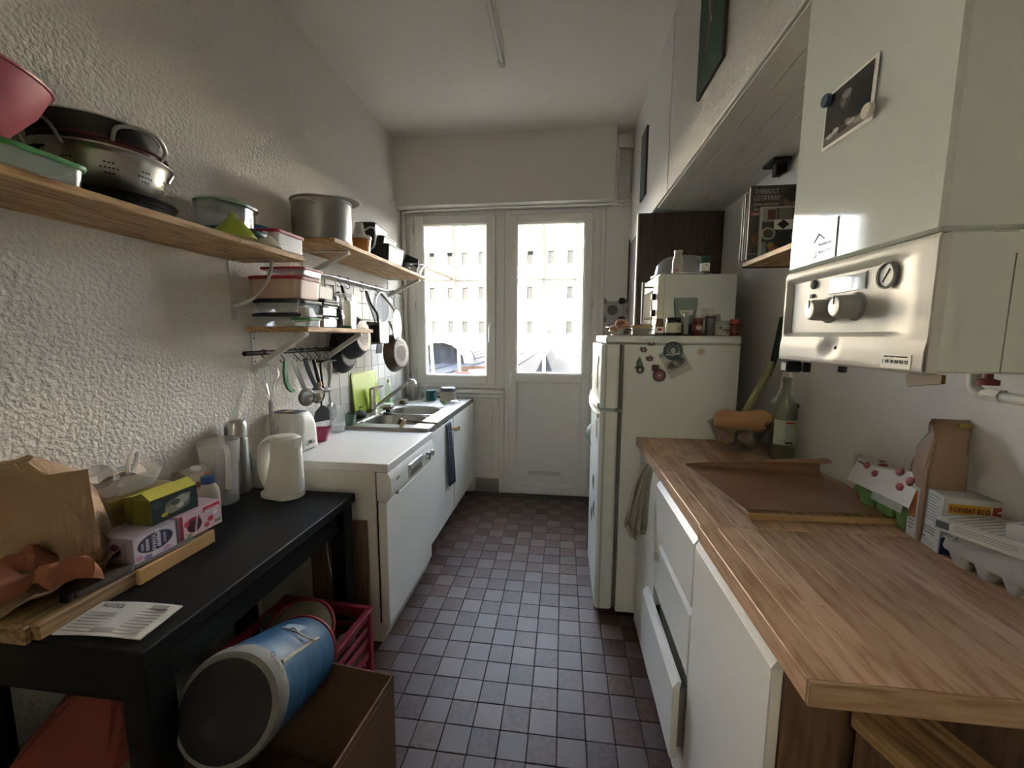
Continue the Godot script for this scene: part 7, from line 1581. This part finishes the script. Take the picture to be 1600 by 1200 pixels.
	face_z(vb, "front_print", 0.035, 0.001, 0.129, -0.034, 0.074, picture("vitamin_front", 192, 192, "c2c0ba", [["rect", 0.06, 0.1, 0.66, 0.17, "c79a2e"], ["oval", 0.4, 1.1, 0.6, 0.5, "2c3f6b"], ["rect", 0.74, 0.1, 0.26, 0.3, "a83a24"], ["rect", 0.74, 0.44, 0.26, 0.12, "b5552c"]], 0.45))
	face_x(vb, "side_print", -0.035, 0.001, 0.129, -0.034, 0.034, picture("vitamin_side", 96, 192, "bfbdb7", text_rows(9), 0.5))
	words(vb, "FORMAT ECO", 0.011, mt("deep_red", "7d2a18", 0.5), at(V(0.008, 0.104, 0.0362)), "Droid Sans", true, 0.066)
	words(vb, "2", 0.02, mats.print_white, at(V(0.06, 0.098, 0.0362)), "Droid Sans", true)
	words(vb, "MOIS", 0.006, mats.print_white, at(V(0.06, 0.066, 0.0362)), "Droid Sans", true)
	words(vb, "Forte nutrition", 0.006, mats.print_red, at(V(0.01, 0.083, 0.0362)), "Droid Sans", true)
	var sb := thing("carton", "narrow white and orange carton standing between egg carton and blue carton", "carton", V(0.845, y, -1.035), V(0, -6, 0))
	part(sb, "box", S().span(V(-0.018, 0, -0.016), V(0.05, 0.122, 0.014), 0.001), mats.carton_pale)
	face_x(sb, "side_print", -0.018, 0.001, 0.121, -0.015, 0.013, picture("slim_side", 48, 128, "bfbdb7", [["rect", 0.1, 0.05, 0.8, 0.55, "b5623c"], ["rect", 0.2, 0.65, 0.6, 0.03, "6d6b66"], ["rect", 0.2, 0.73, 0.6, 0.03, "6d6b66"], ["rect", 0.2, 0.81, 0.5, 0.03, "6d6b66"]], 0.5))
	# grey pulp egg tray upside down with cartons on it
	var gt := thing("egg_tray", "large grey pulp egg carton at the wall under the flat cartons", "egg carton", V(0.868, y, -0.79), V(0, 5, 0))
	part(gt, "lid", S().rings([[0.108, 0.30, 0.02, 0.03], [0.112, 0.304, 0.022, 0.034], [0.108, 0.30, 0.022, 0.05], [0.088, 0.28, 0.02, 0.078], [0.08, 0.27, 0.018, 0.08]]), mats.pulp_grey)
	for i in 6:
		for k in 2:
			part(gt, "cup", S().rings([[0.024, 0.026, 0.01, 0.0], [0.028, 0.03, 0.011, 0.004], [0.044, 0.044, 0.012, 0.031]], at(V(-0.026 + 0.052 * k, 0, -0.122 + 0.049 * i))), mats.pulp_grey)
	part(gt, "latch_hole", S().tube(range(14).map(func(k: int): return V(-0.05 + 0.006 * sin(TAU * k / 14), 0.062 + 0.006 * sin(TAU * k / 14), -0.13 + 0.01 * cos(TAU * k / 14))), 0.003, 5, true), mats.pulp_grey)
	var fb := thing("carton", "flat opened white medicine carton lying on the grey egg carton", "carton", V(0.868, y + 0.081, -0.805), V(-3, 14, 0))
	part(fb, "box", S().span(V(-0.06, 0.0, -0.135), V(0.07, 0.003, 0.06)).span(V(-0.06, 0.021, -0.135), V(0.07, 0.024, 0.06)).span(V(-0.06, 0.003, -0.135), V(-0.057, 0.021, 0.06)).span(V(-0.06, 0.003, -0.135), V(0.07, 0.021, -0.132)), mats.carton_pale)
	face_x(fb, "side_print", -0.06, 0.001, 0.023, -0.134, 0.059, picture("flat_side", 192, 32, "b9b7b1", [["rect", 0.02, 0.15, 0.12, 0.7, "55565c"], ["rect", 0.18, 0.2, 0.5, 0.08, "7d7b76"], ["rect", 0.18, 0.42, 0.5, 0.08, "7d7b76"], ["rect", 0.18, 0.64, 0.45, 0.08, "7d7b76"], ["rect", 0.74, 0.15, 0.2, 0.7, "8d8b86"]], 0.5))
	var lines := S()
	for k in 7: lines.box(V(0.0, 0.0244, -0.12 + 0.013 * k), V(0.09, 0.0006, 0.003))
	part(fb, "printed_lines", lines, mats.print_grey).set_meta("kind", "stuff")
	part(fb, "open_flap", S().span(V(-0.06, -0.004, 0.06), V(0.07, 0.012, 0.0625), 0.0005), mt("flap_cream", "b8ad92", 0.6))
	var rb := thing("carton", "small white and pink medicine carton on the flat carton", "carton", V(0.872, y + 0.107, -0.785), V(-3, 20, 0))
	part(rb, "box", S().span(V(-0.035, 0, -0.06), V(0.04, 0.026, 0.055), 0.001), mats.carton_pale)
	part(rb, "pink_print", S().span(V(-0.0353, 0.002, -0.0), V(-0.02, 0.0262, 0.0553), 0.0004), mt("print_pink", "a83a50", 0.5))
	part(rb, "grey_print", S().span(V(-0.02, 0.0255, -0.05), V(0.01, 0.0264, -0.02)), mats.print_grey)
	part(rb, "grey_print", S().span(V(0.008, 0.0255, 0.0), V(0.028, 0.0264, 0.03)), mats.dark_grey)
	part(rb, "text_line", S().span(V(-0.012, 0.006, 0.0552), V(0.035, 0.009, 0.0558)), mats.print_grey)
	part(rb, "text_line", S().span(V(-0.012, 0.014, 0.0552), V(0.03, 0.019, 0.0558)), mats.print_grey)
	# cookery books on their shelf
	var bs := thing("book_shelf", "short wooden shelf with cookery books left of the boiler", "shelf", V(0.915, 1.672, -1.5))
	part(bs, "board", S().span(V(-0.2, 0.0, -0.31), V(-0.001, 0.018, 0.3), 0.0015), mats.pine)
	part(bs, "end_plate", S().span(V(-0.2, -0.004, -0.316), V(-0.001, 0.0185, -0.311), 0.001), mats.iron)
	var k1 := thing("book", "dark cookery book hindmost on the short shelf", "book", V(0.80, 1.691, -1.795))
	part(k1, "cover", S().span(V(-0.1, 0, -0.0125), V(0.1, 0.255, -0.0095)).span(V(-0.1, 0, 0.0095), V(0.1, 0.255, 0.0125)), mats.black)
	part(k1, "pages", S().span(V(-0.096, 0.003, -0.0095), V(0.096, 0.252, 0.0095)), mt("pages", "e3ddd0", 0.8))
	var k2 := thing("book", "dark cookery book whose front shows a bearded cook and a name", "book", V(0.805, 1.691, -1.762))
	part(k2, "cover", S().span(V(-0.102, 0, -0.013), V(0.1, 0.275, -0.0105)).span(V(-0.102, 0, 0.0105), V(0.1, 0.275, 0.013)), mt("cover_dark", "3f3834", 0.45))
	part(k2, "pages", S().span(V(-0.098, 0.003, -0.0105), V(0.096, 0.272, 0.0105)), mats.pages)
	face_z(k2, "cover_print", 0.013, 0.002, 0.273, -0.1, 0.098, picture("book_front", 192, 256, "403935", [["oval", 0.8, 0.24, 0.2, 0.14, "7d5a48"], ["oval", 0.82, 0.12, 0.22, 0.1, "1d1917"], ["oval", 0.8, 0.34, 0.16, 0.07, "3a2a22"], ["oval", 0.72, 0.215, 0.03, 0.012, "2a1f1a"], ["oval", 0.88, 0.215, 0.03, 0.012, "2a1f1a"], ["oval", 0.75, 0.62, 0.3, 0.3, "332e2b"], ["oval", 0.22, 0.72, 0.16, 0.1, "7a523f"], ["rect", 0.02, 0.34, 0.2, 0.06, "8d2b26"], ["rect", 0.0, 0.92, 0.3, 0.02, "8d8882"]], 0.4))
	words(k2, "THIBAULT", 0.017, mt("title_white", "c9c2b6", 0.5), at(V(-0.045, 0.252, 0.0145)), "Droid Sans", false, 0.085)
	words(k2, "GEOFFRAY", 0.017, mats.title_white, at(V(-0.043, 0.228, 0.0145)), "Droid Sans", false, 0.092)
	words(k2, "mes recettes", 0.010, mats.title_white, at(V(-0.043, 0.206, 0.0145), Vector3.ZERO, V(1, 1, 1)), "Droid Serif", false, 0.09)
	words(k2, "healthy", 0.010, mats.title_white, at(V(-0.06, 0.188, 0.0145)), "Droid Serif", false, 0.055)
	words(k2, "2MOI", 0.007, mats.title_white, at(V(-0.078, 0.170, 0.0145)), "Droid Sans", true)
	var k3 := thing("book", "smaller white edged cookery book with food pictures in front", "book", V(0.835, 1.691, -1.735), V(-4, 0, 0))
	part(k3, "block", S().span(V(-0.095, 0, -0.006), V(0.075, 0.195, 0.006), 0.001), mt("book_white", "b9b6ab", 0.5))
	face_z(k3, "cover_print", 0.006, 0.006, 0.189, -0.088, 0.075, picture("book_food", 192, 224, "34383b", [["rect", 0.0, 0.0, 0.32, 0.28, "8d8d88"], ["rect", 0.12, 0.04, 0.18, 0.2, "5d3029"], ["rect", 0.36, 0.0, 0.3, 0.26, "77736c"], ["oval", 0.85, 0.14, 0.16, 0.12, "a39e94"], ["oval", 0.85, 0.14, 0.1, 0.07, "5c4a3a"], ["oval", 0.14, 0.52, 0.16, 0.13, "a9a69c"], ["oval", 0.14, 0.52, 0.11, 0.09, "4d4436"], ["oval", 0.5, 0.58, 0.13, 0.1, "2a2c2c"], ["oval", 0.8, 0.56, 0.16, 0.12, "8a877d"], ["oval", 0.8, 0.56, 0.1, 0.06, "5d3a2c"], ["rect", 0.0, 0.7, 0.1, 0.3, "7c8288"], ["oval", 0.2, 0.76, 0.08, 0.06, "a8833a"], ["oval", 0.35, 0.72, 0.07, 0.05, "5a1f22"], ["oval", 0.28, 0.85, 0.13, 0.06, "9a5a38"], ["rect", 0.6, 0.72, 0.4, 0.28, "857c66"], ["oval", 0.92, 0.74, 0.07, 0.05, "b9b6ac"]], 0.35))
	part(k3, "title_plate", S().span(V(-0.045, 0.108, 0.0062), V(0.075, 0.145, 0.0075)), mats.print_white)
	part(k3, "diamond", S().prism([V2(-0.022, 0), V2(0, -0.018), V2(0.022, 0), V2(0, 0.018)], 0.001, at(V(-0.013, 0.127, 0.008))), mats.black)
	words(k3, "LE BEST", 0.007, mats.ink, at(V(0.038, 0.136, 0.0078)), "Droid Sans", true)
	words(k3, "DES RECETTES", 0.004, mats.ink, at(V(0.036, 0.126, 0.0078)))
	words(k3, "100 idees", 0.004, mats.ink, at(V(0.03, 0.116, 0.0078)))

func text_rows(n: int) -> Array:
	var out := []
	for k in n: out.append(["rect", 0.08, 0.06 + 0.5 * k / n, 0.82 - 0.1 * (k % 3), 0.02, "7b7974"])
	for k in 3: out.append(["rect", 0.2, 0.64 + 0.05 * k, 0.6, 0.025, "5d5b57"])
	out.append(["rect", 0.08, 0.84, 0.3, 0.03, "8d3a30"])
	for k in 3: out.append(["rect", 0.08, 0.89 + 0.03 * k, 0.75, 0.015, "7b7974"])
	return out

func small_fittings() -> void:
	# wall socket and its plug by the flask
	var w := thing("wall_socket", "small grey wall socket low on the rough wall behind the kettle", "socket", V(-1.389, 0.82, -1.60))
	part(w, "plate", S().span(V(0, -0.04, -0.03), V(0.012, 0.04, 0.03), 0.003), mats.grey)
	part(w, "face", S().lathe([[0.02, 0.0], [0.018, -0.003], [0.0, -0.003]].map(func(q): return [q[0], -q[1]]), at(V(0.012, 0, 0), V(0, 0, -90)), 18), mats.rubber)
